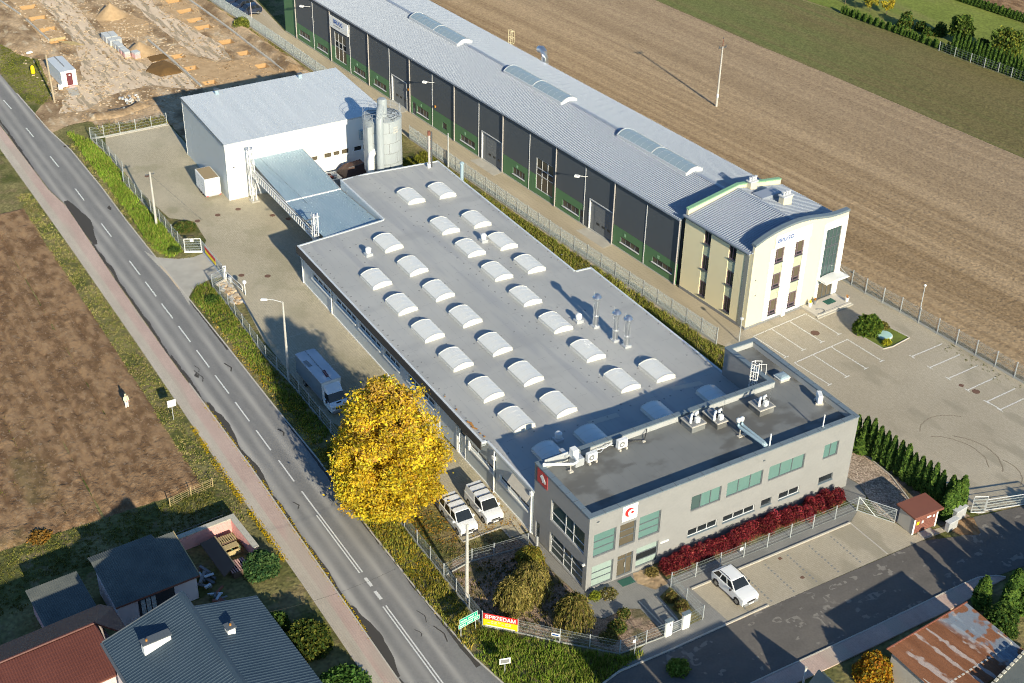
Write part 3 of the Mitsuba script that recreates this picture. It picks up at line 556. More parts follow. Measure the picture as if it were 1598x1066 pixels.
put('rear_wall', cat(box(.3, 25.8, WY - .3, WY, 4.5, HT), box(25.8, 26.1, WY - .3, 15.1, 0, HT), box(26.1, WX, 14.8, 15.1, 0, HT), box(WX - .3, WX, .3, 14.8, 0, HT)), 'm_plaster', of)
put('dark_interior', cat(box(.6, WX - .4, .45, .47, .1, 7.2), box(.45, .47, .6, WY - .4, .1, 7.2)), 'm_blackplastic', of)
RZ = 7.45
put('roof', sheet(Polygon([(.3, .3), (WX - .3, .3), (WX - .3, 14.8), (26.1, 14.8), (26.1, WY - .3), (.3, WY - .3)]), RZ), 'm_officeroof', of)
outer = Polygon([(0, 0), (WX, 0), (WX, 15.1), (25.8, 15.1), (25.8, WY), (0, WY)])
put('parapet_coping', prism(outer.buffer(.05, join_style=2).difference(outer.buffer(-.48, join_style=2)), HT, HT + .12), 'm_coping', of)
put('parapet_upstand', prism(outer.buffer(-.302, join_style=2).difference(outer.buffer(-.46, join_style=2)), RZ, HT - .004), 'm_grille_up', of)
jn = MB()
for x in np.arange(1.5, WX, 1.45): jn.m(box(x, x + .03, -.062, .49, HT + .01, HT + .135))
for x in np.arange(1.5, 25.6, 1.45): jn.m(box(x, x + .03, WY - .49, WY + .062, HT + .01, HT + .135))
for y in np.arange(1.2, WY, 1.2): jn.m(box(-.062, .49, y, y + .03, HT + .01, HT + .135))
for y in np.arange(1.2, 15, 1.2): jn.m(box(WX - .49, WX + .062, y, y + .03, HT + .01, HT + .135))
put('coping_joints', jn.get(), 'm_frame', of, kind='stuff')
for i, (a, b, c, d) in enumerate(FW):
    if i in (0, 2): window(FRT, of, a, b, c, d, (), (c + .85, c + 1.6), -.16, 'm_frame', 'm_glassteal', .09)
    elif i == 1: window(FRT, of, a, b, c, d, (), (c + .95, c + 1.65), -.16, 'm_frame', 'm_glassbrown', .09)
    elif i == 3: window(FRT, of, a, b, c, d, (), (c + .85, c + 1.55), -.16, 'm_frame', 'm_glassmint', .09)
    elif i == 4:
        k = window(FRT, of, a, b, c, d, (a + .95,), (c + 1.85,), -.16, 'm_frame', 'm_glassbrown', .08, name='entrance_door')
        put('handle', FRT.box(a + .8, a + .86, -.12, -.05, 1.0, 1.5), 'm_galv', k)
    elif i == 5: window(FRT, of, a, b, c, d, (), (c + .75, c + 1.5), -.16, 'm_frame', 'm_glassmint', .09, glass=['m_glassmint', 'm_glassdark', 'm_glassmint'])
    elif i < 9:
        w = (b - a) / 3; window(FRT, of, a, b, c, d, (a + w, a + 2 * w), (), -.14, 'm_frame', 'm_glassteal', .08, glass=['m_glassgreen', 'm_glassteal', 'm_glassteal'] if i == 6 else None)
    elif i == 9: window(FRT, of, a, b, c, d, (a + .85,), (), -.14, 'm_frame', 'm_glassteal', .08)
    else:
        n = 3 if b - a > 3 else 2 if b - a > 2 else 1; w = (b - a) / n
        window(FRT, of, a, b, c, d, [a + w * j for j in range(1, n)], (), -.12, 'm_lightframe' if n > 1 else 'm_frame', 'm_glassdark', .07, sill='m_coping')
for i, (a, b, c, d) in enumerate(LW):
    if i < 2: window(LFT, of, a, b, c, d, (2.4, 3.62) if i == 0 else (2.45, 3.7), (c + .9,) if i == 0 else (c + .8, c + 1.55), -.16, 'm_lightframe', 'm_glassgreen', .08)
    else: window(LFT, of, a, b, c, d, (), (), -.1, 'm_lightframe', 'm_glassgreen', .08, name='side_door')
put('wall_lamp', cat(LFT.box(.25, .4, 0, .25, 2.75, 2.9)), 'm_white', of)
put('canopy_light', FRT.box(7.6, 8.5, 0, .12, 2.2, 2.3), 'm_white', of)
put('vent_cap', cat(FRT.box(.7, .95, 0, .06, 7.35, 7.45), FRT.box(18.3, 18.55, 0, .06, 7.1, 7.2)), 'm_frame', of)
# signs on the block
k = thing('white_logo_sign', 'square white sign with a red crescent and dot above the entrance', 'sign')
put('board', FRT.box(3.28, 4.8, .01, .07, 6.35, 7.95), 'm_white', k)
cr = Point(0, 0).buffer(.46).difference(Point(.20, -.10).buffer(.36)).difference(sbox(.02, -.6, .7, .12))
put('crescent', FRT.poly(affinity.translate(cr, 3.98, 7.2), .07, .085), 'm_red', k)
put('dot', FRT.poly(affinity.translate(affinity.scale(Point(0, 0).buffer(.15), 1, .8), 4.28, 7.12), .07, .085), 'm_red', k)
k = thing('red_wall_sign', 'red square sign with a white figure on the dark left corner of the office', 'sign')
put('board', LFT.box(6.48, 8.08, .01, .06, 6.48, 7.9), 'm_redflag', k)
put('figure', LFT.poly(Polygon([(7.55, 7.45), (7.3, 7.62), (7.1, 7.5), (6.85, 7.3), (6.75, 6.95), (6.95, 6.85), (7.05, 7.0), (7.2, 6.8), (7.35, 7.1), (7.6, 7.2)]), .06, .075), 'm_white', k)
put('dark_corner_panel', LFT.box(8.1, 8.56, .002, .03, 6.3, 7.98), 'm_frame', of)
# roof equipment
def acunit(x, y, rz, label):
    k = thing('air_conditioner', label, 'air conditioner', 'air conditioners on the office roof')
    put('casing', move(bevbox(-.5, .5, -.22, .22, .22, 1.05, .03), (x, y, RZ), rz), 'm_white', k)
    g = np.arange(24) * 2 * np.pi / 24
    put('fan_grille', move(loft([[(.3 * math.cos(t) - .12, -.225, .64 + .3 * math.sin(t)) for t in g], [(.27 * math.cos(t) - .12, -.24, .64 + .27 * math.sin(t)) for t in g]]), (x, y, RZ), rz), 'm_lead', k)
    put('fan_hub', move(box(-.22, -.02, -.25, -.235, .54, .74), (x, y, RZ), rz), 'm_white', k)
    for s in (-.35, .35): put('foot', move(box(s - .09, s + .09, -.36, .36, .01, .22), (x, y, RZ), rz), 'm_beige', k)
acunit(4.75, 6.95, .02, 'white air conditioner on the office roof beside the duct box')
acunit(8.15, 7.25, .02, 'white air conditioner further along the rear parapet, between duct box and vent boxes')
acunit(28.25, 4.1, 1.05, 'white air conditioner alone near the right front of the office roof')
def ventbox(x0, x1, y0, y1, label, kind):
    k = thing('roof_vent_box', label, 'roof vent', 'vent boxes on the office roof')
    put('curb', box(x0, x1, y0, y1, RZ, RZ + .62), 'm_officeroof', k); put('cap', box(x0 - .08, x1 + .08, y0 - .08, y1 + .08, RZ + .62, RZ + .72), 'm_beige', k)
    put('lid', box(x0 + .02, x1 - .02, y0 + .02, y1 - .02, RZ + .72, RZ + .735), 'm_lead', k)
    cx = (x0 + x1) / 2
    put('fan_housing', bevbox(cx - .1, cx + .35, y0 + .25, y0 + .65, RZ + .735, RZ + 1.2, .05), 'm_white', k)
    put('elbow_pipe', tube([(cx - .5, y0 + .6, RZ + .73), (cx - .5, y0 + .6, RZ + 1.2), (cx - .35, y0 + .75, RZ + 1.4), (cx - .1, y0 + .95, RZ + 1.35)], .13, 8), 'm_white', k, True)
    put('elbow_pipe', tube([(cx + .3, y0 + .95, RZ + .73), (cx + .3, y0 + .95, RZ + 1.35), (cx + .45, y0 + .8, RZ + 1.5)], .13, 8), 'm_white', k, True)
    put('motor', bevbox(cx - .2, cx + .15, y0 + .75, y0 + 1.15, RZ + .735, RZ + 1.05, .04), 'm_blackplastic', k)
    if kind: put('rod', tube([(x1 - .15, y0 + .6, RZ + .7), (x1 + .05, y0 + .7, RZ + 2.5)], .02, 4), 'm_steel', k)
ventbox(14.95, 16.45, 6.0, 7.6, 'low vent box with white elbows, leftmost of the three on the office roof', 0)
ventbox(17.3, 18.35, 5.3, 7.5, 'narrow vent box with a thin rod, between the other two vent boxes', 1)
ventbox(21.95, 23.6, 5.0, 6.6, 'wide vent box with a rod, rightmost of the three on the office roof', 1)
k = thing('duct_pair', 'pair of silver ducts laid across the office roof to the front parapet', 'duct')
for i, dx in enumerate((0, .42)):
    put('duct', tube([(18.55 + dx, 4.05, RZ + 1.3), (18.55 + dx, 4.0, RZ + .95), (18.6 + dx, 3.75, RZ + .8), (18.85 + dx * .6, .95, RZ + .8), (18.95 + dx * .4, .75, RZ + .7), (18.95 + dx * .4, .7, RZ + .05)], .15, 10), 'm_canopy', k, True)
    put('cowl', lathe([(.2, 0), (.2, .3), (.1, .38)], (18.55 + dx, 4.05, RZ + 1.3), 10), 'm_white', k, True)
for x in (18.4, 18.95): put('prop', cat(box(x, x + .07, 3.5, 3.57, RZ + .1, RZ + .75), box(x - .15, x + .25, 3.35, 3.7, RZ, RZ + .1)), 'm_beige', k)
put('mast', tube([(19.35, .55, HT), (19.35, .55, HT + 1.35)], .07, 6), 'm_white', k)
k = thing('mast_pipe', 'short white mast on the front parapet near the right corner of the office', 'mast')
put('pole', tube([(25.3, .3, HT + .1), (25.3, .3, HT + 1.5)], .06, 6), 'm_white', k); put('foot', box(25.15, 25.45, .15, .45, HT + .125, HT + .2), 'm_coping', k)
k = thing('duct_box', 'grey duct box with a long white pipe at the left end of the office roof', 'duct')
put('box', bevbox(3.1, 4.0, 6.9, 8.0, RZ, RZ + .75, .03), 'm_galv', k); put('upper_box', bevbox(3.0, 3.6, 7.2, 7.9, RZ + .75, RZ + 1.6, .03), 'm_white', k)
put('white_pipe', tube([(.35, 7.7, HT + .25), (.55, 7.6, HT + .3), (2.6, 6.55, HT + .3), (3.05, 6.6, HT + .35), (3.1, 7.2, HT + .5)], .13, 10), 'm_white', k, True)
put('pipe_end', tube([(.4, 7.8, HT + .1), (.35, 7.65, HT + .35)], .16, 8), 'm_white', k)
put('plate', cat(box(.6, 3.0, 8.0, 8.06, HT - .2, HT + .5), box(2.6, 3.0, 7.8, 8.9, HT + .125, HT + .35)), 'm_galv', k); put('prop', cat(box(2.35, 2.42, 6.6, 6.67, RZ + .15, HT + .2), box(2.2, 2.6, 6.45, 6.8, RZ, RZ + .15)), 'm_beige', k)
for x, y in ((4.2, 6.4), (5.1, 6.6), (3.3, 6.2), (8.4, 6.7), (9.6, 7.3)): pass
k = thing('cable_run', 'loose white cables along the rear parapet of the office roof', 'cable')
put('cable', tube([(5.4, 7.3, RZ + .5), (5.9, 7.7, RZ + .45), (6.6, 7.5, RZ + .5), (7.5, 7.8, RZ + .5)], .04, 5), 'm_white', k); put('cable', tube([(5.4, 7.4, RZ + .4), (6.1, 7.4, RZ + .3), (6.9, 7.8, RZ + .55), (7.5, 7.6, RZ + .35)], .035, 5), 'm_galv', k)
put('cable', tube([(8.8, 7.4, RZ + .3), (9.6, 7.6, RZ + .1), (10.6, 7.2, RZ + .06), (11.4, 8.0, RZ + .5)], .05, 5), 'm_blackplastic', k); put('block', box(10.3, 10.6, 7.0, 7.2, RZ, RZ + .12), 'm_beige', k)
put('wall_patch', box(8.1, 8.5, WY - .49, WY - .46, RZ + .02, HT - .02), 'm_whitepaint', k)
k = thing('roof_hatch', 'small domed roof hatch on the stair tower side of the office roof', 'roof hatch')
put('curb', box(27.2, 28.3, 8.3, 9.3, RZ, RZ + .3), 'm_beige', k); put('frame', box(27.15, 28.35, 8.25, 9.35, RZ + .3, RZ + .38), 'm_white', k)
put('dome', loft([[(27.75 + .55 * s * a, 8.8 + .5 * s * b, RZ + .38 + h) for a, b in ((-1, -1), (1, -1), (1, 1), (-1, 1))] for s, h in ((1, 0), (.85, .16), (.4, .24))]), 'm_poly', k)
k = thing('caged_ladder', 'white caged ladder from the low hall roof up to the stair tower', 'ladder')
lx, ly = 25.25, 9.35
for s in (-.3, .3): put('rail', tube([(lx, ly + .4 + s, 5.0), (lx, ly + .4 + s, 9.7)], .045, 5), 'm_white', k)
for z in np.arange(5.3, 9.6, .32): put('rung', tube([(lx, ly + .1, z), (lx, ly + .7, z)], .028, 4), 'm_white', k)
for z in (6.2, 7.0, 7.9, 8.8, 9.6): put('hoop', tube([(lx, ly + .05, z), (lx - .35, ly, z), (lx - .6, ly + .4, z), (lx - .35, ly + .8, z), (lx, ly + .75, z)], .035, 4), 'm_white', k)
for a, b in ((-.35, .02), (-.6, .4), (-.35, .78)): put('cage_bar', tube([(lx + a, ly + b, 6.2), (lx + a, ly + b, 9.6)], .025, 4), 'm_white', k)
for s in (.05, .75): put('top_rail', tube([(lx, ly + s, 9.6), (lx + .9, ly + s, 9.3), (lx + .95, ly + s, 8.1)], .035, 4), 'm_white', k)

# ---------------------------------------------------------------- the low hall with its flat grey roof
hl = thing('low_hall', 'long low grey hall with a flat felt roof full of arched skylights', 'hall')
def zr(x): return 4.86 + .058 * x if x < 12.5 else 5.585 - .05 * (x - 12.5)
RIDGE = 12.5
def roofgeo(pl, dz=0.0, m='m_membrane', name='roof', **k):
    b = MB()
    for a, c in ((-5, RIDGE), (RIDGE, 40)):
        g = Polygon(pl).intersection(sbox(a, -5, c, 100))
        if g.is_empty: continue
        v, f = sheet(g, 0); v[:, 2] = [zr(x) + dz for x in v[:, 0]]; b.add(v, f)
    return put(name, b.get(), m, hl, **k)
ROOF = [(-.05, 8.55), (25.8, 8.55), (26.2, 15.1), (26.2, 39.2), (24.1, 39.2), (24.0, 71.2), (10.35, 71.2), (10.4, 59.4), (-.5, 59.4), (-.5, 17.0), (-.05, 16.9)]
roofgeo(ROOF)
ed = MB()                                                            # raised felt edge
for (xa, ya), (xb, yb) in zip(ROOF[1:], ROOF[2:] + ROOF[:1]):
    n = max(1, int(abs(xb - xa) / 3))
    for i in range(n):
        p = np.array([xa + (xb - xa) * i / n, ya + (yb - ya) * i / n]); q = np.array([xa + (xb - xa) * (i + 1) / n, ya + (yb - ya) * (i + 1) / n])
        d = (q - p) / np.linalg.norm(q - p); nn = np.array([-d[1], d[0]])
        o = [p, q, q + nn * .22, p + nn * .22]
        if q[1] == p[1] == 8.55: continue
        ed.add(*loft([[(x, y, zr(x) + h) for x, y in o] for h in (-.16, .07)]))
put('roof_edge', ed.get(), 'm_wroof', hl)
put('left_fascia', box(-.60, -.505, 17.0, 59.45, 4.02, 4.90), 'm_fascia', hl)
HLF = Fr((0, 0), (0, 1), (-1, 0))
bays = [(8.62, 15.2), (15.5, 20.75), (22.7, 26.0), (26.75, 33), (33, 38.9), (38.9, 44.8), (44.8, 51.1), (51.4, 59.3)]
wins = [(9.35, 14.45, 2.15, 2.75, 3), (15.5, 20.25, 2.15, 2.8, 3), (27.2, 32.9, 2.2, 2.95, 4), (34.7, 38.3, 2.15, 2.9, 3), (39.1, 44.3, 2.15, 2.85, 4), (45.1, 50.3, 2.15, 2.85, 4), (51.2, 56.55, 2.05, 2.75, 4)]
for a, b in bays:
    hs = [(w[0], w[1], w[2], w[3]) for w in wins if w[0] >= a - .3 and w[1] <= b + .1]
    top = 4.41 if a > 16 else 4.7
    put('wall_panel', HLF.poly(holes(sbox(a, .12, b, top), hs), -.25, 0), 'm_hallpanel', hl)
for a, b, c, d, n in wins:
    w = (b - a) / n
    kk = window(HLF, hl, a + .01, b - .01, c, d, [a + w * j for j in range(1, n)], (), -.16, 'm_white', 'm_glassdark', .1)
    put('reveal', HLF.box(b - .10, b - .012, -.12, .07, c, d), 'm_white', kk); put('sill', HLF.box(a - .05, b + .05, .0, .13, c - .2, c - .01), 'm_white', kk)
put('soffit', box(-.5, -.02, 17.0, 59.4, 4.42, 4.46), 'm_hallpanel', hl)
put('base_kerb', cat(HLF.box(8.6, 22.6, -.2, .06, -.1, .13), HLF.box(26.0, 59.3, -.2, .06, -.1, .13)), 'm_white', hl)
put('core_wall', cat(box(.3, .35, 8.6, 59.2, 0, 4.6), box(.3, 10.4, 59.12, 59.38, 0, 4.85), box(10.36, 10.6, 59.4, 71.1, 0, 5.38), box(10.6, 24, 70.9, 71.15, 0, 5.0), box(23.85, 24.05, 39.2, 70.9, 0, 4.9), box(25.9, 26.1, 15.1, 39.1, 0, 4.8), box(24.05, 25.9, 38.95, 39.15, 0, 4.85)), 'm_hallpanel', hl)
def dpipe(fr, s, z1, parent, m='m_white', d=.09, r=.07, z0=.05):
    put('downpipe', tube([fr.p(s, d, z0), fr.p(s, d, z1)], r, 6), m, parent)
for s in (8.85, 15.38, 51.25, 59.15): dpipe(HLF, s, 4.4 if s > 16 else 4.75, hl)
put('hopper', cat(HLF.box(15.2, 15.6, .01, .25, 3.85, 4.2), HLF.box(8.7, 9.0, .01, .25, 4.3, 4.65)), 'm_white', hl)
# recess with the door
put('recess_wall', cat(HLF.box(22.6, 26.75, -.62, -.5, 0, 4.4), HLF.box(20.75, 22.7, -.4, -.3, 0, 4.4)), 'm_hallpanel', hl)
put('recess_frame', cat(HLF.box(26.02, 26.3, -.5, .04, 0, 3.1), HLF.box(26.5, 26.76, -.5, .03, 0, 3.1)), 'm_white', hl)
kk = put('staff_door', HLF.box(21.0, 22.2, -.3, -.22, .05, 2.3), 'm_hallpanel', hl)
put('frame', cat(HLF.box(20.86, 21.0, -.3, .02, .05, 2.95), HLF.box(22.2, 22.35, -.3, .02, .05, 2.95), HLF.box(21.0, 22.2, -.3, -.1, 2.3, 2.42)), 'm_white', kk)
put('transom_pane', HLF.box(21.0, 22.2, -.3, -.2, 2.42, 2.9), 'm_glassdark', kk); put('jamb', HLF.box(22.45, 22.7, -.3, .06, .05, 3.0), 'm_white', hl)
for s, z in ((59.3, 3.2), (20.0, 1.9)): put('wall_lamp', HLF.box(s - .1, s + .1, 0, .2, z, z + .25), 'm_white', hl)
kk = put('vent_flap', HLF.w(*loft([[(8.9, .05, 4.25), (12.2, .05, 4.4), (12.2, .55, 3.6), (8.9, .55, 3.6)], [(8.9, .08, 4.28), (12.2, .08, 4.43), (12.2, .58, 3.63), (8.9, .58, 3.63)]])), 'm_beige', hl)
# fixing discs and lighter felt strips
fx = MB()
for x, y0, y1, st in ((4.4, 12, 58, 1.9), (9.6, 58, 70, 2.0), (13.6, 15, 70, 1.4), (17.9, 14, 60, 2.4), (.15, 10, 58, 1.1), (23.7, 40, 70, 2.2), (25.8, 17, 38, 2.2)):
    for y in np.arange(y0, y1, st): fx.m(cbox((x + .05 * math.sin(y * 5), y, zr(x) + .012), (.16, .16, .02)))
for y in (14.2, 19.6, 31.2, 43.2, 56.2):
    for x in np.arange(.8, 25, 1.5): fx.m(cbox((x, y + .25 * math.sin(x), zr(x) + .012), (.15, .15, .02)))
put('fixing_discs', fx.get(), 'm_lead', hl, kind='stuff')
for x0, x1, y in ((9.3, 12.35, 13.75), (19.6, 23.0, 14.75)): roofgeo([(x0, y), (x1, y - .35), (x1 + .05, y + .3), (x0 + .1, y + .65)], .014, 'm_beige', 'felt_strip')
put('fallen_leaves', (lambda b: b.get())(sum_ := MB()) if False else cat(*[cbox((-.1 + .25 * rng.random(), y, 4.96), (.12 + .12 * rng.random(), .16, .02), rng.random() * 3) for y in [*np.linspace(19.0, 20.4, 9), 17.6, 18.2, 22.6, 25]]), 'm_orange', hl, kind='stuff')
# skylights: one built, the rest copies
W2, L2 = 2.2, 3.12
def arc(w, z, h, n=9): return [(-w / 2 + w * i / (n - 1), z + h * (1 - (2 * i / (n - 1) - 1) ** 2)) for i in range(n)]
_curb = mikit.ply(cat(box(-W2 / 2 - .05, W2 / 2 + .05, -L2 / 2 - .05, L2 / 2 + .05, -.1, .10), box(-W2 / 2 - .02, W2 / 2 + .02, -L2 / 2 - .02, L2 / 2 + .02, .10, .34)), 'm_skybase')
ar = arc(W2, .32, .31, 13)
_dome = mikit.ply(loft([[(x, y, z) for x, z in ar] + [(W2 / 2, y, .33), (-W2 / 2, y, .33)] for y in (-L2 / 2, L2 / 2)]), 'm_skylight', smooth=20)
_rib = [mikit.ply(loft([[(x, y + d, z + .008) for x, z in ar] + [(x, y + d, z - .02) for x, z in ar[::-1]] for d in (-.018, .018)]), 'm_skybase') for y in (-.78, 0, .78)]
_endp = [mikit.ply(loft([[(x, y + d, z + .03) for x, z in ar] + [(W2 / 2, y + d, .28), (-W2 / 2, y + d, .28)] for d in (-.04, .04)]), 'm_skybase') for y in (-L2 / 2, L2 / 2)]
_lat = mikit.ply(box(-.5, -.05, -L2 / 2 - .07, -L2 / 2 - .03, .42, .46), 'm_lightframe')
cols = {'first': (2.68, [10.3, 16.45, 22.15, 28.15, 34.15, 40.1, 46.15]), 'second': (7.24, [10.3, 16.35, 22.28, 28.3, 34.4, 40.35, 46.38, 52.4]),
        'third': (14.72, [10.3, 16.6, 22.65, 28.7, 34.75, 40.75, 46.75, 52.8, 61.33]), 'fourth': (18.9, [16.6, 40.75, 46.72, 52.75, 61.25]), 'last': (21.3, [10.3])}
ORD = 'first second third fourth fifth sixth seventh eighth ninth'.split()
for cn, (x, ys) in cols.items():
    for i, y in enumerate(ys):
        lab = f'arched white skylight in the {cn} column from the left, {ORD[i]} counted from the office' if cn != 'last' else 'arched skylight in shade at the foot of the stair tower wall'
        k = thing('skylight', lab, 'skylight', 'arched skylights on the low hall')
        cx = x + W2 / 2 + .02; tl = math.degrees(math.atan(.058 if cx < RIDGE else -.05))
        M = T().translate([cx, y + L2 / 2, zr(cx) + .02]).rotate([0, 1, 0], -tl)
        put('curb', _curb, 0, k, tw=M); put('dome', _dome, 0, k, tw=M)
        for r in _rib: put('rib', r, 0, k, tw=M)
        for r in _endp: put('end_plate', r, 0, k, tw=M)
        put('latch', _lat, 0, k, tw=M)
# steel flues and small vents
for i, (x, y, h, lab) in enumerate([(19.41, 28.14, 3.95, 'tall steel flue with a cowl, nearest the low fan'), (19.71, 24.98, 3.7, 'tall steel flue in the middle of the group of three'), (20.12, 23.54, 3.7, 'tall steel flue nearest the office')]):
    k = thing('steel_flue', lab, 'chimney', 'steel flues on the low hall'); z = zr(x)
    put('foot', bevbox(x - .4, x + .4, y - .4, y + .4, z - .05, z + .25, .04), 'm_galv', k)
    put('pipe', lathe([(.3, .25), (.27, .5), (.27, h - .75)], (x, y, z), 16), 'm_steel', k, 40)
    put('cowl', lathe([(.27, h - .75), (.5, h - .5), (.5, h - .35), (.28, h - .08), (.12, h), (.01, h + .02)], (x, y, z), 16), 'm_steel', k, 30)
    put('collar', lathe([(.34, h * .35), (.34, h * .35 + .1)], (x, y, z), 16), 'm_galv', k)
    put('lightning_rod', tube([(x - .35, y, z), (x - .35, y, z + h + .5)], .015, 4), 'm_galv', k)
for x, y, lab, m in [(18.33, 29.72, 'low fan with a white cap beside the steel flues', 'm_galv'), (5.44, 53.06, 'small roof fan near the canopy, in the left half of the roof', 'm_galv'), (18.27, 49.5, 'small roof fan between skylights at the middle of the roof', 'm_galv'), (5.57, 13.48, 'small roof fan standing in the shade of the office', 'm_galv')]:
    k = thing('roof_fan', lab, 'roof fan', 'fans on the low hall'); z = zr(x)
    put('base', bevbox(x - .42, x + .42, y - .42, y + .42, z - .05, z + .32, .04), m, k); put('housing', lathe([(.2, .32), (.3, .4), (.33, .7), (.3, .78)], (x, y, z), 14), 'm_white', k, 30); put('cap', lathe([(.36, .78), (.34, .86), (.2, 1.0), (.01, 1.04)], (x, y, z), 14), 'm_white', k, 30)
k = thing('twin_flue', 'pair of thin rusty chimney pipes at the rear corner of the low hall roof', 'chimney')
put('foot', bevbox(21.8, 22.2, 69.7, 70.1, zr(22) - .05, zr(22) + .5, .05), 'm_white', k)
put('pipe', tube([(22.05, 69.9, 5.2), (22.05, 69.9, 10.0)], .16, 8), 'm_pipe', k, True); put('pipe', tube([(22.4, 69.9, 5.1), (22.4, 69.9, 9.9)], .10, 6), 'm_darkmetal', k, True)
put('top', tube([(22.05, 69.9, 9.5), (22.05, 69.9, 10.05)], .2, 8), 'm_brown', k)
for z in (6.3, 7.6, 8.9): put('bracket', box(22.05, 22.42, 69.85, 69.95, z, z + .1), 'm_brown', k)
k = thing('wall_flue', 'short silver flue on the right wall of the low hall', 'chimney')
put('pipe', tube([(24.25, 65.4, 3.5), (24.25, 65.4, 7.0)], .22, 10), 'm_canopy', k, True); put('cap', lathe([(.3, 0), (.3, .15), (.05, .3)], (24.25, 65.4, 7.0), 10), 'm_canopy', k)

# ---------------------------------------------------------------- white hall, canopy, pylons, silo
wh = thing('white_hall', 'tall white metal hall with a pale single-slope roof beside the silo', 'hall')
WF = Fr((0, 82.73), (1, 0), (0, -1)); WL = Fr((0, 0), (0, 1), (-1, 0))
WX1, WYa, WYb, ZA, ZB = 22.3, 82.73, 98.3, 7.72, 8.2
ww = [(13.32, 14.4, 2.9, 3.6), (14.62, 15.56, 2.95, 3.6), (15.82, 16.86, 2.93, 3.65), (17.6, 18.7, 2.95, 3.65), (18.88, 19.9, 2.97, 3.65), (11.35, 12.42, 2.9, 3.52)]
for a, b in ((0, 2.55), (2.56, 7.7), (7.71, 12.8), (12.81, WX1)):
    put('front_panel', WF.poly(holes(sbox(a + .006, 0, b - .006, ZA), [w for w in ww if a <= w[0] < b]), -.2, 0), 'm_whitemetal', wh)
for a, b, c, d in ww: window(WF, wh, a, b, c, d, (), (), -.08, 'm_white', 'm_glassbrown' if a < 17 else 'm_glassdark', .05, sill='m_white')
def slope_poly(y0, y1): 
    q = lambda y: ZA + (y - WYa) / (WYb - WYa) * (ZB - ZA)
    return Polygon([(y0, 0), (y1, 0), (y1, q(y1)), (y0, q(y0))])
for i in range(13):
    y0 = WYa + .21 + i * (WYb - WYa - .21) / 13; y1 = y0 + (WYb - WYa - .21) / 13
    put('side_panel', WL.poly(slope_poly(y0 + .008, y1 - .008), -.2, 0), 'm_hallpanel', wh)
put('back_walls', cat(box(.2, WX1, WYb - .2, WYb, 0, ZB), box(WX1 - .2, WX1, WYa + .2, WYb - .2, 0, ZA), box(.21, .23, WYa + .2, WYb, 0, ZA)), 'm_whitemetal', wh)
sl = np.array([0, WYb - WYa + .25, ZB - ZA])
put('roof', corr((-.12, WYa - .1, ZA + .04), (1, 0, 0), sl, WX1 + .25, np.linalg.norm(sl), .4, .035), 'm_wroof', wh)
put('eave_trim', cat(box(-.14, WX1 + .14, WYa - .12, WYa - .08, ZA - .12, ZA + .05)), 'm_lightframe', wh)
put('edge_trim', loft([[(-.15, WYa - .1, ZA - .12), (-.09, WYa - .1, ZA - .12), (-.09, WYa - .1, ZA + .1), (-.15, WYa - .1, ZA + .1)], [(-.15, WYb + .15, ZB - .12), (-.09, WYb + .15, ZB - .12), (-.09, WYb + .15, ZB + .1), (-.15, WYb + .15, ZB + .1)]]), 'm_coping', wh)
put('corner_trim', cat(WF.box(-.02, .1, .002, .02, 0, ZA), WL.box(WYb - .1, WYb + .02, .002, .03, 0, ZB)), 'm_white', wh)
for x, lab in ((4.6, 0), (16.6, 0)):
    kk = put('roof_cowl', bevbox(x - .25, x + .25, WYb - 1.1, WYb - .6, ZB - .1, ZB + .55, .06), 'm_canopy', wh); put('cap', box(x - .32, x + .32, WYb - 1.15, WYb - .55, ZB + .55, ZB + .65), 'm_frame', kk)
kk = put('wall_fan', WF.box(18.4, 19.2, .01, .45, 4.6, 5.9), 'm_canopy', wh)
for i in range(5): put('louvre', WF.box(18.45, 19.15, .45, .49, 4.7 + i * .22, 4.82 + i * .22), 'm_galv', kk)
put('wall_fitting', WF.box(.85, 1.05, .005, .1, 4.4, 4.55), 'm_frame', wh)

cn = thing('canopy', 'wide blue-grey ribbed canopy roof between the white hall and the low hall', 'canopy')
def cplane(y0, z0, y1, z1, x0, x1, name):
    d = np.array([0, y1 - y0, z1 - z0]); put(name, corr((x0, y0, z0), (1, 0, 0), d, x1 - x0, np.linalg.norm(d), .36, .05), 'm_canopy', cn)
cplane(71.0, 4.35, 82.68, 5.05, 3.15, 10.25, 'upper_sheet'); cplane(59.5, 4.95, 71.0, 4.35, 3.0, 10.25, 'lower_sheet')
put('valley_gutter', cat(box(3.0, 10.3, 70.9, 71.1, 4.36, 4.44)), 'm_white', cn); put('wall_flashing', box(3.1, 10.3, 82.6, 82.72, 5.02, 5.14), 'm_lightframe', cn)
put('right_trim', cat(loft([[(10.25, 71.1, 4.2), (10.32, 71.1, 4.2), (10.32, 71.1, 4.45), (10.25, 71.1, 4.45)], [(10.25, 82.6, 4.9), (10.32, 82.6, 4.9), (10.32, 82.6, 5.12), (10.25, 82.6, 5.12)]])), 'm_galv', cn)
tb = thing('lattice_beam', 'white lattice beam carrying the open left edge of the canopy', 'beam')
for z in (3.45, 4.28): put('chord', cat(box(2.72, 2.84, 61.2, 82.2, z, z + .1), box(3.0, 3.08, 61.2, 82.2, z, z + .1)), 'm_white', tb)
for y in np.arange(61.6, 82.1, .62): put('lattice_bar', box(2.73, 2.83, y, y + .17, 3.55, 4.28), 'm_white', tb)
put('back_web', box(3.085, 3.10, 61.2, 82.2, 3.5, 4.3), 'm_frame', tb)
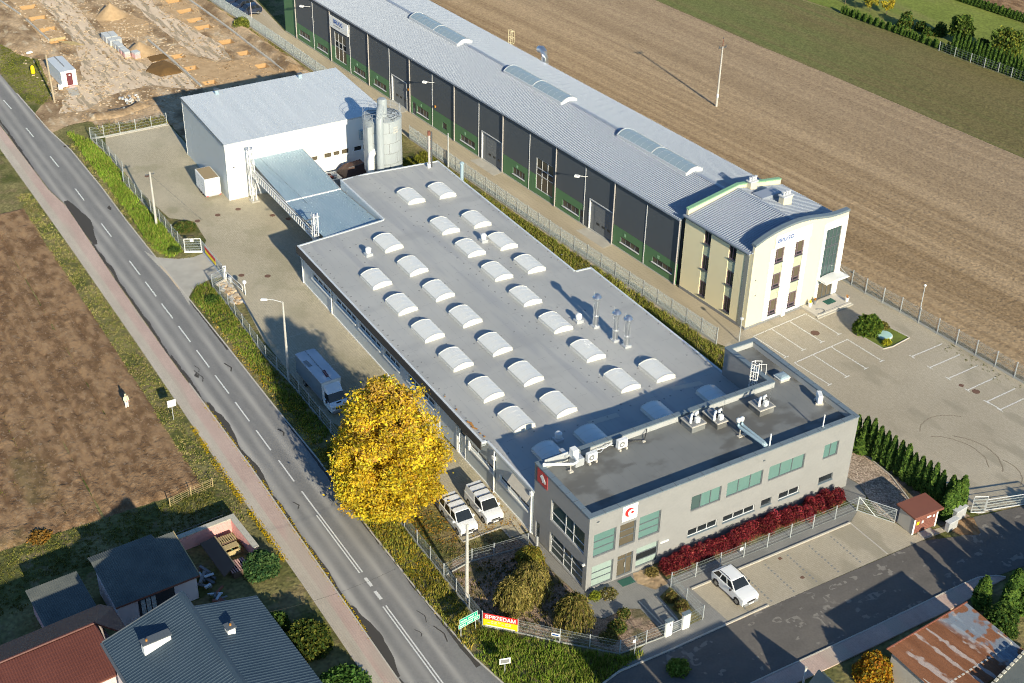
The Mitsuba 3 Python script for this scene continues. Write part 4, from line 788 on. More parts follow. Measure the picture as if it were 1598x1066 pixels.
for y0, h, lab in ((80.9, 7.6, 'white lattice pylon standing against the white hall'), (61.2, 7.3, 'white lattice pylon at the low hall end of the canopy')):
    k = thing('lattice_pylon', lab, 'pylon', 'pylons of the canopy')
    for dx in (0, .5):
        for dy in (0, .55): put('leg', box(2.45 + dx, 2.55 + dx, y0 + dy, y0 + dy + .1, 0, h - .4 * (dy > 0)), 'm_white', k)
    for z in np.arange(.6, h - .5, .75):
        put('brace', cat(tube([(2.5, y0 + .05, z), (2.5, y0 + .6, z + .7)], .03, 4), tube([(2.5, y0 + .05, z), (3.0, y0 + .05, z + .7)], .03, 4), box(2.45, 3.05, y0 + .02, y0 + .08, z, z + .06)), 'm_galv', k)
    put('head_plate', box(2.35, 3.15, y0 - .1, y0 + .75, h - .45, h - .35), 'm_lightframe', k); put('footing', box(2.2, 3.3, y0 - .3, y0 + .9, -.05, .15), 'm_concrete', k)
    put('stay', tube([(2.8, y0 + .3, h - .4), (5.0, 69 if y0 > 70 else 66, 4.6)], .02, 4), 'm_greycable', k)
put('crane_arm', cat(box(1.2, 2.5, 61.35, 61.45, 6.6, 6.7)), 'm_darkmetal', k)

sx, sy, sr, z0s, z1s = 18.55, 75.9, 2.45, 3.4, 10.5
si = thing('silo', 'big pale sheet steel silo with a bent pipe on its top', 'silo')
def ringpanel(r, a0, a1, za, zb, n=8):
    t = np.linspace(a0, a1, n); o = [(sx + r * math.cos(a), sy + r * math.sin(a)) for a in t]; i = [(sx + (r - .05) * math.cos(a), sy + (r - .05) * math.sin(a)) for a in t[::-1]]
    return loft([[(x, y, za) for x, y in o + i], [(x, y, zb) for x, y in o + i]])
put('inner_shell', lathe([(sr - .04, z0s), (sr - .04, z1s)], (sx, sy, 0), 32), 'm_lead', si)
for j in range(5):
    za, zb = z0s + j * (z1s - z0s) / 5, z0s + (j + 1) * (z1s - z0s) / 5
    for i in range(7):
        a0 = (i + .5 * (j % 2) + .15) * 2 * math.pi / 7; put('shell_panel', ringpanel(sr, a0 + .016, a0 + 2 * math.pi / 7 - .016, za + .035, zb - .035), 'm_silo', si)
put('roof_cone', lathe([(sr + .06, z1s), (sr + .06, z1s + .06), (.5, z1s + .55), (.01, z1s + .6)], (sx, sy, 0), 32), 'm_silo', si)
for i in range(9):
    a = i * 2 * math.pi / 9; put('roof_rib', tube([(sx + 2.4 * math.cos(a), sy + 2.4 * math.sin(a), z1s + .1), (sx + .7 * math.cos(a), sy + .7 * math.sin(a), z1s + .52)], .05, 4), 'm_darkmetal', si)
put('roof_step', cat(*[tube([(sx + r * math.cos(t), sy + r * math.sin(t), z1s + .62 - .2 * r) for t in np.linspace(-1.5, .6, 9)], .04, 4) for r in (1.2, 1.7, 2.1)]), 'm_darkmetal', si)
put('guard_rail', cat(*[tube([(sx + 2.4 * math.cos(t), sy + 2.4 * math.sin(t), z1s + h) for t in np.linspace(0, 2 * math.pi, 25)], .022, 4) for h in (.6, 1.1)], *[tube([(sx + 2.4 * math.cos(t), sy + 2.4 * math.sin(t), z1s), (sx + 2.4 * math.cos(t), sy + 2.4 * math.sin(t), z1s + 1.1)], .02, 4) for t in np.linspace(0, 2 * math.pi, 11)[:-1]]), 'm_galv', si)
put('cyclone', lathe([(.62, 0), (.62, 2.1), (.5, 2.25), (.01, 2.3)], (sx - .3, sy - .75, z1s + .4), 18), 'm_silo', si, 40)
pc = (sx - 1.55, sy - 2.5)
put('riser_pipe', tube([(pc[0], pc[1], z0s - .4), (pc[0], pc[1], z1s - .6), (pc[0] + .05, pc[1] + .1, z1s + .6), (pc[0] + .35, pc[1] + .6, z1s + 1.35), (pc[0] + .95, pc[1] + 1.5, z1s + 1.75)], .47, 14), 'm_silo', si, 50)
put('filter_box', bevbox(sx - 2.75, sx - 2.05, sy - 1.5, sy - .6, z0s, z1s - .5, .06), 'm_silo', si)
put('bent_duct', tube([(16.0, 74.2, 2.5), (16.0, 74.2, 5.6), (16.15, 74.3, 6.3), (16.6, 74.45, 6.6), (17.0, 74.6, 6.4)], .42, 12), 'm_white', si, 50)
put('emblem', cat(*[ringpanel(sr + .02, a0, a1, z, z + .14, 4) for a0, a1, z in ((-1.42, -1.12, 9.6), (-1.42, -1.34, 9.05), (-1.40, -1.12, 9.3), (-1.18, -1.12, 9.05), (-1.42, -1.12, 8.95))]), 'm_beige', si)
for a in np.linspace(0, 2 * math.pi, 7)[:-1]: put('support_leg', box(sx + 2 * math.cos(a) - .1, sx + 2 * math.cos(a) + .1, sy + 2 * math.sin(a) - .1, sy + 2 * math.sin(a) + .1, 0, z0s), 'm_galv', si)
put('rail_side', tube([(sx + 2.55, sy + .1, z1s - 1.5), (sx + 2.55, sy + .1, z1s + 1.2)], .03, 4), 'm_galv', si)
k = thing('chip_container', 'dark brown tarpaulin hopper beneath the wall windows beside the silo', 'container')
put('cover', loft([[(13.9, 78.2, 0), (17.6, 78.2, 0), (17.6, 81.8, 0), (13.9, 81.8, 0)], [(14.6, 78.9, 1.5), (17.6, 78.9, 1.5), (17.6, 81.5, 1.5), (14.6, 81.5, 1.5)], [(15.3, 79.6, 2.4), (17.6, 79.6, 2.6), (17.6, 81.0, 2.6), (15.3, 81.0, 2.4)]]), 'm_brownvinyl', k); put('ridge_tube', tube([(15.3, 79.6, 2.42), (17.6, 79.6, 2.62)], .06, 5), 'm_darkmetal', k)
k = thing('scrap_skip', 'pale skip heaped with scrap against the white hall wall', 'skip')
put('tub', loft([[(11.6, 79.6, .2), (14.0, 79.6, .2), (14.0, 81.6, .2), (11.6, 81.6, .2)], [(11.3, 79.4, 1.3), (14.3, 79.4, 1.3), (14.3, 81.8, 1.3), (11.3, 81.8, 1.3)]]), 'm_galv', k)
for i in range(26): put('scrap', cbox((11.6 + 2.4 * rng.random(), 79.7 + 1.8 * rng.random(), 1.35 + .3 * rng.random()), (.2 + .7 * rng.random(), .15 + .3 * rng.random(), .06 + .1 * rng.random()), rng.random() * 3), ['m_white', 'm_galv', 'm_redflag', 'm_beige', 'm_brown'][i % 5], k)
k = thing('blue_barrel_row', 'blue plastic drum lying beside the silo foot', 'drum'); put('drum', tube([(17.3, 73.6, 3.6), (18.2, 73.7, 3.6)], .3, 10), 'm_blueplastic', k); put('rim', tube([(17.28, 73.6, 3.6), (17.34, 73.6, 3.6)], .32, 10), 'm_frame', k)

# ---------------------------------------------------------------- the long green and charcoal hall
gh = thing('green_hall', 'very long charcoal and green hall with a pale ribbed roof along the field', 'hall')
GA, GU, GW = np.array([37.47, 38.07]), np.array([-.0746, .9972]), np.array([.9972, .0746])
GF = Fr(GA, GU, -GW)                                                 # long wall: s towards the far end, d outwards
def gxy(u, w): return GA + GU * u + GW * w
def g3(u, w, z): return np.array([*gxy(u, w), z])
MOD, ZE, ZS = 11.73, 8.55, 2.78
gates, bigs, smalls, doors = [(11.85, 16.55), (35.5, 40.35), (59.65, 63.95)], [(24.2, 27.85, .85, 5.3), (77.5, 81.15, .85, 5.35)], [(49.12, 50.25, .78, 1.76)], [(17.45, 18.5, .06, 1.95), (57.3, 58.3, .06, 2.0)]
wn = [(.75, 4.35, 1.1, 1.83), (6.75, 10.3, .96, 1.75), (18.62, 22.0, .82, 1.75), (30.3, 32.98, .85, 1.85), (42.03, 45.56, .8, 1.7), (53.9, 56.98, .74, 1.8), (65.65, 69.2, .8, 1.72), (71.8, 75.2, .75, 1.7), (83.55, 87.0, .8, 1.65), (89.45, 93.0, 1.0, 1.9)]
opens = [(a, b, .02, 4.22) for a, b in gates] + bigs + smalls + doors + wn
edges = [0] + [MOD / 2 * i for i in range(1, 16)] + [93.75]
for a, b in zip(edges[:-1], edges[1:]):
    hs = [o for o in opens if o[0] >= a - .2 and o[1] <= b + .2]
    gate = any(o[3] == 4.22 for o in hs)
    put('upper_panel', GF.poly(holes(sbox(a + .02, ZS + .012, b - .02, ZE), hs), -.2, 0), 'm_charcoal', gh)
    put('lower_panel', GF.poly(holes(sbox(a + .02, .1, b - .02, ZS), hs), -.2, -.004), 'm_charcoal' if gate else 'm_greenwall', gh)
put('end_panel', GF.box(93.78, 97.95, -.2, 0, 0, ZE), 'm_greenwall', gh)
put('plinth', GF.box(0, 97.95, -.22, .05, -.05, .1), 'm_base', gh)
put('core_wall', cat(GF.box(0, 97.9, -.6, -.45, 0, ZE - .1), GF.box(0, 97.9, -14.5, -14.3, 0, ZE), GF.box(97.7, 97.9, -14.3, -.6, 0, ZE)), 'm_charcoal', gh)
RW = 7.25; ZR = 10.05
au, aw = np.array([*GU, 0]), np.array([*GW, 0])
up = aw * (RW + .25) + np.array([0, 0, ZR - ZE - .05])
put('roof_slope', corr(g3(-.1, -.25, ZE + .08), au, up, 98.2, np.linalg.norm(up), .31, .10), 'm_groof', gh)
dn = -aw * (RW + .25) + np.array([0, 0, ZR - ZE - .05])
put('roof_slope', corr(g3(-.1, 2 * RW + .25, ZE + .08), au, dn, 98.2, np.linalg.norm(dn), .31, .10), 'm_groof', gh)
put('ridge_cap', loft([[g3(u, RW - .3, ZR + .07), g3(u, RW, ZR + .13), g3(u, RW + .3, ZR + .07), g3(u, RW, ZR + .02)] for u in (-.1, 98.1)]), 'm_groof', gh)
put('gutter', GF.box(-.1, 98.1, .02, .32, ZE - .08, ZE + .1), 'm_groof', gh)
for i in range(9): 
    put('downpipe', tube([GF.p(min(MOD * i, 93.75) + .05, .12, .1), GF.p(min(MOD * i, 93.75) + .05, .12, ZE - .1)], .085, 6), 'm_pipe', gh)
for i in range(8): put('panel_joint', GF.box(MOD * (i + .5) - .05, MOD * (i + .5) + .05, .0, .05, .1, ZE - .6), 'm_lightframe', gh)
for a, b in gates:
    k = put('sectional_gate', GF.box(a + .12, b - .12, -.22, -.16, .05, 4.1), 'm_gatewall', gh)
    for i in range(8): put('slat', GF.box(a + .14, b - .95, -.16, -.13, .08 + i * .5, .55 + i * .5), 'm_gatewall', k)
    for i in range(3): put('pane', GF.box(a + .6 + i * 1.05, a + 1.2 + i * 1.05, -.13, -.115, 1.15, 1.45), 'm_glassdark', k)
    put('frame', cat(GF.box(a, a + .12, -.2, .06, .03, 4.22), GF.box(b - .12, b, -.2, .06, .03, 4.22), GF.box(a + .12, b - .12, -.2, .06, 4.1, 4.22)), 'm_lightframe', k)
    put('threshold', prism(Polygon([gxy(a - .2, -.05), gxy(b + .2, -.05), gxy(b + .4, -1.6), gxy(a - .4, -1.6)]), -.02, .03), 'm_concrete', k)
for a, b, c, d in bigs:
    w = (b - a) / 3; window(GF, gh, a, b, c, d, (a + w, a + 2 * w), (c + 2.1, c + 3.0), -.12, 'm_lightframe', 'm_glassdark', .09, glass=['m_glassbrown', 'm_glassdark', 'm_glassbrown'])
for a, b, c, d in wn: window(GF, gh, a, b, c, d, [a + (b - a) * t for t in (.25, .5, .75)], (), -.12, 'm_frame', 'm_glassdark', .06, glass=['m_glassdark', 'm_glassbrown'], sill='m_lightframe')
for a, b, c, d in smalls: window(GF, gh, a, b, c, d, (), (), -.12, 'm_frame', 'm_glassdark', .06)
for a, b, c, d in doors: 
    k = put('door', GF.box(a, b, -.14, -.08, c, d), 'm_frame', gh); put('pane', GF.box(a + .2, b - .2, -.08, -.065, 1.0, 1.75), 'm_glassdark', k)
for a in (3.1, 9.3, 31.8, 44.2, 55.6, 68, 74): put('number_plate', GF.box(a, a + .35, 0, .02, 2.0, 2.4), 'm_greentrim', gh)
k = thing('hall_sign', 'white sign board with dark blue lettering high on the green hall', 'sign')
put('board', GF.box(76.4, 82.15, .06, .2, 5.85, 7.65), 'm_white', k)
GFm = Fr(gxy(80.95, 0), -GU, -GW)
put('lettering', GFm.plate('BRUGG', 0, 6.75, .62, .205), 'm_bluetext', k)
put('small_text', cat(*[GFm.box(.1 + i * .42, .42 + i * .42, .205, .215, 6.3, 6.45) for i in range(5)]), 'm_lead', k, kind='stuff')
def vault(u0, u1, wdt=2.5, h=.52, lab=''):
    k = thing('ridge_skylight', lab, 'skylight', 'barrel skylights on the green hall ridge')
    a = np.linspace(-1, 1, 11)
    put('curb', cat(*[GF.w(*box(u0, u1, -RW - wdt / 2 - .06, -RW - wdt / 2 + .04, ZR - .35, ZR + .22)), GF.w(*box(u0, u1, -RW + wdt / 2 - .04, -RW + wdt / 2 + .06, ZR - .35, ZR + .22))]), 'm_lightframe', k)
    ring = lambda u, o: [g3(u, RW + x * (wdt / 2 + o), ZR + .12 + (h + o) * (1 - x * x)) for x in a]
    mid_ = (u0 + u1) / 2
    for s, e in ((u0 + .1, mid_ - .1), (mid_ + .1, u1 - .1)): put('vault', loft([ring(s, 0) + [g3(s, RW, ZR)], ring(e, 0) + [g3(e, RW, ZR)]]), 'm_poly', k, 30)
    for u in (u0, mid_, u1): put('end_arch', loft([ring(u - .06, .04) + [g3(u - .1, RW + wdt / 2, ZR - .3), g3(u - .1, RW - wdt / 2, ZR - .3)], ring(u + .06, .04) + [g3(u + .1, RW + wdt / 2, ZR - .3), g3(u + .1, RW - wdt / 2, ZR - .3)]]), 'm_lightframe', k)
    for i in range(1, 12):
        u = u0 + (u1 - u0) * i / 12
        if abs(u - mid_) > .3: put('glazing_bar', loft([ring(u - .02, .02), ring(u + .02, .02)], False), 'm_lightframe', k)
vault(6.3, 19.3, lab='double barrel skylight on the ridge nearest the yellow building')
vault(30.9, 44.0, lab='double barrel skylight at the middle of the green hall ridge')
vault(55.6, 68.6, lab='double barrel skylight on the far part of the green hall ridge')
vault(80.5, 93.4, lab='double barrel skylight cut by the top edge of the photo')
k = thing('roof_ladder', 'cream caged ladder rising over the far eave of the green hall', 'ladder')
P0 = g3(55.3, 14.9, 0)
for s in (-.3, .3): put('rail', tube([P0 + au * s + [0, 0, 3], P0 + au * s + [0, 0, 10.6]], .04, 4), 'm_cream', k)
for z in np.arange(7.6, 10.6, .4): put('rung', tube([P0 - au * .3 + [0, 0, z], P0 + au * .3 + [0, 0, z]], .03, 4), 'm_cream', k)
for z in (8.6, 9.5, 10.5): put('hoop', tube([P0 - au * .3 + [0, 0, z], P0 - au * .4 + aw * .5 + [0, 0, z], P0 + au * .4 + aw * .5 + [0, 0, z], P0 + au * .3 + [0, 0, z]], .03, 4), 'm_cream', k)
for s in (-.4, 0, .4): put('cage_bar', tube([P0 + au * s + aw * .5 + [0, 0, 8.6], P0 + au * s + aw * .5 + [0, 0, 10.5]], .025, 4), 'm_cream', k)
k = thing('vent_pipe', 'shiny bent steel vent pipe beyond the far eave of the green hall', 'vent')
P0 = g3(46.9, 15.1, 0)
put('pipe', tube([P0 + [0, 0, 4], P0 + [0, 0, 9.2], P0 + au * .25 + [0, 0, 9.9], P0 + au * .8 + [0, 0, 10.2], P0 + au * 1.4 + [0, 0, 10.0]], .5, 12), 'm_steel', k, 50); put('strap', lathe([(.54, 8.3), (.54, 8.45)], (P0[0], P0[1], 0), 12), 'm_galv', k)
for u, lab in ((17.15, 'floodlight on a short arm on the green hall, nearest the yellow building'), (52.2, 'floodlight on a short arm at the middle of the green hall'), (88.6, 'floodlight on a short arm near the far end of the green hall')):
    k = thing('wall_floodlight', lab, 'floodlight', 'floodlights on the green hall')
    put('arm', tube([GF.p(u, .05, 6.9), GF.p(u, .5, 7.0), GF.p(u + .5, 1.0, 7.05)], .05, 5), 'm_lightframe', k)
    put('lamp_head', move(bevbox(-.22, .22, -.32, .32, -.12, .12, .05), GF.p(u + .6, 1.25, 7.05), .6), 'm_white', k)
for u in (51.9, 59.1): put('beacon', GF.box(u - .1, u + .1, .02, .2, 3.3, 3.6), 'm_orange', gh)

# ---------------------------------------------------------------- the yellow office building
yb = thing('yellow_building', 'three storey cream yellow office building with curved parapet and vertical window bands', 'building')
U0, U1, YW = -.72, -11.75, 14.3
YS = Fr(gxy(0, 0), GU, -GW)                                          # side wall
YF = Fr(gxy(U1, 0), GW, -GU)                                         # front wall: s = across
sv = [(-5.05, -3.92), (-9.12, -7.95)]; zz = [(7.4, 9.2), (4.15, 5.9), (.75, 2.6)]
sg = holes(sbox(U1 + .01, .35, U0, 9.45), [(a, b, .6, 9.22) for a, b in sv])
put('side_wall', YS.poly(sg, -.3, 0), 'm_cream', yb)
put('side_plinth', YS.box(U1, U0, -.3, .02, 0, .35), 'm_lead', yb)
fv = [(3.3, 4.6), (6.3, 7.6)]
top = [(0, 10.45), (.8, 10.75), (1.6, 11.02), (2.9, 11.32), (4.2, 11.5), (5.5, 11.6), (6.7, 11.6), (8.0, 11.48), (9.2, 11.27), (10.4, 11.03), (11.2, 10.9), (12.0, 10.82), (12.9, 10.8), (14.3, 10.82)]
fg = Polygon([(0, .3), *top, (YW, .3)])
fg = holes(fg, [(a, b, .65, 9.22) for a, b in fv] + [(11.1, 13.45, .25, 9.3)])
put('front_wall', YF.poly(fg, -.3, 0), 'm_creamlight', yb)
put('front_plinth', cat(YF.box(0, 11.1, -.3, .02, 0, .3), YF.box(13.45, YW, -.3, .02, 0, .3)), 'm_lead', yb)
put('white_band', cat(YF.poly(holes(sbox(2.55, .3, 8.35, 9.35), [(a, b, .65, 9.22) for a, b in fv]), 0, .03)), 'm_white', yb)
put('white_bay', YF.poly(holes(Polygon([(10.65, .3), (10.65, 10.1), (11.0, 10.2), (YW, 10.3), (YW, .3)]), [(11.1, 13.45, .25, 9.3)]), 0, .03), 'm_white', yb)
tp = Polygon(top + [(x, z + .28) for x, z in top[::-1]])
put('front_coping', YF.poly(tp, -.55, .1), 'm_coping', yb)
put('other_walls', cat(YS.box(U1 + .3, U0, -YW, -YW + .3, 0, 9.5), YS.box(U0 - .25, U0, -YW + .3, -.3, 0, 9.0)), 'm_cream', yb)
put('inner_dark', cat(YS.box(U1 + .5, U0 - .4, -.62, -.6, .1, 9.2), YF.box(.6, 13.8, -.62, -.6, .1, 9.3)), 'm_blackplastic', yb)
for a, b in sv:
    for c, d in zz:
        window(YS, yb, a, b, c, d, (a + .6,), (), -.16, 'm_purpleframe', 'm_glassdark', .09, sill='m_darkmetal')
    for c, d in ((5.96, 7.34), (2.66, 4.09)):
        for i in range(4): put('spandrel_board', YS.box(a, b, -.14, -.09 + .01 * (i % 2), c + i * (d - c) / 4 + .01, c + (i + 1) * (d - c) / 4 - .01), 'm_spandrel', yb)
for a, b in fv:
    for c, d in zz: window(YF, yb, a, b, c, d, (a + .4,), (c + .42,), -.14, 'm_purpleframe', 'm_glassdark', .08, sill='m_darkmetal', glass=['m_glassdark', 'm_glassbrown'])
    for c, d in ((5.96, 7.34), (2.66, 4.09)):
        for i in range(4): put('spandrel_board', YF.box(a, b, -.12, -.08 + .01 * (i % 2), c + i * (d - c) / 4 + .01, c + (i + 1) * (d - c) / 4 - .01), 'm_spandrel', yb)
window(YF, yb, 11.12, 13.43, 6.98, 9.28, (11.65, 12.25, 12.85), (8.05,), -.12, 'm_frame', 'm_glassgreen', .08, name='stair_glazing')
window(YF, yb, 11.12, 13.43, 3.1, 6.9, (11.65, 12.25, 12.85), (4.4, 5.7), -.12, 'm_frame', 'm_glassgreen', .08, name='stair_glazing')
window(YF, yb, 11.12, 13.43, .26, 3.05, (12.0, 12.7), (2.3,), -.12, 'm_frame', 'm_glassgreen', .08, name='entrance_glazing', glass=['m_glassbrown', 'm_glassgreen'])
put('grey_pilaster', YS.box(-11.15, -10.55, 0, .05, .3, 9.35), 'm_greytrim', yb)
put('eave_board', YS.box(U1 + .5, U0, .02, .30, 9.24, 9.44), 'm_greytrim', yb); put('gutter', YS.box(U1 + .35, U0 + .1, .15, .42, 9.46, 9.62), 'm_groof', yb)
YRW, YRZ = 7.3, 10.95
up = aw * (YRW + .2) + np.array([0, 0, YRZ - 9.55]); put('roof_slope', corr(g3(U0 - .3, -.2, 9.58), -au, up, 10.6, np.linalg.norm(up), .34, .10), 'm_groof', yb)
dn = -aw * (YW - YRW + .15) + np.array([0, 0, YRZ - 9.55]); put('roof_slope', corr(g3(U0 - .3, YW + .15, 9.58), -au, dn, 10.6, np.linalg.norm(dn), .34, .10), 'm_groof', yb)
put('ridge_cap', loft([[g3(u, YRW - .3, YRZ + .03), g3(u, YRW, YRZ + .12), g3(u, YRW + .3, YRZ + .03)] for u in (U0 - .3, U1 + .4)]), 'm_groof', yb)
gp_ = [(0, 9.0), (0, 10.25), (YRW + .2, 11.35), (YW, 10.25), (YW, 9.0)]
YB = Fr(gxy(U0, 0), GW, GU)
put('rear_parapet', YB.poly(Polygon(gp_), -.3, 0), 'm_creamlight', yb)
put('green_coping', YB.poly(Polygon(gp_[1:4] + [(YW, 10.4), (YRW + .2, 11.5), (0, 10.4)]), -.38, .12), 'm_greentrim', yb)
for u, w, s, lab in ((-6.1, 9.9, (.75, 1.35), 1), (-1.35, 9.2, (.7, 1.0), 0)):
    kk = put('chimney', GF.box(u - s[0] / 2, u + s[0] / 2, -w - s[1] / 2, -w + s[1] / 2, 10.0, 11.55), 'm_creamlight', yb)
    put('cap', GF.box(u - s[0] / 2 - .1, u + s[0] / 2 + .1, -w - s[1] / 2 - .1, -w + s[1] / 2 + .1, 11.55, 11.65), 'm_lightframe', kk)
    for d in (-.35, .1, .5): put('pot', lathe([(.13, 0), (.13, .3), (.18, .35), (.18, .45)], (*gxy(u, w + d), 11.65), 8), 'm_lightframe', kk)
put('roof_cabin', GF.box(-4.6, -3.0, -10.8, -7.8, 10.2, 11.1), 'm_groof', yb)
k = thing('building_sign', 'white sign board with blue lettering under the curved parapet of the yellow building', 'sign')
put('board', YF.box(3.0, 8.45, .04, .12, 9.4, 10.95), 'm_white', k); put('lettering', YF.plate('BRUGG', 3.25, 10.05, .5, .125), 'm_bluetext', k)
put('pale_letters', cat(*[YF.box(6.0 + i * .42, 6.25 + i * .42, .125, .135, 9.95 + .05 * (i % 2), 10.3 + .06 * (i % 3)) for i in range(5)]), 'm_paletext', k, kind='stuff')
for w, z in ((.9, 4.1), (.65, 6.1)): put('wall_spot', YF.box(w, w + .14, .0, .06, z, z + .14), 'm_lead', yb)
k = thing('entrance_canopy', 'curved white glass canopy over the entrance of the yellow building', 'canopy')
ca = np.linspace(0, 1, 7)
put('sheet', loft([[YF.p(10.7 + 3.7 * t, 1.5 * s + .02, 3.1 + .25 * math.sin(math.pi * t) + dz) for t in ca for dz in (0,)] + [YF.p(10.7 + 3.7 * t, 1.5 * s + .02, 3.04 + .25 * math.sin(math.pi * t)) for t in ca[::-1]] for s in (0, 1)]), 'm_whitepaint', k)
for t in (0, 1): put('bracket', tube([YF.p(10.75 + 3.6 * t, 1.4, 3.05), YF.p(10.75 + 3.6 * t, .03, 3.6)], .035, 4), 'm_galv', k)
k = thing('entrance_steps', 'pale stone entrance platform with one step before the yellow building', 'steps')
put('platform', YF.box(8.7, 14.15, .02, 2.6, 0, .24), 'm_beige', k); put('step', YF.box(8.6, 14.25, 2.6, 2.85, 0, .12), 'm_concrete', k); put('trim', YF.box(8.9, 13.95, 2.3, 2.38, .24, .246), 'm_lead', k)
put('door_mat', YF.box(11.5, 12.9, .6, 1.5, .24, .255), 'm_mat', k); put('ramp_loop', tube([YF.p(9.6 + .7 * math.cos(t), 2.0 + .5 * math.sin(t), .27) for t in np.linspace(-1.6, 2.4, 12)], .06, 5), 'm_lead', k)
for i, (w, d, lab, fl) in enumerate([(9.5, .6, 'white flower pot with yellow flowers by the entrance', 'm_yellow'), (10.35, .5, 'taller pot with orange leaves by the entrance', 'm_orange'), (13.9, 2.1, 'white pot at the right end of the entrance platform', 'm_orange')]):
    k = thing('flower_pot', lab, 'flower pot', 'pots at the yellow building'); b = YF.p(w, d, .24)
    put('pot', lathe([(.16, 0), (.25, .5), (.25, .55), (.2, .55), (.2, .45)], b, 12), 'm_white' if i != 1 else 'm_lead', k, 30)
    put('plant', cat(*[move(loft([[(-.03, 0, 0), (.03, 0, 0), (.03, .02, 0), (-.03, .02, 0)], [(-.07, .05, .2), (.07, .05, .2), (.07, .08, .2), (-.07, .08, .2)], [(-.01, .14, .38), (.01, .14, .38), (.01, .15, .38), (-.01, .15, .38)]]), b + [0, 0, .42], a) for a in np.linspace(0, 6, 9)]), fl, k)
k = thing('gas_cabinet', 'small white meter cabinet on the front wall of the yellow building', 'cabinet'); put('body', YF.box(5.35, 5.85, .05, .3, .1, 1.1), 'm_white', k); put('lid', YF.box(5.32, 5.88, .04, .34, 1.1, 1.16), 'm_lightframe', k)

# ---------------------------------------------------------------- houses at the bottom left
HR = math.radians(3.6)
class Loc:
    """A house's own axes: x right, y away, turned a little."""
    def __init__(s, o, a): s.o, s.a = o, a
    def __call__(s, m): return move(m, (s.o[0], s.o[1], 0), s.a)
    def v(s, p): return rot(np.array([p], float), s.a)[0] + [s.o[0], s.o[1], 0]
    def d(s, p): return rot(np.array([p], float), s.a)[0]
B = Loc((-32.5, 5.9), HR)
bh = thing('blue_roof_house', 'house with a ribbed blue-grey metal roof and two white chimneys at the bottom edge', 'house')
put('walls', B(prism(Polygon([(-5.7, -.4), (-.2, -.4), (-.2, -2.0), (4.3, -2.0), (4.3, -24), (-5.7, -24)]), 0, 8.2)), 'm_pinkwhite', bh)
put('gable', B(loft([[(-5.7, -.4, 8.0), (-.1, -.4, 8.0), (-.1, -.4, 9.8)], [(-5.7, -.7, 8.0), (-.1, -.7, 8.0), (-.1, -.7, 9.8)]])), 'm_pinkwhite', bh); put('gable', B(loft([[(-.1, -2.05, 8.0), (4.2, -2.05, 8.0), (-.1, -2.05, 9.7)], [(-.1, -2.3, 8.0), (4.2, -2.3, 8.0), (-.1, -2.3, 9.7)]])), 'm_pinkwhite', bh)
def roofside(loc, p0, along, upv, L, par, m, per=.27, h=.026, name='roof_slope'):
    upv = np.array(upv, float); return put(name, corr(loc.v(p0), loc.d(along), loc.d(upv), L, np.linalg.norm(upv), per, h), m, par)
roofside(B, (-6.2, 0, 8.35), (0, -1, 0), (6.2, 0, 1.7), 24, bh, 'm_blueroof'); roofside(B, (5.2, -1.7, 8.45), (0, -1, 0), (-5.2, 0, 1.55), 22, bh, 'm_blueroof')
put('ridge_cap', B(loft([[(-.28, y, 9.98), (0, y, 10.14), (.28, y, 9.98)] for y in (.05, -24)])), 'm_blueroof', bh)
put('verge_board', B(cat(loft([[(-6.25, 0, 8.1), (-6.25, 0, 8.4), (0, 0, 10.1), (0, 0, 9.8)], [(-6.25, .05, 8.1), (-6.25, .05, 8.4), (0, .05, 10.1), (0, .05, 9.8)]]))), 'm_frame', bh)
put('gutter', B(box(-6.4, -6.22, -24, 0, 8.2, 8.34)), 'm_frame', bh); put('soffit', B(box(-6.2, -5.7, -24, -.05, 8.05, 8.12)), 'm_white', bh)
for (x0, x1, y0, y1, z0, z1) in ((-4.3, -2.25, -3.5, -2.9, 8.6, 9.85), (1.25, 1.85, -5.5, -4.9, 9.0, 10.05)):
    kk = put('chimney', B(bevbox(x0, x1, y0, y1, z0, z1, .03)), 'm_whitepaint', bh); put('cap', B(box(x0 - .07, x1 + .07, y0 - .07, y1 + .07, z1, z1 + .09)), 'm_frame', kk)
    put('pot', lathe([(.08, 0), (.08, .14)], B.v((x0 + .35, (y0 + y1) / 2, z1 + .09)), 10), 'm_orange', kk)
R = Loc((-37.9, 10.35), math.radians(4.9))
rh = thing('red_roof_house', 'low house with a dark red tiled roof at the left bottom edge', 'house')
put('walls', R(box(-40, .6, -3.4, 2.9, 0, 4.1)), 'm_pinkwhite', rh)
def tiles(loc, p0, along, upv, L, par, m):
    a, u = loc.d(along), loc.d(upv); W = np.linalg.norm(upv); u = u / W; n = np.cross(a, u); n *= np.sign(n[2])
    rows = int(W / .36); b = MB()
    for i in range(rows):
        lo, hi = i * .36, (i + 1) * .36 + .02; k = int(L / .2); x = np.arange(k * 4 + 1) * .05; w = .028 * np.sin(2 * np.pi * x / .2)
        e0 = loc.v(p0) + x[:, None] * a + lo * u + (w[:, None] + .035) * n; e1 = loc.v(p0) + x[:, None] * a + hi * u + w[:, None] * n; e2 = e0 - .035 * n
        j = np.arange(len(x) - 1); m_ = len(x)
        b.add(np.vstack([e0, e1, e2]), np.vstack([np.stack([j, j + 1, j + 1 + m_, j + m_], 1), np.stack([j + 2 * m_, j + 1 + 2 * m_, j + 1, j], 1)]))
    return put('tile_slope', b.get(), m, par)
tiles(R, (-24, -4.1, 4.15), (1, 0, 0), (0, 4.1, 1.75), 23.8, rh, 'm_redroof')
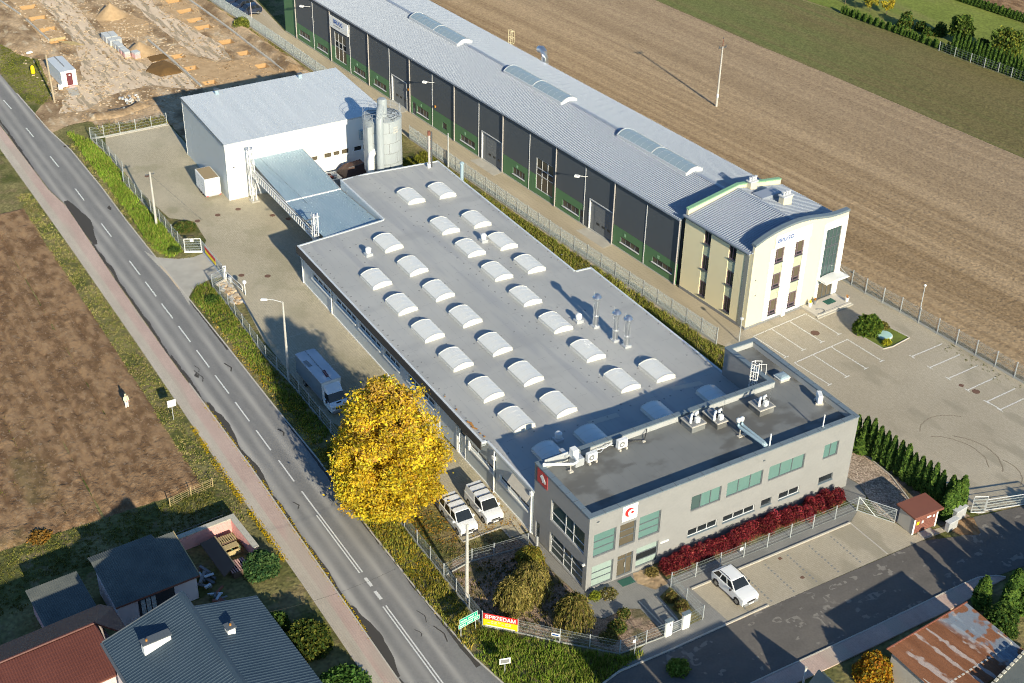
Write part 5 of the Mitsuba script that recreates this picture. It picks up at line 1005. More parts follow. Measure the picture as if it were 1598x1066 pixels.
put('tile_slope', R(loft([[(-40, 0, 5.88), (-.2, 0, 5.88), (1.3, 3.5, 4.3), (-40, 3.5, 4.3)], [(-40, 0, 5.8), (-.2, 0, 5.8), (1.3, 3.5, 4.2), (-40, 3.5, 4.2)]])), 'm_redroof', rh)
put('hip_end', R(loft([[(-.2, 0, 5.88), (1.9, -1.2, 4.5), (2.0, 2.6, 4.3), (1.3, 3.5, 4.3)], [(-.2, 0, 5.7), (1.9, -1.2, 4.3), (2.0, 2.6, 4.1), (1.3, 3.5, 4.1)]])), 'm_redroof', rh)
put('ridge_tiles', R(tube([(-40, 0, 5.93), (-.2, 0, 5.93)], .1, 6)), 'm_redroof', rh); put('gutter', R(box(-24, -.2, -4.25, -4.1, 4.05, 4.16)), 'm_brown', rh)
S = Loc((-28.55, 15.2), math.radians(3.2))
sh = thing('corrugated_shed', 'long shed with dark grey corrugated roof over pinkish walls', 'shed')
put('walls', S(cat(box(-6.9, -.12, .15, .35, 0, 2.6), box(-.35, -.12, .35, 5.0, 0, 2.7), box(-6.9, -6.7, .35, 5.0, 0, 2.7), box(-6.7, -.35, 4.8, 5.0, 0, 3.0))), 'm_pinkwhite', sh)
roofside(S, (-7.1, -.15, 2.65), (1, 0, 0), (0, 5.5, .75), 7.2, sh, 'm_eternit', .18, .05); roofside(S, (-7.1, 6.3, 3.15), (1, 0, 0), (0, -1.0, .25), 5.6, sh, 'm_eternit', .18, .05)
put('eave_beam', S(box(-7.1, .1, -.14, -.08, 2.5, 2.66)), 'm_brown', sh); put('verge', S(loft([[(.1, -.15, 2.6), (.16, -.15, 2.6), (.16, -.15, 2.72), (.1, -.15, 2.72)], [(.1, 5.35, 3.35), (.16, 5.35, 3.35), (.16, 5.35, 3.47), (.1, 5.35, 3.47)]])), 'm_wood', sh)
kk = put('opening', S(box(-5.2, -2.1, .10, .16, .1, 2.3)), 'm_blackplastic', sh)
for x in (-5.0, -4.55, -4.1): put('sheet_strip', S(box(x, x + .35, .04, .1, .1, 2.2)), 'm_galv', kk)
L_ = Loc((-36.7, 15.8), math.radians(3.8))
lt = thing('lean_to', 'small shed with a weathered light grey corrugated roof left of the long shed', 'shed')
put('walls', L_(cat(box(-4.1, -.2, .2, .35, 0, 2.25), box(-4.1, -3.95, .35, 4.6, 0, 2.3), box(-3.95, -.2, 4.45, 4.6, 0, 2.5))), 'm_pink', lt)
roofside(L_, (-4.4, 0, 2.3), (1, 0, 0), (0, 4.75, .35), 4.3, lt, 'm_eternit', .18, .05); put('fascia', L_(box(-4.4, 0, .0, .05, 2.15, 2.3)), 'm_darkwood', lt)
pw = thing('pink_wall', 'pink garden wall with grey capping closing the yard corner by the pavement', 'wall')
put('back_wall', prism(Polygon([(-28.3, 21.55), (-22.95, 21.95), (-22.95, 22.25), (-28.3, 21.85)]), 0, 1.55), 'm_pink', pw); put('side_wall', prism(Polygon([(-23.2, 21.93), (-22.9, 21.93), (-22.55, 17.3), (-22.85, 17.3)]), 0, 1.55), 'm_pink', pw)
for i in range(6): 
    a, b = np.array([-28.35, 21.7]), np.array([-22.75, 22.1]); p, q = a + (b - a) * (i + .01) / 6, a + (b - a) * (i + .99) / 6; put('capstone', prism(LineString([p, q]).buffer(.26, cap_style=2), 1.56, 1.66), 'm_capstone', pw)
for i in range(5):
    a, b = np.array([-23.0, 21.8]), np.array([-22.68, 17.2]); p, q = a + (b - a) * (i + .01) / 5, a + (b - a) * (i + .99) / 5; put('capstone', prism(LineString([p, q]).buffer(.26, cap_style=2), 1.56, 1.66), 'm_capstone', pw)
k = thing('washing_rail', 'thin metal rail behind the pink wall', 'rail'); put('bar', tube([(-28.3, 22.5, 1.4), (-23.6, 22.9, 1.4)], .035, 5), 'm_darkmetal', k)
for t in (.1, .5, .9): put('post', tube([(-28.3 + 4.7 * t, 22.5 + .4 * t, 0), (-28.3 + 4.7 * t, 22.5 + .4 * t, 1.4)], .035, 5), 'm_darkmetal', k)
def crate(x, y, w, d, h, m, n, lab, m2):
    k = thing('pallet_crate', lab, 'crate', 'crates in the pink walled yard')
    for i in range(n): 
        t = i / (n - 1)
        put('slat', move(box(-.05, .05, -d / 2, d / 2, 0, .05), (x - w / 2 + w * t, y, h), .08), m, k)
    for s in (-1, 1): put('side_board', move(box(-w / 2, w / 2, s * d / 2 - .04, s * d / 2 + .04, 0, h), (x, y, 0), .08), m2, k)
    for s in (-1, 0, 1): put('bearer', move(box(s * w * .45 - .05, s * w * .45 + .05, -d / 2 + .05, d / 2 - .05, 0, h), (x, y, 0), .08), m2, k)
crate(-24.35, 20.5, 1.55, .9, .75, 'm_wood', 9, 'slatted crate of firewood against the pink back wall', 'm_darkwood'); crate(-24.3, 19.3, 1.5, .8, .6, 'm_greenwall', 3, 'crate under a greenish board between two slatted crates', 'm_wood'); crate(-24.6, 16.9, 1.5, 1.5, .6, 'm_pinkblock', 8, 'reddish slatted crate nearest the house', 'm_darkwood')
k = thing('board_lid', 'greenish wooden board lying on the middle crate', 'board'); put('plank', move(box(-.75, .75, -.3, .05, .66, .7), (-24.3, 19.45, 0), .08), 'm_wood', k); put('plank', move(box(-.75, .75, .07, .35, .66, .7), (-24.3, 19.45, 0), .08), 'm_wood', k)
k = thing('leaning_board', 'big dark board leaning beside the crates in the pink walled yard', 'board'); put('sheet', loft([[(-25.3, 20.3, 1.6), (-26.6, 20.5, 1.2), (-26.2, 15.8, .9), (-25.0, 16.4, 1.2)], [(-25.3, 20.3, 1.52), (-26.6, 20.5, 1.12), (-26.2, 15.8, .82), (-25.0, 16.4, 1.12)]]), 'm_darkwood', k); put('edge', tube([(-25.28, 20.3, 1.62), (-24.98, 16.4, 1.24)], .05, 4), 'm_wood', k)
k = thing('scrap_pile', 'grey scrap metal heaped at the right end of the long shed', 'scrap')
for i in range(22): put('piece', cbox((-27.9 + 1.0 * rng.random(), 12.6 + 5.5 * rng.random(), .25 + .5 * rng.random()), (.1 + .2 * rng.random(), .5 + .9 * rng.random(), .06 + .2 * rng.random()), rng.random() * 3), ['m_galv', 'm_darkmetal', 'm_lead', 'm_brown'][i % 4], k)

# ---------------------------------------------------------------- bottom right: rusty roof, grey roof, kiosk
rr = thing('rusty_shed', 'shed with a rusty brown corrugated roof at the bottom right', 'shed')
RO = Loc((15.35, -19.75), math.atan2(.68, 9.35))
put('walls', RO(cat(box(.2, 9.2, -4.9, -4.75, 0, 2.5), box(.2, .35, -4.75, -.3, 0, 2.6), box(9.05, 9.2, -4.75, -.3, 0, 2.6), box(.35, 9.05, -.45, -.3, 0, 2.5))), 'm_beige', rr)
for i in range(3):
    put('roof_sheet', corr(RO.v((0 + .0 * i, -6.4 + 2.15 * i, 2.35 + .17 * i + .015 * i)), RO.d((1, 0, 0)), RO.d((0, 2.25, .18)), 9.45, 2.27, .46, .05), 'm_rust', rr)
put('ridge_board', RO(box(-.05, 9.5, .03, .12, 2.86, 3.0)), 'm_brown', rr)
gr = thing('grey_shed', 'weathered grey felt roof corner at the bottom right edge', 'shed')
put('roof', loft([[(19.3, -26.7, 3.2), (24.3, -25.5, 3.2), (27, -31, 3.3), (20, -33, 3.3)], [(19.3, -26.7, 3.05), (24.3, -25.5, 3.05), (27, -31, 3.15), (20, -33, 3.15)]]), 'm_eternit', gr); put('walls', prism(Polygon([(19.7, -27), (24, -26), (26.6, -31), (20.3, -32.6)]), 0, 3.05), 'm_beige', gr)
for i in range(9): put('edge_tile', move(bevbox(-.2, .2, -.12, .12, 0, .12, .03), (19.5 + i * .58, -26.6 + i * .14, 3.2), .23), 'm_capstone', gr)
bt = thing('blue_porch_roof', 'tip of a steep blue-green roof at the bottom edge', 'house')
put('roof', loft([[(7.6, -22.6, 1.6), (10.2, -22.6, 1.6), (8.9, -22.6, 3.3)], [(7.6, -18.9, 1.6), (10.2, -18.9, 1.6), (8.9, -18.9, 3.3)]]), 'm_blueroof', bt); put('walls', box(7.9, 9.9, -22.5, -19.1, 0, 1.62), 'm_pinkwhite', bt)
for i in range(5): put('seam', tube([(9.0 + .01, -19.2 - i * .7, 3.28), (10.2, -19.2 - i * .7, 1.66)], .03, 4), 'm_blueroof', bt)
kp = thing('vent_post', 'short white post above the red paved walk near the blue roof tip', 'post'); put('pole', tube([(8.6, -17.9, 0), (8.6, -17.9, 2.6)], .09, 8), 'm_whitepaint', kp); put('cap', lathe([(.12, 2.6), (.12, 2.75)], (8.6, -17.9, 0), 8), 'm_beige', kp)
ks = thing('transformer_kiosk', 'small brick transformer kiosk with a flat brown roof and warning plates', 'kiosk')
KR = math.radians(-2); K = Loc((29.75, -8.25), KR)
put('side_wall', K(box(0, 2.8, 0, 1.85, 0, 2.1)), 'm_beige', ks)
for j in range(14):
    for i in range(8):
        x0 = i * .35 + (.175 if j % 2 else 0) ; x1 = min(x0 + .33, 2.8)
        if x1 - x0 > .1: put('brick', K(box(x0 + .01, x1, -.045, -.002, .06 + j * .145, .19 + j * .145)), 'm_redbrick', ks)
put('white_corner', K(cat(box(-.03, .16, -.07, -.046, 0, 2.1))), 'm_white', ks); put('white_corner', K(box(2.66, 2.84, -.07, -.046, 0, 2.1)), 'm_white', ks)
put('roof', K(bevbox(-.35, 3.1, -.4, 2.1, 2.1, 2.28, .05)), 'm_brown', ks)
put('warning_plate', K(box(.35, .65, -.06, -.048, 1.0, 1.35)), 'm_yellow', ks); put('white_plate', K(box(.95, 1.15, -.06, -.048, 1.0, 1.3)), 'm_white', ks); put('white_plate', K(box(1.5, 2.0, -.06, -.048, 1.4, 1.58)), 'm_white', ks); put('white_plate', K(box(2.25, 2.45, -.06, -.048, 1.25, 1.5)), 'm_white', ks)
put('top_shade', K(box(-.02, -.002, .3, 1.7, 1.75, 2.1)), 'm_canopy', ks)
put('door_step', K(box(.6, 2.2, -.9, -.08, 0, .06)), 'm_concrete', ks)
for i, (x, y, h, w, lab) in enumerate([(33.5, -9.4, 1.0, 1.3, 'low grey utility box in shade beside the kiosk'), (34.9, -8.75, 1.25, 1.0, 'taller grey utility box behind the low one'), (35.7, -8.6, 1.15, .6, 'narrow grey utility box at the end of the group')]):
    k = thing('utility_box', lab, 'utility box', 'utility boxes beside the kiosk'); put('body', move(bevbox(-w / 2, w / 2, -.22, .22, .08, h, .03), (x, y, 0), .1), 'm_galv', k); put('lid', move(box(-w / 2 - .04, w / 2 + .04, -.27, .27, h, h + .07), (x, y, 0), .1), 'm_lightframe', k); put('plinth', move(box(-w / 2, w / 2, -.2, .2, -.02, .08), (x, y, 0), .1), 'm_base', k)

# ---------------------------------------------------------------- fences
def panel_mesh(L, h, gap=.06, hs=(.05, .35, .75, 1.15, 1.5), r=.007, hr=.011):
    b = MB()
    def bar(p, q, rr):
        p, q = np.array(p, float), np.array(q, float); d = q - p
        a, c = (np.array([1., 0, 0]), np.array([0, 1., 0])) if abs(d[2]) > abs(d[0]) else (np.array([0, 1., 0]), np.array([0, 0, 1.]))
        o = [a * rr, -a * rr * .5 + c * rr * .87, -a * rr * .5 - c * rr * .87]
        b.add(*loft([[p + x for x in o], [q + x for x in o]], False))
    for x in np.arange(gap / 2, L, gap): bar((x, 0, .02), (x, 0, h), r)
    for z in hs:
        if z <= h + .02: bar((0, .012, z), (L, .012, z), hr)
    return b.get()
_pc = {}
def fence(label, cat_, pts, h=1.5, step=2.5, gap=.08, r=.003, base=.18, group=None, name='mesh_fence', post=.035, skip=(), m='m_fence', ph=.1, pm='m_post', basem='m_base'):
    k = thing(name, label, cat_, group); n_all = 0
    for (a, b) in zip(pts[:-1], pts[1:]):
        a, b = np.array(a, float), np.array(b, float); D = np.linalg.norm(b - a); n = max(1, int(round(D / step))); L = D / n
        ang = math.atan2(b[1] - a[1], b[0] - a[0]); key = (round(L, 2), h, gap, r, m)
        if key not in _pc: _pc[key] = mikit.ply(panel_mesh(L - .08, h - base, gap, [z for z in (.03, h * .25, h * .5, h * .75, h - base - .02)], r, max(.013, r * .8)), m)
        for i in range(n):
            p = a + (b - a) * i / n; M = T().translate([p[0], p[1], 0]).rotate([0, 0, 1], math.degrees(ang))
            put('post', _post(post, h + ph, pm), 0, k, tw=M)
            if n_all not in skip:
                put('panel', _pc[key], 0, k, tw=M @ T().translate([.04, 0, base]))
                if base > .05: put('base_board', _board(L, base, basem), 0, k, tw=M)
            n_all += 1
    M = T().translate([pts[-1][0], pts[-1][1], 0]); put('post', _post(post, h + ph, pm), 0, k, tw=M)
    return k
_c2 = {}
def _post(r, h, m):
    if ('p', r, h, m) not in _c2: _c2['p', r, h, m] = mikit.ply(box(-r, r, -r, r, -.05, h), m)
    return _c2['p', r, h, m]
def _board(L, b, m):
    kk = ('b', round(L, 2), b, m)
    if kk not in _c2: _c2[kk] = mikit.ply(box(.06, L - .06, -.025, .025, -.05, b), m)
    return _c2[kk]
fence('grey wire mesh fence along the road from the construction site to the white gate', 'fence', [(-10.04, 109.1), (-9.6, 104.7), (-9.36, 96.8), (-10.2, 94.0), (-9.85, 87.5), (-9.6, 81.4), (-9.5, 72.65)], 1.6)
fence('wire mesh fence between the yard and the construction site', 'fence', [(-10.0, 109.15), (-8.2, 108.95), (.8, 109.0)], 1.7, base=.2)
fence('wire mesh fence along the road from the driveway down past the yellow tree', 'fence', [(-9.54, 63.36), (-9.52, 58.4), (-9.9, 46.5), (-9.5, 41.3), (-9.4, 31.1), (-9.6, 14.9), (-9.62, 7.44), (-9.6, .85)], 1.55, base=.22)
fence('wire mesh fence in front of the willows between the red banner and the gate pillars', 'fence', [(-9.6, .8), (-7.5, -1.35), (-5.06, -3.95), (-1.56, -7.45), (.95, -7.56), (2.75, -7.65)], 1.45, base=.08)
fence('wire mesh fence between the white vans and the willows', 'fence', [(-9.5, 7.6), (-6.5, 8.1), (-4.46, 7.8), (-1.2, 7.42)], 1.35, base=.1)
fence('wire mesh fence between the red hedge and the parking bays', 'fence', [(6.72, -3.08), (27.75, -3.26)], 1.55, base=.05)
fence('short wire mesh fence turning from the gate pillar to the parking bays', 'fence', [(5.25, -7.68), (6.7, -7.6), (6.7, -5.3), (6.72, -3.1)], 1.55, 1.6, base=.05)
fence('tall steel bar fence between the low hall and the green hall', 'fence', [(33.85, 25.6), (32.45, 40.2), (31.2, 53.0), (30.3, 64.5), (28.75, 88.5)], 2.05, 2.45, .09, .019, .3, name='bar_fence', m='m_fencepale')
fence('tall steel bar fence between the construction site and the green hall drive', 'fence', [(28.7, 91.0), (26.6, 127.0), (25.8, 139.0), (24.8, 149.0), (23.6, 170)], 1.95, 2.5, .09, .019, .3, name='bar_fence', m='m_fencepale')
fence('wire fence with a concrete kerb between the car park and the ploughed field', 'fence', [(55.45, 30.2), (55.7, 25.8), (56.3, 20.7), (56.86, 12.7), (57.3, 7.5), (57.7, 2.5), (58.4, -6)], 1.95, 2.55, .08, .006, .25, post=.05, pm='m_post')
fence('low wire fence behind the tall thuja hedge in the garden', 'fence', [(120.6, 78.5), (121.3, 72.3), (122.1, 67.2), (123, 60)], 1.5, 2.6, .9, .006, .02, post=.04, pm='m_post')
fence('wooden rail fence beside the grass strip north of the pink wall', 'fence', [(-26.8, 28.0), (-24.6, 28.6), (-22.4, 28.9)], .9, 2.3, .8, .02, .02, name='rail_fence', m='m_wood', pm='m_wood')
# gates
def gate(name, label, a, b, h, z0=.06, m='m_white', bars=5, diag=True, r=.035):
    k = thing(name, label, 'gate'); a, b = np.array([*a, 0.]), np.array([*b, 0.])
    for p, q, nm in ((a + [0, 0, z0], a + [0, 0, h], 'stile'), (b + [0, 0, z0], b + [0, 0, h], 'stile'), (a + [0, 0, h], b + [0, 0, h], 'top_rail'), (a + [0, 0, z0], b + [0, 0, z0], 'bottom_rail')): put(nm, tube([p, q], r, 4), m, k)
    for i in range(1, bars): z = z0 + (h - z0) * i / bars; put('bar', tube([a + [0, 0, z], b + [0, 0, z]], r * .45, 4), 'm_fence', k)
    if diag:
        mid_ = (a + b) / 2; put('brace', tube([a + [0, 0, h], mid_ + [0, 0, z0]], r * .8, 4), m, k); put('brace', tube([b + [0, 0, h], mid_ + [0, 0, z0]], r * .8, 4), m, k)
    L = np.linalg.norm(b - a); ang = math.atan2(b[1] - a[1], b[0] - a[0])
    put('mesh', move(panel_mesh(L - .06, h - z0, .07, (.03,), .005), a + [0, 0, z0], ang), 'm_fence', k)
    return k
k = gate('pedestrian_gate', 'white framed gate with a small white plate beside the driveway', (-9.5, 72.6), (-7.75, 71.75), 1.75, diag=False, r=.05)
put('plate', cbox((-8.7, 72.15, 1.55), (.4, .05, .3), -.45), 'm_white', k); put('sill', prism(LineString([(-9.6, 72.6), (-7.7, 71.65)]).buffer(.12, cap_style=2), -.05, .14), 'm_whitepaint', k)
k = gate('sliding_gate', 'long grey sliding gate carrying a red and yellow banner across the driveway', (-7.72, 71.6), (-7.68, 64.9), 1.6, .15, 'm_galv', 5, False)
put('running_rail', box(-7.75, -7.6, 58, 71.6, .003, .03), 'm_galv', k)
k = thing('gate_banner', 'red and yellow banner on the sliding gate', 'banner'); put('red_band', box(-7.78, -7.76, 66.9, 70.4, 1.0, 1.4), 'm_red', k); put('yellow_band', box(-7.78, -7.76, 66.9, 70.4, .55, 1.0), 'm_yellow', k)
k = thing('gate_post_frame', 'white steel guide frame of the sliding gate', 'frame')
for x, y in ((-7.8, 64.3), (-7.5, 64.3), (-7.8, 63.9)): put('post', box(x - .05, x + .05, y - .05, y + .05, 0, 1.75), 'm_white', k)
put('cross_bar', box(-7.85, -7.45, 64.25, 64.35, 1.65, 1.75), 'm_white', k); put('motor_box', bevbox(-7.5, -7.1, 63.2, 63.7, 0, .7, .04), 'm_galv', k)
for p, q in (((-7.6, 63.6, 1.2), (-7.0, 60.5, .9)), ((-7.6, 63.6, .5), (-7.0, 60.5, .3)), ((-7.0, 60.5, .9), (-7.0, 60.5, .1))): put('tail_rail', tube([p, q], .04, 4), 'm_white', k)
k = gate('short_side_gate', 'short mesh wing between the sliding gate and the roadside fence', (-9.54, 63.36), (-7.8, 64.15), 1.55, m='m_galv', diag=False)
k = thing('rubble_heap', 'pale rubble and earth dumped in the strip behind the roadside fence by the gate', 'rubble')
put('kerb_block', cbox((-8.35, 63.7, .12), (1.6, .25, .24), .42), 'm_kerb', k)
for i in range(60): 
    t = rng.random(); put('lump', cbox((-8.9 + 1.2 * rng.random() + .1 * t, 58.3 + 5.0 * t, .06), (.15 + .4 * rng.random(), .15 + .35 * rng.random(), .1 + .22 * rng.random()), rng.random() * 3), ['m_rubble', 'm_sand', 'm_beige'][i % 3], k)
k = gate('wide_field_gate', 'wide galvanised gate with diagonal braces between the red hedge and the kiosk', (27.8, -3.3), (29.55, -6.3), 1.6, m='m_post', bars=6)
k = gate('small_pillar_gate', 'small entrance gate between the two white pillars', (3.45, -7.68), (4.45, -7.66), 1.2, m='m_galv', diag=False); put('letter_box', bevbox(3.55, 4.2, -7.6, -7.3, .35, .75, .04), 'm_lead', k)
for x0, x1, lab in ((2.78, 3.42, 'white gate pillar with a small intercom, left of the entrance gate'), (4.5, 5.2, 'white gate pillar right of the entrance gate')):
    k = thing('gate_pillar', lab, 'pillar', 'gate pillars'); put('body', bevbox(x0, x1, -7.78, -7.5, 0, 1.62, .03), 'm_whitepaint', k); put('cap', box(x0 - .05, x1 + .05, -7.84, -7.45, 1.62, 1.72), 'm_coping', k)
    if x0 < 3: put('intercom', box(3.1, 3.22, -7.81, -7.775, 1.15, 1.35), 'm_lead', k)
for a, b in (((3.38, -7.4), (3.3, -3.3)), ((4.75, -7.4), (4.95, -3.4))): put('edging', prism(LineString([a, b]).buffer(.05, cap_style=2), -.05, .1), 'm_kerb', 'forecourt')
k = gate('car_park_gate', 'bluish sliding gate frame closing the car park at the right', (36.8, -8.7), (37.95, -9.3), 1.9, m='m_galv', diag=False, r=.06)
k = gate('car_park_long_gate', 'long low sliding gate of the car park by the right edge', (38.1, -9.1), (44.0, -10.9), 1.3, m='m_galv', bars=4, diag=False, r=.05)
k = thing('forecourt_mat', 'dark green doormat before the office entrance', 'mat'); put('mat', prism(Polygon([(3.1, -.22), (4.5, -.3), (4.45, -1.12), (3.15, -1.08)]), .01, .03), 'm_mat', k); put('border', prism(Polygon([(3.0, -.15), (4.6, -.22), (4.55, -1.2), (3.05, -1.16)]), .009, .02), 'm_greypave', k)

# ---------------------------------------------------------------- poles, lamps, signs
def pole(name, label, cat_, x, y, h, r0=.16, r1=.09, m='m_poleconc', arm=None, group=None, cross=0, tilt=(0, 0)):
    k = thing(name, label, cat_, group)
    put('shaft', tube([(x, y, -.1), (x + tilt[0] / 2, y + tilt[1] / 2, h / 2), (x + tilt[0], y + tilt[1], h)], [r0, (r0 + r1) / 2, r1], 8), m, k, True)
    x, y = x + tilt[0], y + tilt[1]
    if arm:
        put('arm', tube([(x, y, h - .05), (x + arm[0] * .5, y + arm[1] * .5, h + .25), (x + arm[0], y + arm[1], h + .28)], .035, 5), 'm_lightframe', k)
        put('lamp_head', move(loft([[(-.35, -.12, -.05), (.35, -.14, -.05), (.35, .14, -.05), (-.35, .12, -.05)], [(-.28, -.08, .08), (.3, -.1, .1), (.3, .1, .1), (-.28, .08, .08)]]), (x + arm[0], y + arm[1], h + .28), math.atan2(arm[1], arm[0])), 'm_white', k)
    for i in range(cross):
        z = h - .35 - .9 * i; put('cross_arm', box(x - .55, x + .55, y - .05, y + .05, z, z + .1), 'm_darkmetal', k)
        for s in (-.5, 0, .5): put('insulator', lathe([(.05, 0), (.07, .06), (.04, .16), (.01, .2)], (x + s, y, z + .1), 6), 'm_brown' if i else 'm_lead', k)
    return k
p1 = pole('utility_pole', 'concrete pole with insulators standing in the grass by the yard fence', 'pole', -10.31, 80.6, 7.3, .17, .1, cross=1)
put('stay_cable', tube([(-10.25, 80.6, 6.9), (-4.9, 79.3, .05)], .018, 4), 'm_darkmetal', p1)
pole('street_lamp', 'concrete lamp pole beside the parked truck', 'street lamp', -9.35, 41.7, 9.4, .16, .09, arm=(-1.6, .9))
pole('utility_pole', 'concrete pole in front of the white vans near the green road sign', 'pole', -9.2, 4.15, 8.2, .17, .12)
pole('utility_pole', 'leaning wooden pole beside the site container', 'pole', -10.9, 124.0, 7.3, .16, .12, 'm_polewood', tilt=(-.15, .1))
fp = pole('utility_pole', 'lone pale pole with dark cross arms in the tilled field', 'pole', 74.07, 77.5, 9.3, .17, .1, 'm_poleconc')
put('top_spike', tube([(74.07, 77.5, 9.2), (74.07, 77.5, 10.5)], .05, 5), 'm_brown', fp); put('cross_arm', box(73.4, 74.75, 77.45, 77.55, 9.05, 9.17), 'm_darkmetal', fp)
for s in (-.62, .62): put('insulator', lathe([(.06, 0), (.09, .1), (.03, .3)], (74.07 + s, 77.5, 9.17), 6), 'm_darkmetal', fp)
put('insulator', lathe([(.06, 0), (.09, .1), (.03, .25)], (74.07, 77.5, 10.45), 6), 'm_darkmetal', fp); put('marker_box', cbox((74.0, 77.4, 1.7), (.3, .2, .5)), 'm_white', fp)
pole('car_park_lamp', 'slim lamp post by the field fence of the car park', 'street lamp', 56.6, 18.25, 4.7, .06, .045, 'm_post'); put('head', lathe([(.05, 0), (.16, .1), (.16, .2), (.02, .3)], (56.6, 18.25, 4.65), 10), 'm_white', 'car_park_lamp')
pole('corner_lamp', 'short lamp post at the corner of the yellow building', 'street lamp', 36.4, 24.85, 2.8, .06, .05, 'm_post'); put('head', lathe([(.05, 0), (.2, .08), (.2, .26), (.02, .34)], (36.4, 24.85, 2.75), 10), 'm_lightframe', 'corner_lamp')
pole('drive_post', 'thin grey post behind the bar fence beside the low hall roof pipe', 'post', 29.25, 78.2, 4.9, .1, .09, 'm_post')
pole('site_post', 'slim post with a cross bar beside the dark cars', 'post', 27.24, 143.3, 3.0, .07, .06, 'm_pinkwhite'); put('guard_rail', tube([(27.4, 143.5, 1.1), (28.9, 142.6, 1.1), (28.9, 141.4, 1.0)], .035, 4), 'm_galv', 'site_post')
pole('yard_lamp', 'short white ball lamp behind the rubble strip by the gate', 'lamp', -6.94, 59.8, 1.5, .05, .05, 'm_white'); put('globe', lathe([(.02, 0), (.2, .1), (.24, .25), (.2, .4), (.02, .5)], (-6.94, 59.8, 1.45), 12), 'm_white', 'yard_lamp', True)
k = thing('pavement_sign', 'small white sign on a post at the field edge of the pavement', 'sign'); put('post', tube([(-22.06, 40.66, 0), (-22.06, 40.66, 2.4)], .035, 6), 'm_post', k); put('board', bevbox(-22.5, -21.62, 40.58, 40.62, 1.65, 2.45, .02), 'm_lightframe', k)
def sign_post(name, label, x, y, h, w, bh, m, ang=0, two=None, posts=(0,)):
    k = thing(name, label, 'sign'); d = np.array([math.cos(ang), math.sin(ang)])
    for t in posts: put('post', tube([(x + d[0] * t, y + d[1] * t, 0), (x + d[0] * t, y + d[1] * t, h)], .035, 6), 'm_post', k)
    return k, (lambda mm: move(mm, (x, y, 0), ang))
k, mv = sign_post('direction_sign', 'green two line direction sign with white lettering at the road junction', -11.74, .6, 1.9, 1.7, .9, 0, math.atan2(.2, 1.45), posts=(0, 1.5))
put('upper_board', mv(box(-.2, 1.65, -.09, -.045, 1.5, 2.0)), 'm_signgreen', k); put('lower_board', mv(box(-.3, 1.85, -.09, -.045, 1.02, 1.46)), 'm_signgreen', k)
for z0, z1, a, b in ((1.5, 2.0, -.2, 1.65), (1.02, 1.46, -.3, 1.85)):
    put('white_border', mv(cat(box(a, b, -.098, -.0905, z0, z0 + .035), box(a, b, -.098, -.0905, z1 - .035, z1), box(a, a + .035, -.098, -.0905, z0, z1), box(b - .035, b, -.098, -.0905, z0, z1))), 'm_whitepaint', k)
    put('letter_strokes', mv(cat(*[box(a + .12 + i * .105, a + .19 + i * .105, -.098, -.0905, z0 + .15, z0 + .27 + .05 * ((i * 7) % 3 == 0)) for i in range(int((b - a - .25) / .105)) if i % 7 != 6])), 'm_whitepaint', k, kind='stuff')
k = thing('sale_banner', 'red and yellow banner reading SPRZEDAM on the fence before the willows', 'banner')
BA, BB = np.array([-9.55, .7]), np.array([-7.5, -1.35]); bd = (BB - BA) / np.linalg.norm(BB - BA); bn = np.array([bd[1], -bd[0]]); bn = bn if bn[1] < 0 else -bn
BN = Fr(BA + bn * .08, bd, bn); BL = np.linalg.norm(BB - BA)
put('red_band', BN.box(0, BL, 0, .02, .98, 1.6), 'm_red', k); put('yellow_band', BN.box(0, BL, 0, .02, .25, .98), 'm_yellow', k)
put('lettering', BN.plate('SPRZEDAM', .12, 1.1, .38, .022, True, 'fit', BL - .3), 'm_white', k)
put('text_marks', cat(*[BN.box(.35 + .3 * i, .55 + .3 * i, .021, .03, .78 - .18 * j, .86 - .18 * j) for i in range(7) for j in range(2) if (i + j) % 4]), 'm_beige', k, kind='stuff'); put('bottom_strip', BN.box(.2, BL - .2, .021, .03, .27, .36), 'm_whitepaint', k)
k = thing('fence_plate', 'small white and blue plate on the fence before the willows', 'sign'); P_ = Fr((-5.35, -3.75), bd, bn); put('plate', P_.box(-.35, .35, .06, .09, .72, 1.05), 'm_white', k); put('print', P_.box(-.28, .25, .091, .096, .8, .96), 'm_bluetext', k)
k = thing('bracket_plate', 'small white plate on the fence beside the red hedge', 'sign'); put('plate', box(14.05, 14.4, -3.2, -3.16, 1.0, 1.3), 'm_white', k); put('clip', box(14.18, 14.28, -3.16, -3.11, 1.1, 1.2), 'm_lead', k)
k = thing('back_of_sign', 'white rimmed sign on a post in the grass at the junction, seen from behind', 'sign'); put('post', tube([(-10.68, -4.65, 0), (-10.68, -4.65, 1.5)], .035, 6), 'm_post', k); put('board', move(box(-.45, .45, -.03, .01, 1.05, 1.65), (-10.68, -4.65, 0), -.3), 'm_white', k); put('dark_panel', move(box(-.33, .33, -.04, -.031, 1.15, 1.55), (-10.68, -4.65, 0), -.3), 'm_lead', k)
k = thing('street_sign', 'slim post with a small white plate beside the side road kerb', 'sign'); put('post', tube([(-.71, -8.28, 0), (-.71, -8.28, 2.3)], .035, 6), 'm_post', k); put('plate', bevbox(-1.0, -.72, -8.33, -8.29, 1.7, 2.0, .02), 'm_white', k); put('plate', box(-.7, -.68, -8.5, -8.05, 1.9, 2.2), 'm_lead', k)
k = thing('door_post', 'grey intercom post by the side door of the office', 'post'); put('post', bevbox(-.75, -.55, 6.7, 6.9, 0, 1.3, .03), 'm_galv', k); put('panel', box(-.78, -.752, 6.72, 6.88, .9, 1.2), 'm_lead', k)
cb = thing('overhead_cable', 'thin black cable crossing the road from the pole to the house', 'cable'); 
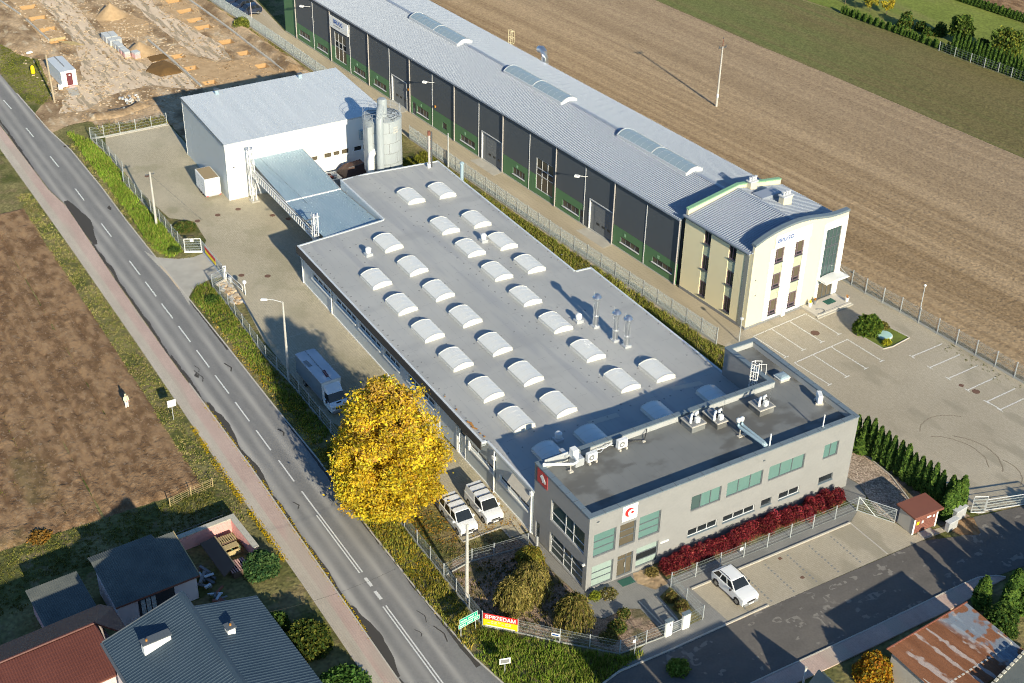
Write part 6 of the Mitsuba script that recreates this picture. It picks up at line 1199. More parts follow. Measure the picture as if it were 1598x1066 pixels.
A_, B_ = np.array([-9.2, 4.15, 7.9]), np.array([-28.4, 3.0, 8.2]); put('wire', tube([A_ + (B_ - A_) * t - [0, 0, 1.4 * 4 * t * (1 - t)] for t in np.linspace(0, 1, 16)], .013, 4), 'm_greycable', cb)

# ---------------------------------------------------------------- vehicles (front towards -y)
def ring(y, zb, zs, zr_, wb, ws, wr):
    """A rounded cross section: sill, shoulder, roof."""
    h = [(wb, zb), (wb + .03, zb + .1), (ws, (zb + zs) / 2), (ws - .01, zs)] 
    if zr_ is not None: h += [(wr + .03, zr_ - .10), (wr - .10, zr_ - .015), (wr * .4, zr_ + .01)]
    else: h += [(ws - .06, zs + .035), (ws - .2, zs + .05), (ws * .4, zs + .06)]
    return [(x, y, z) for x, z in h] + [(-x, y, z) for x, z in h[::-1]]
def car(name, label, cat_, loc, rz, body, cabin, W, paint, wheels, r, group=None, side_glass=True, roofbars=0, rails=False, grille=True, van=False):
    k = thing(name, label, cat_, group); mv = lambda m: move(m, loc, rz)
    hw = W / 2
    put('body', mv(loft([ring(y, zb, zs, None, hw * wb, hw * ws, 0) for y, zb, zs, wb, ws in body])), paint, k, 35)
    (yf0, zf0), (yf1, zf1), (yr1, zr1), (yr0, zr0) = cabin
    ws, wt = hw * .94, hw * .76 if not van else hw * .80
    zt = max(zf1, zr1)
    gl = loft([[(-ws, yf0, zf0), (ws, yf0, zf0), (ws, yr0, zr0), (-ws, yr0, zr0)], [(-wt, yf1, zf1 - .02), (wt, yf1, zf1 - .02), (wt, yr1, zr1 - .02), (-wt, yr1, zr1 - .02)]])
    put('windows', mv(gl), 'm_glassdark', k)
    rf = [(-wt - .03, yf1 - .02, zf1 - .04), (wt + .03, yf1 - .02, zf1 - .04), (wt + .03, yr1 + .03, zr1 - .04), (-wt - .03, yr1 + .03, zr1 - .04)]
    rf2 = [(x * .95, y + .03 * np.sign((yf1 + yr1) / 2 - y), z + .06) for x, y, z in rf]; rf3 = [(x * .6, y + .25 * np.sign((yf1 + yr1) / 2 - y), z + .10) for x, y, z in rf]
    put('roof', mv(loft([rf, rf2, rf3])), paint, k, 50)
    def pillar(t, w=.08):                                             # body coloured pillars over the glass, at t from front to rear
        b = MB()
        for s in (-1, 1):
            p0 = np.array([s * (ws + .012), yf0 + (yr0 - yf0) * t, zf0 + (zr0 - zf0) * t - .02]); p1 = np.array([s * (wt + .014), yf1 + (yr1 - yf1) * t, zt - .03])
            b.add(*loft([[p0 + [0, -w, 0], p0 + [0, w, 0], p0 + [-s * .06, w, 0], p0 + [-s * .06, -w, 0]], [p1 + [0, -w, 0], p1 + [0, w, 0], p1 + [-s * .06, w, 0], p1 + [-s * .06, -w, 0]]]))
        put('pillars', mv(b.get()), paint, k)
    for t in ((.0, 1.) if side_glass is True else (.0,)): pillar(t, .07)
    if side_glass is True: pillar(.34, .045); pillar(.68, .05)
    else:
        t0 = side_glass
        for s in (-1, 1):
            q = lambda t, top: np.array([s * ((wt + .016) if top else (ws + .014)), (yf1 + (yr1 - yf1) * t) if top else (yf0 + (yr0 - yf0) * t), (zt - .03) if top else (zf0 + (zr0 - zf0) * t - .03)])
            put('side_panel', mv(loft([[q(t0, 0), q(1, 0), q(1, 1), q(t0, 1)], [q(t0, 0) - [s * .05, 0, 0], q(1, 0) - [s * .05, 0, 0], q(1, 1) - [s * .05, 0, 0], q(t0, 1) - [s * .05, 0, 0]]])), paint, k)
    for y in wheels:
        for s in (-1, 1):
            kk = put('wheel', mv(tube([(s * (hw - .22), y, r), (s * (hw + .012), y, r)], r, 16)), 'm_tyre', k); put('rim', mv(tube([(s * (hw - .05), y, r), (s * (hw + .024), y, r)], r * .6, 10)), 'm_hub', kk)
            g = np.linspace(-.25, math.pi + .25, 12); put('wheel_arch', mv(loft([[(s * (hw + .006), y + (r + .07) * math.cos(t), r + (r + .07) * math.sin(t)) for t in g] + [(s * (hw + .006), y + (r - .02) * math.cos(t), r + (r - .02) * math.sin(t)) for t in g[::-1]], [(s * (hw - .1), y + (r + .07) * math.cos(t), r + (r + .07) * math.sin(t)) for t in g] + [(s * (hw - .1), y + (r - .02) * math.cos(t), r + (r - .02) * math.sin(t)) for t in g[::-1]]])), 'm_blackplastic', k)
    y0, zb0, zs0 = body[0][0], body[0][1], body[0][2]; y1 = body[-1][0]; zs1 = body[-1][2]
    for s in (-1, 1):
        put('headlight', mv(loft([[(s * hw * .55, y0 - .02, zs0 - .16), (s * hw * .86, y0 + .08, zs0 - .14), (s * hw * .88, y0 + .16, zs0 + .02), (s * hw * .58, y0 + .02, zs0 - .02)], [(s * hw * .55, y0 + .12, zs0 - .16), (s * hw * .86, y0 + .2, zs0 - .14), (s * hw * .88, y0 + .34, zs0 + .045), (s * hw * .58, y0 + .16, zs0 + .03)]])), 'm_galv', k)
        put('tail_light', mv(box(s * hw * .8 - .07, s * hw * .8 + .07, y1 - .05, y1 + .02, zs1 - .35, zs1)), 'm_red', k)
        put('mirror', mv(bevbox(s * (hw + .1) - .1, s * (hw + .1) + .1, yf0 + .3, yf0 + .48, zf0 - .02, zf0 + .17, .03)), paint if van else 'm_blackplastic', k)
        put('door_handle', mv(box(s * (hw + .012) - .015, s * (hw + .012) + .015, yf0 + 1.35, yf0 + 1.5, zf0 - .16, zf0 - .12)), 'm_blackplastic' if van else paint, k)
    if grille: put('grille', mv(box(-hw * .5, hw * .5, y0 - .025, y0 + .06, zs0 - .2, zs0 - .04)), 'm_blackplastic', k)
    put('bumper', mv(bevbox(-hw * .9, hw * .9, y0 - .06, y0 + .2, zb0, zb0 + .24, .05)), 'm_blackplastic' if van else 'm_lead', k); put('number_plate', mv(box(-.26, .26, y0 - .075, y0 - .061, zb0 + .08, zb0 + .2)), 'm_white', k)
    put('underside', mv(box(-hw * .8, hw * .8, y0 + .3, y1 - .3, .16, .32)), 'm_blackplastic', k)
    if roofbars:
        for i in range(roofbars):
            y = yf1 + .5 + i * (yr1 - yf1 - 1.0) / max(1, roofbars - 1); put('roof_bar', mv(box(-wt + .02, wt - .02, y - .03, y + .03, zt + .07, zt + .12)), 'm_blackplastic', k)
            for s in (-1, 1): put('bar_foot', mv(box(s * (wt - .04) - .05, s * (wt - .04) + .05, y - .06, y + .06, zt - .0, zt + .08)), 'm_blackplastic', k)
    if rails:
        for s in (-1, 1): put('roof_rail', mv(tube([(s * (wt - .02), yf1 + .15, zt + .06), (s * (wt - .02), yf1 + .4, zt + .13), (s * (wt - .02), yr1 - .4, zt + .13), (s * (wt - .02), yr1 - .1, zt + .06)], .03, 5)), 'm_blackplastic', k)
    return k
SUVB = [(-2.15, .32, .78, .78, .84), (-2.05, .26, .92, .92, .96), (-1.6, .26, 1.0, .97, 1.0), (-.75, .26, 1.06, .98, 1.0), (1.2, .26, 1.08, .98, 1.0), (1.95, .3, 1.08, .95, .97), (2.12, .4, 1.0, .86, .9)]
SUVC = [(-.95, 1.04), (-.2, 1.62), (1.45, 1.64), (2.0, 1.08)]
car('white_suv', 'white sports utility car parked alone in the paved bays', 'car', (11.12, -6.2, .015), math.radians(2), SUVB, SUVC, 1.82, 'm_carwhite', (-1.32, 1.33), .35, rails=True)
VANB = [(-2.2, .32, .8, .8, .86), (-2.1, .27, .95, .93, .96), (-1.7, .27, 1.06, .97, 1.0), (-1.15, .27, 1.12, .98, 1.0), (2.05, .28, 1.15, .98, 1.0), (2.2, .34, 1.15, .95, .97)]
VANC = [(-1.35, 1.1), (-.62, 1.82), (2.08, 1.86), (2.19, 1.13)]
car('white_van', 'white window van with dark side windows and roof bars, left of the two', 'van', (-5.0, 13.25, .01), math.radians(-1), VANB, VANC, 1.8, 'm_carwhite', (-1.42, 1.35), .33, 'white vans parked by the low hall', roofbars=3, van=True)
car('white_van', 'white panel van with plain white sides and roof bars, nearest the hall wall', 'van', (-2.2, 13.5, .01), math.radians(-1), VANB, VANC, 1.8, 'm_carwhite', (-1.42, 1.35), .33, 'white vans parked by the low hall', side_glass=.42, roofbars=3, van=True)
for i, (y, lab) in enumerate([(151.5, 'dark blue car cut by the top edge, farthest from the post'), (148.8, 'dark blue car parked in the middle behind the bar fence'), (146.0, 'dark blue car parked nearest the slim post behind the bar fence')]):
    car('parked_car', lab, 'car', (27.9 - .05 * i, y, 0), math.radians(-88), SUVB, SUVC, 1.8, 'm_cardark', (-1.32, 1.33), .33, 'dark cars at the top edge')
tr = thing('box_truck', 'light truck with a grey tarpaulin box and white cab parked under the lamp', 'truck'); tm = lambda m: move(m, (-7.32, 37.6, 0), math.radians(1.5))
put('tarp_side', tm(cat(box(-1.08, -1.05, -2.1, 4.0, .95, 2.95))), 'm_tarpside_shaded', tr); put('tarp_side', tm(box(1.05, 1.08, -2.1, 4.0, .95, 2.95)), 'm_tarpside_shaded', tr); put('tarp_front', tm(box(-1.05, 1.05, -2.1, -2.05, .95, 2.98)), 'm_whitepaint', tr); put('tarp_back', tm(box(-1.05, 1.05, 3.95, 4.0, .95, 2.95)), 'm_canopy', tr)  # blue-grey side tarps, tree shade painted into their colour
put('tarp_roof', tm(loft([[(x, y, 2.96 + .06 * (1 - (x / 1.1) ** 2) + .02 * math.sin(3 * y)) for x in np.linspace(-1.1, 1.1, 9)] + [(1.1, y, 2.9), (-1.1, y, 2.9)] for y in np.linspace(-2.13, 4.03, 12)])), 'm_tarp', tr, 50)
put('ridge_rope', tm(tube([(.05, -2.1, 3.06), (-.05, 1, 3.07), (.0, 4.0, 3.06)], .03, 4)), 'm_lead', tr); put('roof_tear', tm(move(box(-.16, .16, -.65, .65, 0, .02), (.0, -.9, 3.05), -.1)), 'm_reddoor', tr); put('roof_tear', tm(move(box(-.2, .2, -.6, .6, 0, .02), (-.75, 1.7, 3.02), .1)), 'm_lead', tr)
put('bed', tm(box(-1.08, 1.08, -2.1, 4.0, .75, .94)), 'm_lead', tr); put('chassis', tm(box(-.5, .5, -3.3, 3.9, .45, .75)), 'm_blackplastic', tr)
put('cab', tm(loft([ring(y, zb, zs, None, .95 * wb, 1.0 * ws, 0) for y, zb, zs, wb, ws in [(-4.05, .4, .85, .86, .88), (-3.95, .35, 1.05, .95, .97), (-3.45, .35, 1.22, .98, 1.0), (-2.2, .4, 1.3, .98, 1.0)]])), 'm_carwhite', tr, 35)
put('cab_glass', tm(loft([[(-.92, -3.5, 1.2), (.92, -3.5, 1.2), (.92, -2.2, 1.28), (-.92, -2.2, 1.28)], [(-.8, -2.95, 2.02), (.8, -2.95, 2.02), (.8, -2.2, 2.05), (-.8, -2.2, 2.05)]])), 'm_glassdark', tr)
put('cab_roof', tm(loft([[(-.84, -3.0, 1.99), (.84, -3.0, 1.99), (.88, -2.15, 2.03), (-.88, -2.15, 2.03)], [(-.8, -2.9, 2.12), (.8, -2.9, 2.12), (.86, -2.15, 2.3), (-.86, -2.15, 2.3)], [(-.72, -2.5, 2.36), (.72, -2.5, 2.36), (.84, -2.15, 2.62), (-.84, -2.15, 2.62)]])), 'm_carwhite', tr, 40)
for s in (-1, 1):
    put('door_post', tm(box(s * .93 - .03, s * .93 + .03, -2.4, -2.14, 1.2, 2.05)), 'm_carwhite', tr); put('mirror', tm(bevbox(s * 1.12 - .1, s * 1.12 + .1, -3.3, -3.15, 1.25, 1.65, .02)), 'm_blackplastic', tr); put('headlight', tm(box(s * .72 - .14, s * .72 + .14, -4.08, -3.9, .85, 1.02)), 'm_galv', tr)
    for y, w in ((-3.15, .24), (2.2, .4)): kk = put('wheel', tm(tube([(s * .62, y, .36), (s * (.62 + w), y, .36)], .36, 14)), 'm_tyre', tr); put('rim', tm(tube([(s * .8, y, .36), (s * (.635 + w), y, .36)], .2, 10)), 'm_hub', kk)
put('grille', tm(box(-.5, .5, -4.09, -3.95, .75, .95)), 'm_blackplastic', tr); put('bumper', tm(bevbox(-.9, .9, -4.15, -3.9, .38, .62, .05)), 'm_lead', tr); put('bonnet_scoop', tm(box(-.25, .25, -3.75, -3.6, 1.2, 1.26)), 'm_blackplastic', tr)
tl = thing('box_trailer', 'white box trailer with a dirty roof standing against the white hall', 'trailer'); tm = lambda m: move(m, (-1.45, 86.2, 0), math.radians(-1))
put('box', tm(bevbox(-1.02, 1.02, -1.85, 1.85, .5, 2.75, .06)), 'm_white', tl); put('roof', tm(box(-.9, .9, -1.7, 1.7, 2.752, 2.77)), 'm_dirtroof', tl); put('rear_doors', tm(box(-.98, .98, -1.88, -1.855, .55, 2.65)), 'm_white', tl); put('door_seam', tm(box(-.012, .012, -1.895, -1.881, .55, 2.65)), 'm_lead', tl); put('side_seam', tm(cat(box(-1.03, -1.021, -.65, -.62, .55, 2.65))), 'm_lead', tl); put('side_seam', tm(box(-1.03, -1.021, .62, .65, .55, 2.65)), 'm_lead', tl)
put('lock_bar', tm(box(-.3, .3, -1.9, -1.885, .95, 1.02)), 'm_lead', tl); put('chassis', tm(box(-1.0, 1.0, -1.95, 1.85, .36, .5)), 'm_galv', tl); put('drawbar', tm(tube([(-.4, 1.85, .42), (0, 2.9, .45), (.4, 1.85, .42)], .05, 5)), 'm_galv', tl); put('jockey_wheel', tm(tube([(-.08, 2.8, .15), (.08, 2.8, .15)], .15, 10)), 'm_tyre', tl)
for s in (-1, 1):
    put('tail_light', tm(box(s * .85 - .13, s * .85 + .13, -1.98, -1.95, .38, .5)), 'm_red', tl)
    for y in (-.4, .4): kk = put('wheel', tm(tube([(s * .84, y, .3), (s * 1.0, y, .3)], .3, 12)), 'm_tyre', tl); put('rim', tm(tube([(s * .9, y, .3), (s * 1.015, y, .3)], .16, 8)), 'm_hub', kk)

# ---------------------------------------------------------------- building site things
sc_ = thing('site_container', 'small grey site container with a white front and dark red door', 'container'); CM = lambda m: move(m, (-7.42, 131.9, 0), math.radians(2.5))
for i in range(10): put('side_sheet', CM(box(-1.12, -1.08 + .02 * (i % 2), -3.1 + i * .63, -2.49 + i * .63, .15, 2.45)), 'm_wroof', sc_)
put('body', CM(box(-1.08, 1.1, -3.1, 3.2, .15, 2.5)), 'm_wroof', sc_); put('front', CM(box(-1.12, 1.14, -3.16, -3.105, .15, 2.55)), 'm_white', sc_); put('roof', CM(loft([[(-1.2, y, 2.5), (0, y, 2.62), (1.2, y, 2.5), (1.2, y, 2.46), (-1.2, y, 2.46)] for y in (-3.2, 3.25)])), 'm_wroof', sc_); put('roof_strip', CM(box(-.08, .08, -1.5, 3.2, 2.61, 2.66)), 'm_lead', sc_)
kk = put('door', CM(box(-.35, .5, -3.2, -3.165, .3, 2.2)), 'm_reddoor', sc_); put('window', CM(box(-.0, .25, -3.215, -3.201, 1.75, 1.95)), 'm_white', kk); put('hinge_bar', CM(box(-.95, -.42, -3.2, -3.165, 1.2, 1.27)), 'm_lead', sc_); put('step', CM(box(-.3, .6, -3.7, -3.2, 0, .25)), 'm_pinkblock', sc_)
k = thing('gas_bottles', 'two small white gas bottles at the container corner', 'gas bottle')
for i in range(2): put('bottle', lathe([(.14, 0), (.16, .1), (.16, .65), (.06, .8), (.06, .9)], (-8.95 + .3 * i, 128.5 - .1 * i, 0), 10), 'm_white', k, 30)
k = thing('concrete_apron', 'grey concrete slab before the container door', 'slab'); put('slab', prism(Polygon([(-7.95, 128.3), (-6.45, 128.2), (-6.9, 125.2), (-8.15, 125.2)]), -.05, .06), 'm_concrete', k); put('edge', prism(LineString([(-8.0, 128.3), (-8.2, 125.2)]).buffer(.04), 0, .07), 'm_kerb', k)
k = thing('toilet_tank', 'bright yellow plastic object standing in the grass beside the road', 'barrel'); put('body', lathe([(.28, 0), (.33, .1), (.3, .6), (.33, .7), (.26, 1.1), (.08, 1.2)], (-10.72, 136.6, 0), 12), 'm_yellow', k, 40); put('cap', lathe([(.1, 1.15), (.1, 1.28), (.01, 1.3)], (-10.72, 136.6, 0), 8), 'm_yellow', k)
k = thing('white_sack', 'white sack lying on the soil bank above the grass strip', 'sack'); put('sack', move(loft([[(-.5, -.2, 0), (.5, -.2, 0), (.5, .2, 0), (-.5, .2, 0)], [(-.42, -.15, .25), (.4, -.14, .22), (.4, .14, .25), (-.42, .15, .22)]]), (-9.2, 144.5, .25), .3), 'm_white', k); put('tie', move(box(.48, .56, -.05, .05, .05, .15), (-9.2, 144.5, .25), .3), 'm_lead', k)
BS = [(3.05, 145.2, 0, 1.0), (4.2, 145.4, 0, .9), (3.1, 143.9, 0, 1.0), (4.15, 144.0, 0, 1.0), (3.3, 142.4, 0, .9), (4.3, 142.4, 0, .95), (3.6, 140.9, 0, .85), (3.7, 139.5, 0, .9), (3.75, 138.1, 0, .85), (3.8, 136.6, 0, .9), (4.95, 135.4, .2, 1.0)]
for i, (x, y, a, h) in enumerate(BS):
    lab = 'small stack of grey blocks standing alone before the sand heap' if i == len(BS) - 1 else f'stack of wrapped grey blocks, {ORD[min(i, 8)]} from the far end of the long row'
    if i == 9: lab = 'stack of grey blocks with a pink front, nearest end of the long row'
    k = thing('block_stack', lab, 'block stack', 'stacks of blocks on the building site' if i < 9 else None)
    for q in range(3): put('course', move(bevbox(-.48 + .01 * q, .48 - .01 * q, -.6, .6, .12 + q * h / 3, .10 + (q + 1) * h / 3, .03), (x, y, 0), a), 'm_pinkblock' if q < 2 and i > 7 else 'm_galv', k)
    put('wrap', move(box(-.5, .5, -.61, .61, .1 + h, .13 + h), (x, y, 0), a), 'm_pallet', k); put('pallet', move(box(-.5, .5, -.6, .6, 0, .11), (x, y, 0), a), 'm_wood', k)
k = thing('timber_bundle', 'loose timber boards lying between the footings and the container', 'timber')
for i in range(7): put('board', move(box(-.08, .08, -1.4, 1.4, .02 + .04 * (i % 2), .1 + .04 * (i % 2)), (-2.9 + .28 * i, 146.6 - .15 * i, 0), .5 + .1 * math.sin(i * 3)), 'm_wood', k)
k = thing('debris_heap', 'white and grey rubble pieces by the site entrance', 'rubble')
for i in range(28): put('piece', cbox((-2.4 + 2.6 * rng.random(), 117.8 + 3.2 * rng.random(), .25), (.15 + .4 * rng.random(), .15 + .3 * rng.random(), .1 + .25 * rng.random()), rng.random() * 3), ['m_white', 'm_rubble', 'm_beige', 'm_galv'][i % 4], k)
ct = thing('drain_pipe', 'black drain pipe lying across the soil by the site entrance', 'pipe'); put('pipe', tube([(-5.2, 116.6, .5), (-3.2, 116.3, .55), (-1.6, 116.8, .5), (-.6, 118.3, .3)], .09, 6), 'm_blackplastic', ct); put('collar', tube([(-3.2, 116.3, .55), (-2.9, 116.35, .55)], .13, 6), 'm_lead', ct)

# ---------------------------------------------------------------- the person in the ploughed plot
import manifold3d as m3
def chain(bones, ref=.05, it=6):
    def ball(p, r): return m3.Manifold.sphere(r, 16).translate(list(map(float, p)))
    tot = m3.Manifold()
    for (p, r), (q, s) in bones: tot = tot + m3.Manifold.batch_hull([ball(p, r), ball(q, s)])
    g = tot.refine_to_length(ref).to_mesh(); tm_ = trimesh.Trimesh(g.vert_properties[:, :3], g.tri_verts, process=True)
    trimesh.smoothing.filter_taubin(tm_, iterations=it); return np.array(tm_.vertices), np.array(tm_.faces)
pe = thing('person', 'person in white trousers and a pale hooded jacket standing in the ploughed plot', 'person'); PM = lambda m: move(m, (-25.43, 44.75, .02), math.radians(20))
J = dict(pel=(0, 0, .95), ch=(0, .03, 1.3), nk=(0, .0, 1.46), hd=(0, -.02, 1.6))
body = [((J['pel'], .14), (J['ch'], .16)), ((J['ch'], .14), (J['nk'], .06)), ((J['nk'], .055), (J['hd'], .05))]
for s in (-1, 1):
    body += [(((s * .09, 0, .9), .1), ((s * .11, -.02, .5), .065)), (((s * .11, -.02, .5), .062), ((s * .12, .02, .09), .045)), (((s * .12, .02, .06), .045), ((s * .13, -.15, .04), .035))]
    body += [(((s * .18, .02, 1.4), .06), ((s * .26, -.02, 1.14), .048)), (((s * .26, -.02, 1.14), .045), ((s * .17, -.2, 1.0), .034)), (((s * .17, -.2, 1.0), .034), ((s * .14, -.26, .98), .03))]
    for f in range(4): body.append((((s * (.12 + .012 * f), -.27, .985 - .008 * f), .011), ((s * (.10 + .012 * f), -.34, .95 - .008 * f), .008)))
    body.append((((s * .15, -.24, 1.0), .012), ((s * .11, -.29, 1.03), .009)))
put('body', PM(chain(body, .03)), 'm_skin', pe, True)
put('trousers', PM(chain([(((s * .08, 0, .94), .125), ((s * .11, -.02, .5), .088)) for s in (-1, 1)] + [(((s * .11, -.02, .5), .086), ((s * .12, .02, .12), .07)) for s in (-1, 1)])), 'm_whitepaint', pe, True)
put('jacket', PM(chain([(((0, 0, .96), .165), ((0, .03, 1.32), .185)), (((-.15, .02, 1.38), .085), ((.15, .02, 1.38), .085))] + [(((s * .18, .02, 1.4), .08), ((s * .26, -.02, 1.14), .07)) for s in (-1, 1)] + [(((s * .26, -.02, 1.14), .068), ((s * .18, -.18, 1.01), .055)) for s in (-1, 1)])), 'm_vest', pe, True)
put('red_gloves', PM(chain([(((s * .165, -.2, 1.0), .05), ((s * .145, -.25, .985), .045)) for s in (-1, 1)])), 'm_pinkcloth', pe, True)
hv, hf = chain([(((0, -.02, 1.56), .085), ((0, -.01, 1.64), .1)), (((0, -.09, 1.55), .04), ((0, -.08, 1.58), .05)), (((0, -.115, 1.6), .012), ((0, -.125, 1.585), .015))], .02, 4)
put('head', PM((hv, hf)), 'm_skin', pe, True); put('eye', PM(cbox((-.035, -.105, 1.62), (.022, .02, .012))), 'm_blackplastic', pe); put('eye', PM(cbox((.035, -.105, 1.62), (.022, .02, .012))), 'm_blackplastic', pe); put('mouth', PM(cbox((0, -.12, 1.555), (.045, .015, .01))), 'm_redflag', pe)
put('hood', PM(chain([(((0, .03, 1.58), .105), ((0, .03, 1.67), .105)), (((0, .05, 1.5), .1), ((0, .04, 1.58), .1))], .03)), 'm_vest', pe, True)

# ---------------------------------------------------------------- vegetation
def leaves(P, size, cols, up=.5, aspect=1.6, out=None, jitter=.25, w=None, axis=None):
    """Diamond leaves at the points P; colours drawn from cols by weight, with small variation."""
    n = len(P); d = rng.normal(size=(n, 3)); d /= np.linalg.norm(d, axis=1, keepdims=True)
    nn = rng.normal(size=(n, 3)) + np.array([0, 0, up * 2]); 
    if out is not None: nn = nn + out
    nn /= np.linalg.norm(nn, axis=1, keepdims=True)
    a = np.cross(nn, d); a /= np.linalg.norm(a, axis=1, keepdims=True) + 1e-9; b = np.cross(nn, a)
    if axis is not None:
        a = np.asarray(axis, float) + .22 * rng.normal(size=(n, 3)); a /= np.linalg.norm(a, axis=1, keepdims=True); b = np.cross(nn, a); b /= np.linalg.norm(b, axis=1, keepdims=True) + 1e-9; nn = np.cross(a, b)
    s = np.broadcast_to(size, (n,)) * (1 + jitter * rng.normal(size=n)).clip(.4, 1.8); s = s[:, None]
    v = np.stack([P - a * s * aspect / 2, P + b * s / 2 + nn * s * .12, P + a * s * aspect / 2, P - b * s / 2 + nn * s * .12], 1).reshape(-1, 3)
    i = np.arange(n) * 4; f = np.vstack([np.stack([i, i + 1, i + 2], 1), np.stack([i, i + 2, i + 3], 1)])
    cols = np.asarray(cols, float); c = cols[rng.choice(len(cols), n, p=w)] * (1 + .22 * rng.normal(size=(n, 1))).clip(.4, 1.7)
    return v, f, np.repeat(c.clip(0, .9), 4, 0)
def puff(name, lc, parent, m='m_leaf', **k): return put(name, (lc[0], lc[1]), m, parent, color=lc[2], **k)
def joinl(ls):
    b = MB()
    for v, f, c in ls: b.add(v, f, c)
    return (*b.get(), b.col())
def crown_pts(c, r, k, n, spread, rr=(.35, 1), flat=1.0):
    """k clumps in an ellipsoid, n points each."""
    d = rng.normal(size=(k, 3)); d /= np.linalg.norm(d, axis=1, keepdims=True)
    cc = np.asarray(c) + d * np.asarray(r) * (rng.uniform(rr[0] ** 3, rr[1] ** 3, (k, 1)) ** (1 / 3))
    q = rng.normal(size=(k, n, 3)); q /= np.linalg.norm(q, axis=2, keepdims=True); q *= rng.random((k, n, 1)) ** .62
    p = cc[:, None] + q * spread * 1.75 * np.array([1, 1, .7]) * rng.uniform(.65, 1.3, (k, 1, 1))
    return cc, p
def limbs(base, cc, h0, r0, n):
    b = MB(); base = np.asarray(base, float)
    for i in rng.choice(len(cc), min(n, len(cc)), replace=False):
        q = cc[i]; z0 = h0 + (q[2] - base[2] - h0) * .35 * rng.random(); a = base + [0, 0, max(h0 * .6, z0)]
        m_ = (a + q) / 2 + [0, 0, .12 * np.linalg.norm(q - a)]; b.add(*tube([a, m_, q], [r0 * .35, r0 * .2, r0 * .06], 5))
    return b.get()
YC = [(.68, .455, .03), (.72, .54, .04), (.54, .47, .06), (.47, .31, .07), (.40, .37, .06)]
def tree(name, label, cat_, x, y, h, r, cols, k, n, size, trunk=.2, low=.22, group=None, spread=None, w=None, rz=1.0, m='m_leaf'):
    t = thing(name, label, cat_, group); zc = h * (low + 1) / 2; c = (x, y, zc); rad = np.array([r, r, h * (1 - low) / 2])
    cc, p = crown_pts(c, rad * .85, k, n, spread or r * .2)
    put('trunk', tube([(x, y, -.1), (x + .05 * r, y, h * .35), (x, y + .04 * r, h * .7)], [trunk, trunk * .75, trunk * .3], 8), 'm_bark', t, True)
    put('branch', limbs((x, y, 0), cc, h * .3, trunk, 14), 'm_bark', t, kind='stuff')
    P = p.reshape(-1, 3); P = P[P[:, 2] > .15]
    puff('crown', leaves(P, size, cols, .4, w=w), t, m, kind='stuff')
    return t
# the big yellow tree
ty = thing('yellow_tree', 'big round tree with bright yellow autumn leaves between the road and the low hall', 'tree')
tx, ty_ = -9.75, 18.0
put('trunk', tube([(tx, ty_, -.1), (tx + .1, ty_, 2.6), (tx, ty_ + .15, 7), (tx + .1, ty_, 12)], [.36, .29, .2, .05], 10), 'm_bark', ty, True)
ccs, ps, ls = [], [], []
for (cx, cy, cz, rad, k, n, cw, sp) in ((0, 0, 3.4, (4.5, 4.3, 2.5), 100, 330, (.24, .46, .24, .02, .04), .68), (.3, .2, 6.2, (4.6, 4.5, 2.8), 120, 330, (.36, .30, .18, .12, .04), .68), (1.3, -.9, 5.2, (4.1, 3.6, 1.8), 40, 300, (.4, .3, .12, .14, .04), .6), (.3, .2, 9.4, (3.6, 3.5, 2.4), 70, 250, (.36, .14, .10, .34, .06), .62), (.5, .4, 12.2, (2.0, 1.9, 1.6), 30, 190, (.3, .08, .06, .5, .06), .55)):
    cc, p = crown_pts((tx + cx, ty_ + cy, cz), rad, k, n, sp, (.5, 1)); ccs.append(cc)
    for q in p:
        q = q[q[:, 2] > .2]; tw = rng.normal() * .16
        ls.append(leaves(q, .15, np.array(YC) * (1 + tw) * [1, 1 + .06 * rng.normal(), 1], .45, 2.0, w=cw))
for _ in range(46):
    a = rng.uniform(0, 2 * math.pi); z = rng.uniform(1.5, 12.5); rr = 5.0 * math.sqrt(max(.05, 1 - ((z - 5) / 8.8) ** 2)) * rng.uniform(.84, 1.04); c_ = np.array([tx + .4 + rr * math.cos(a), ty_ + rr * math.sin(a), z]); ccs.append(c_[None])
    q = c_ + rng.normal(size=(150, 3)) * [.42, .42, .26]; ls.append(leaves(q, .15, np.array(YC) * (1 + .2 * rng.normal()), .4, 2.0, w=(.34, .3, .14, .18, .04)))
put('limb', limbs((tx, ty_, 0), np.vstack(ccs), 2.4, .36, 90), 'm_bark', ty, kind='stuff'); puff('crown', joinl(ls), ty, kind='stuff')

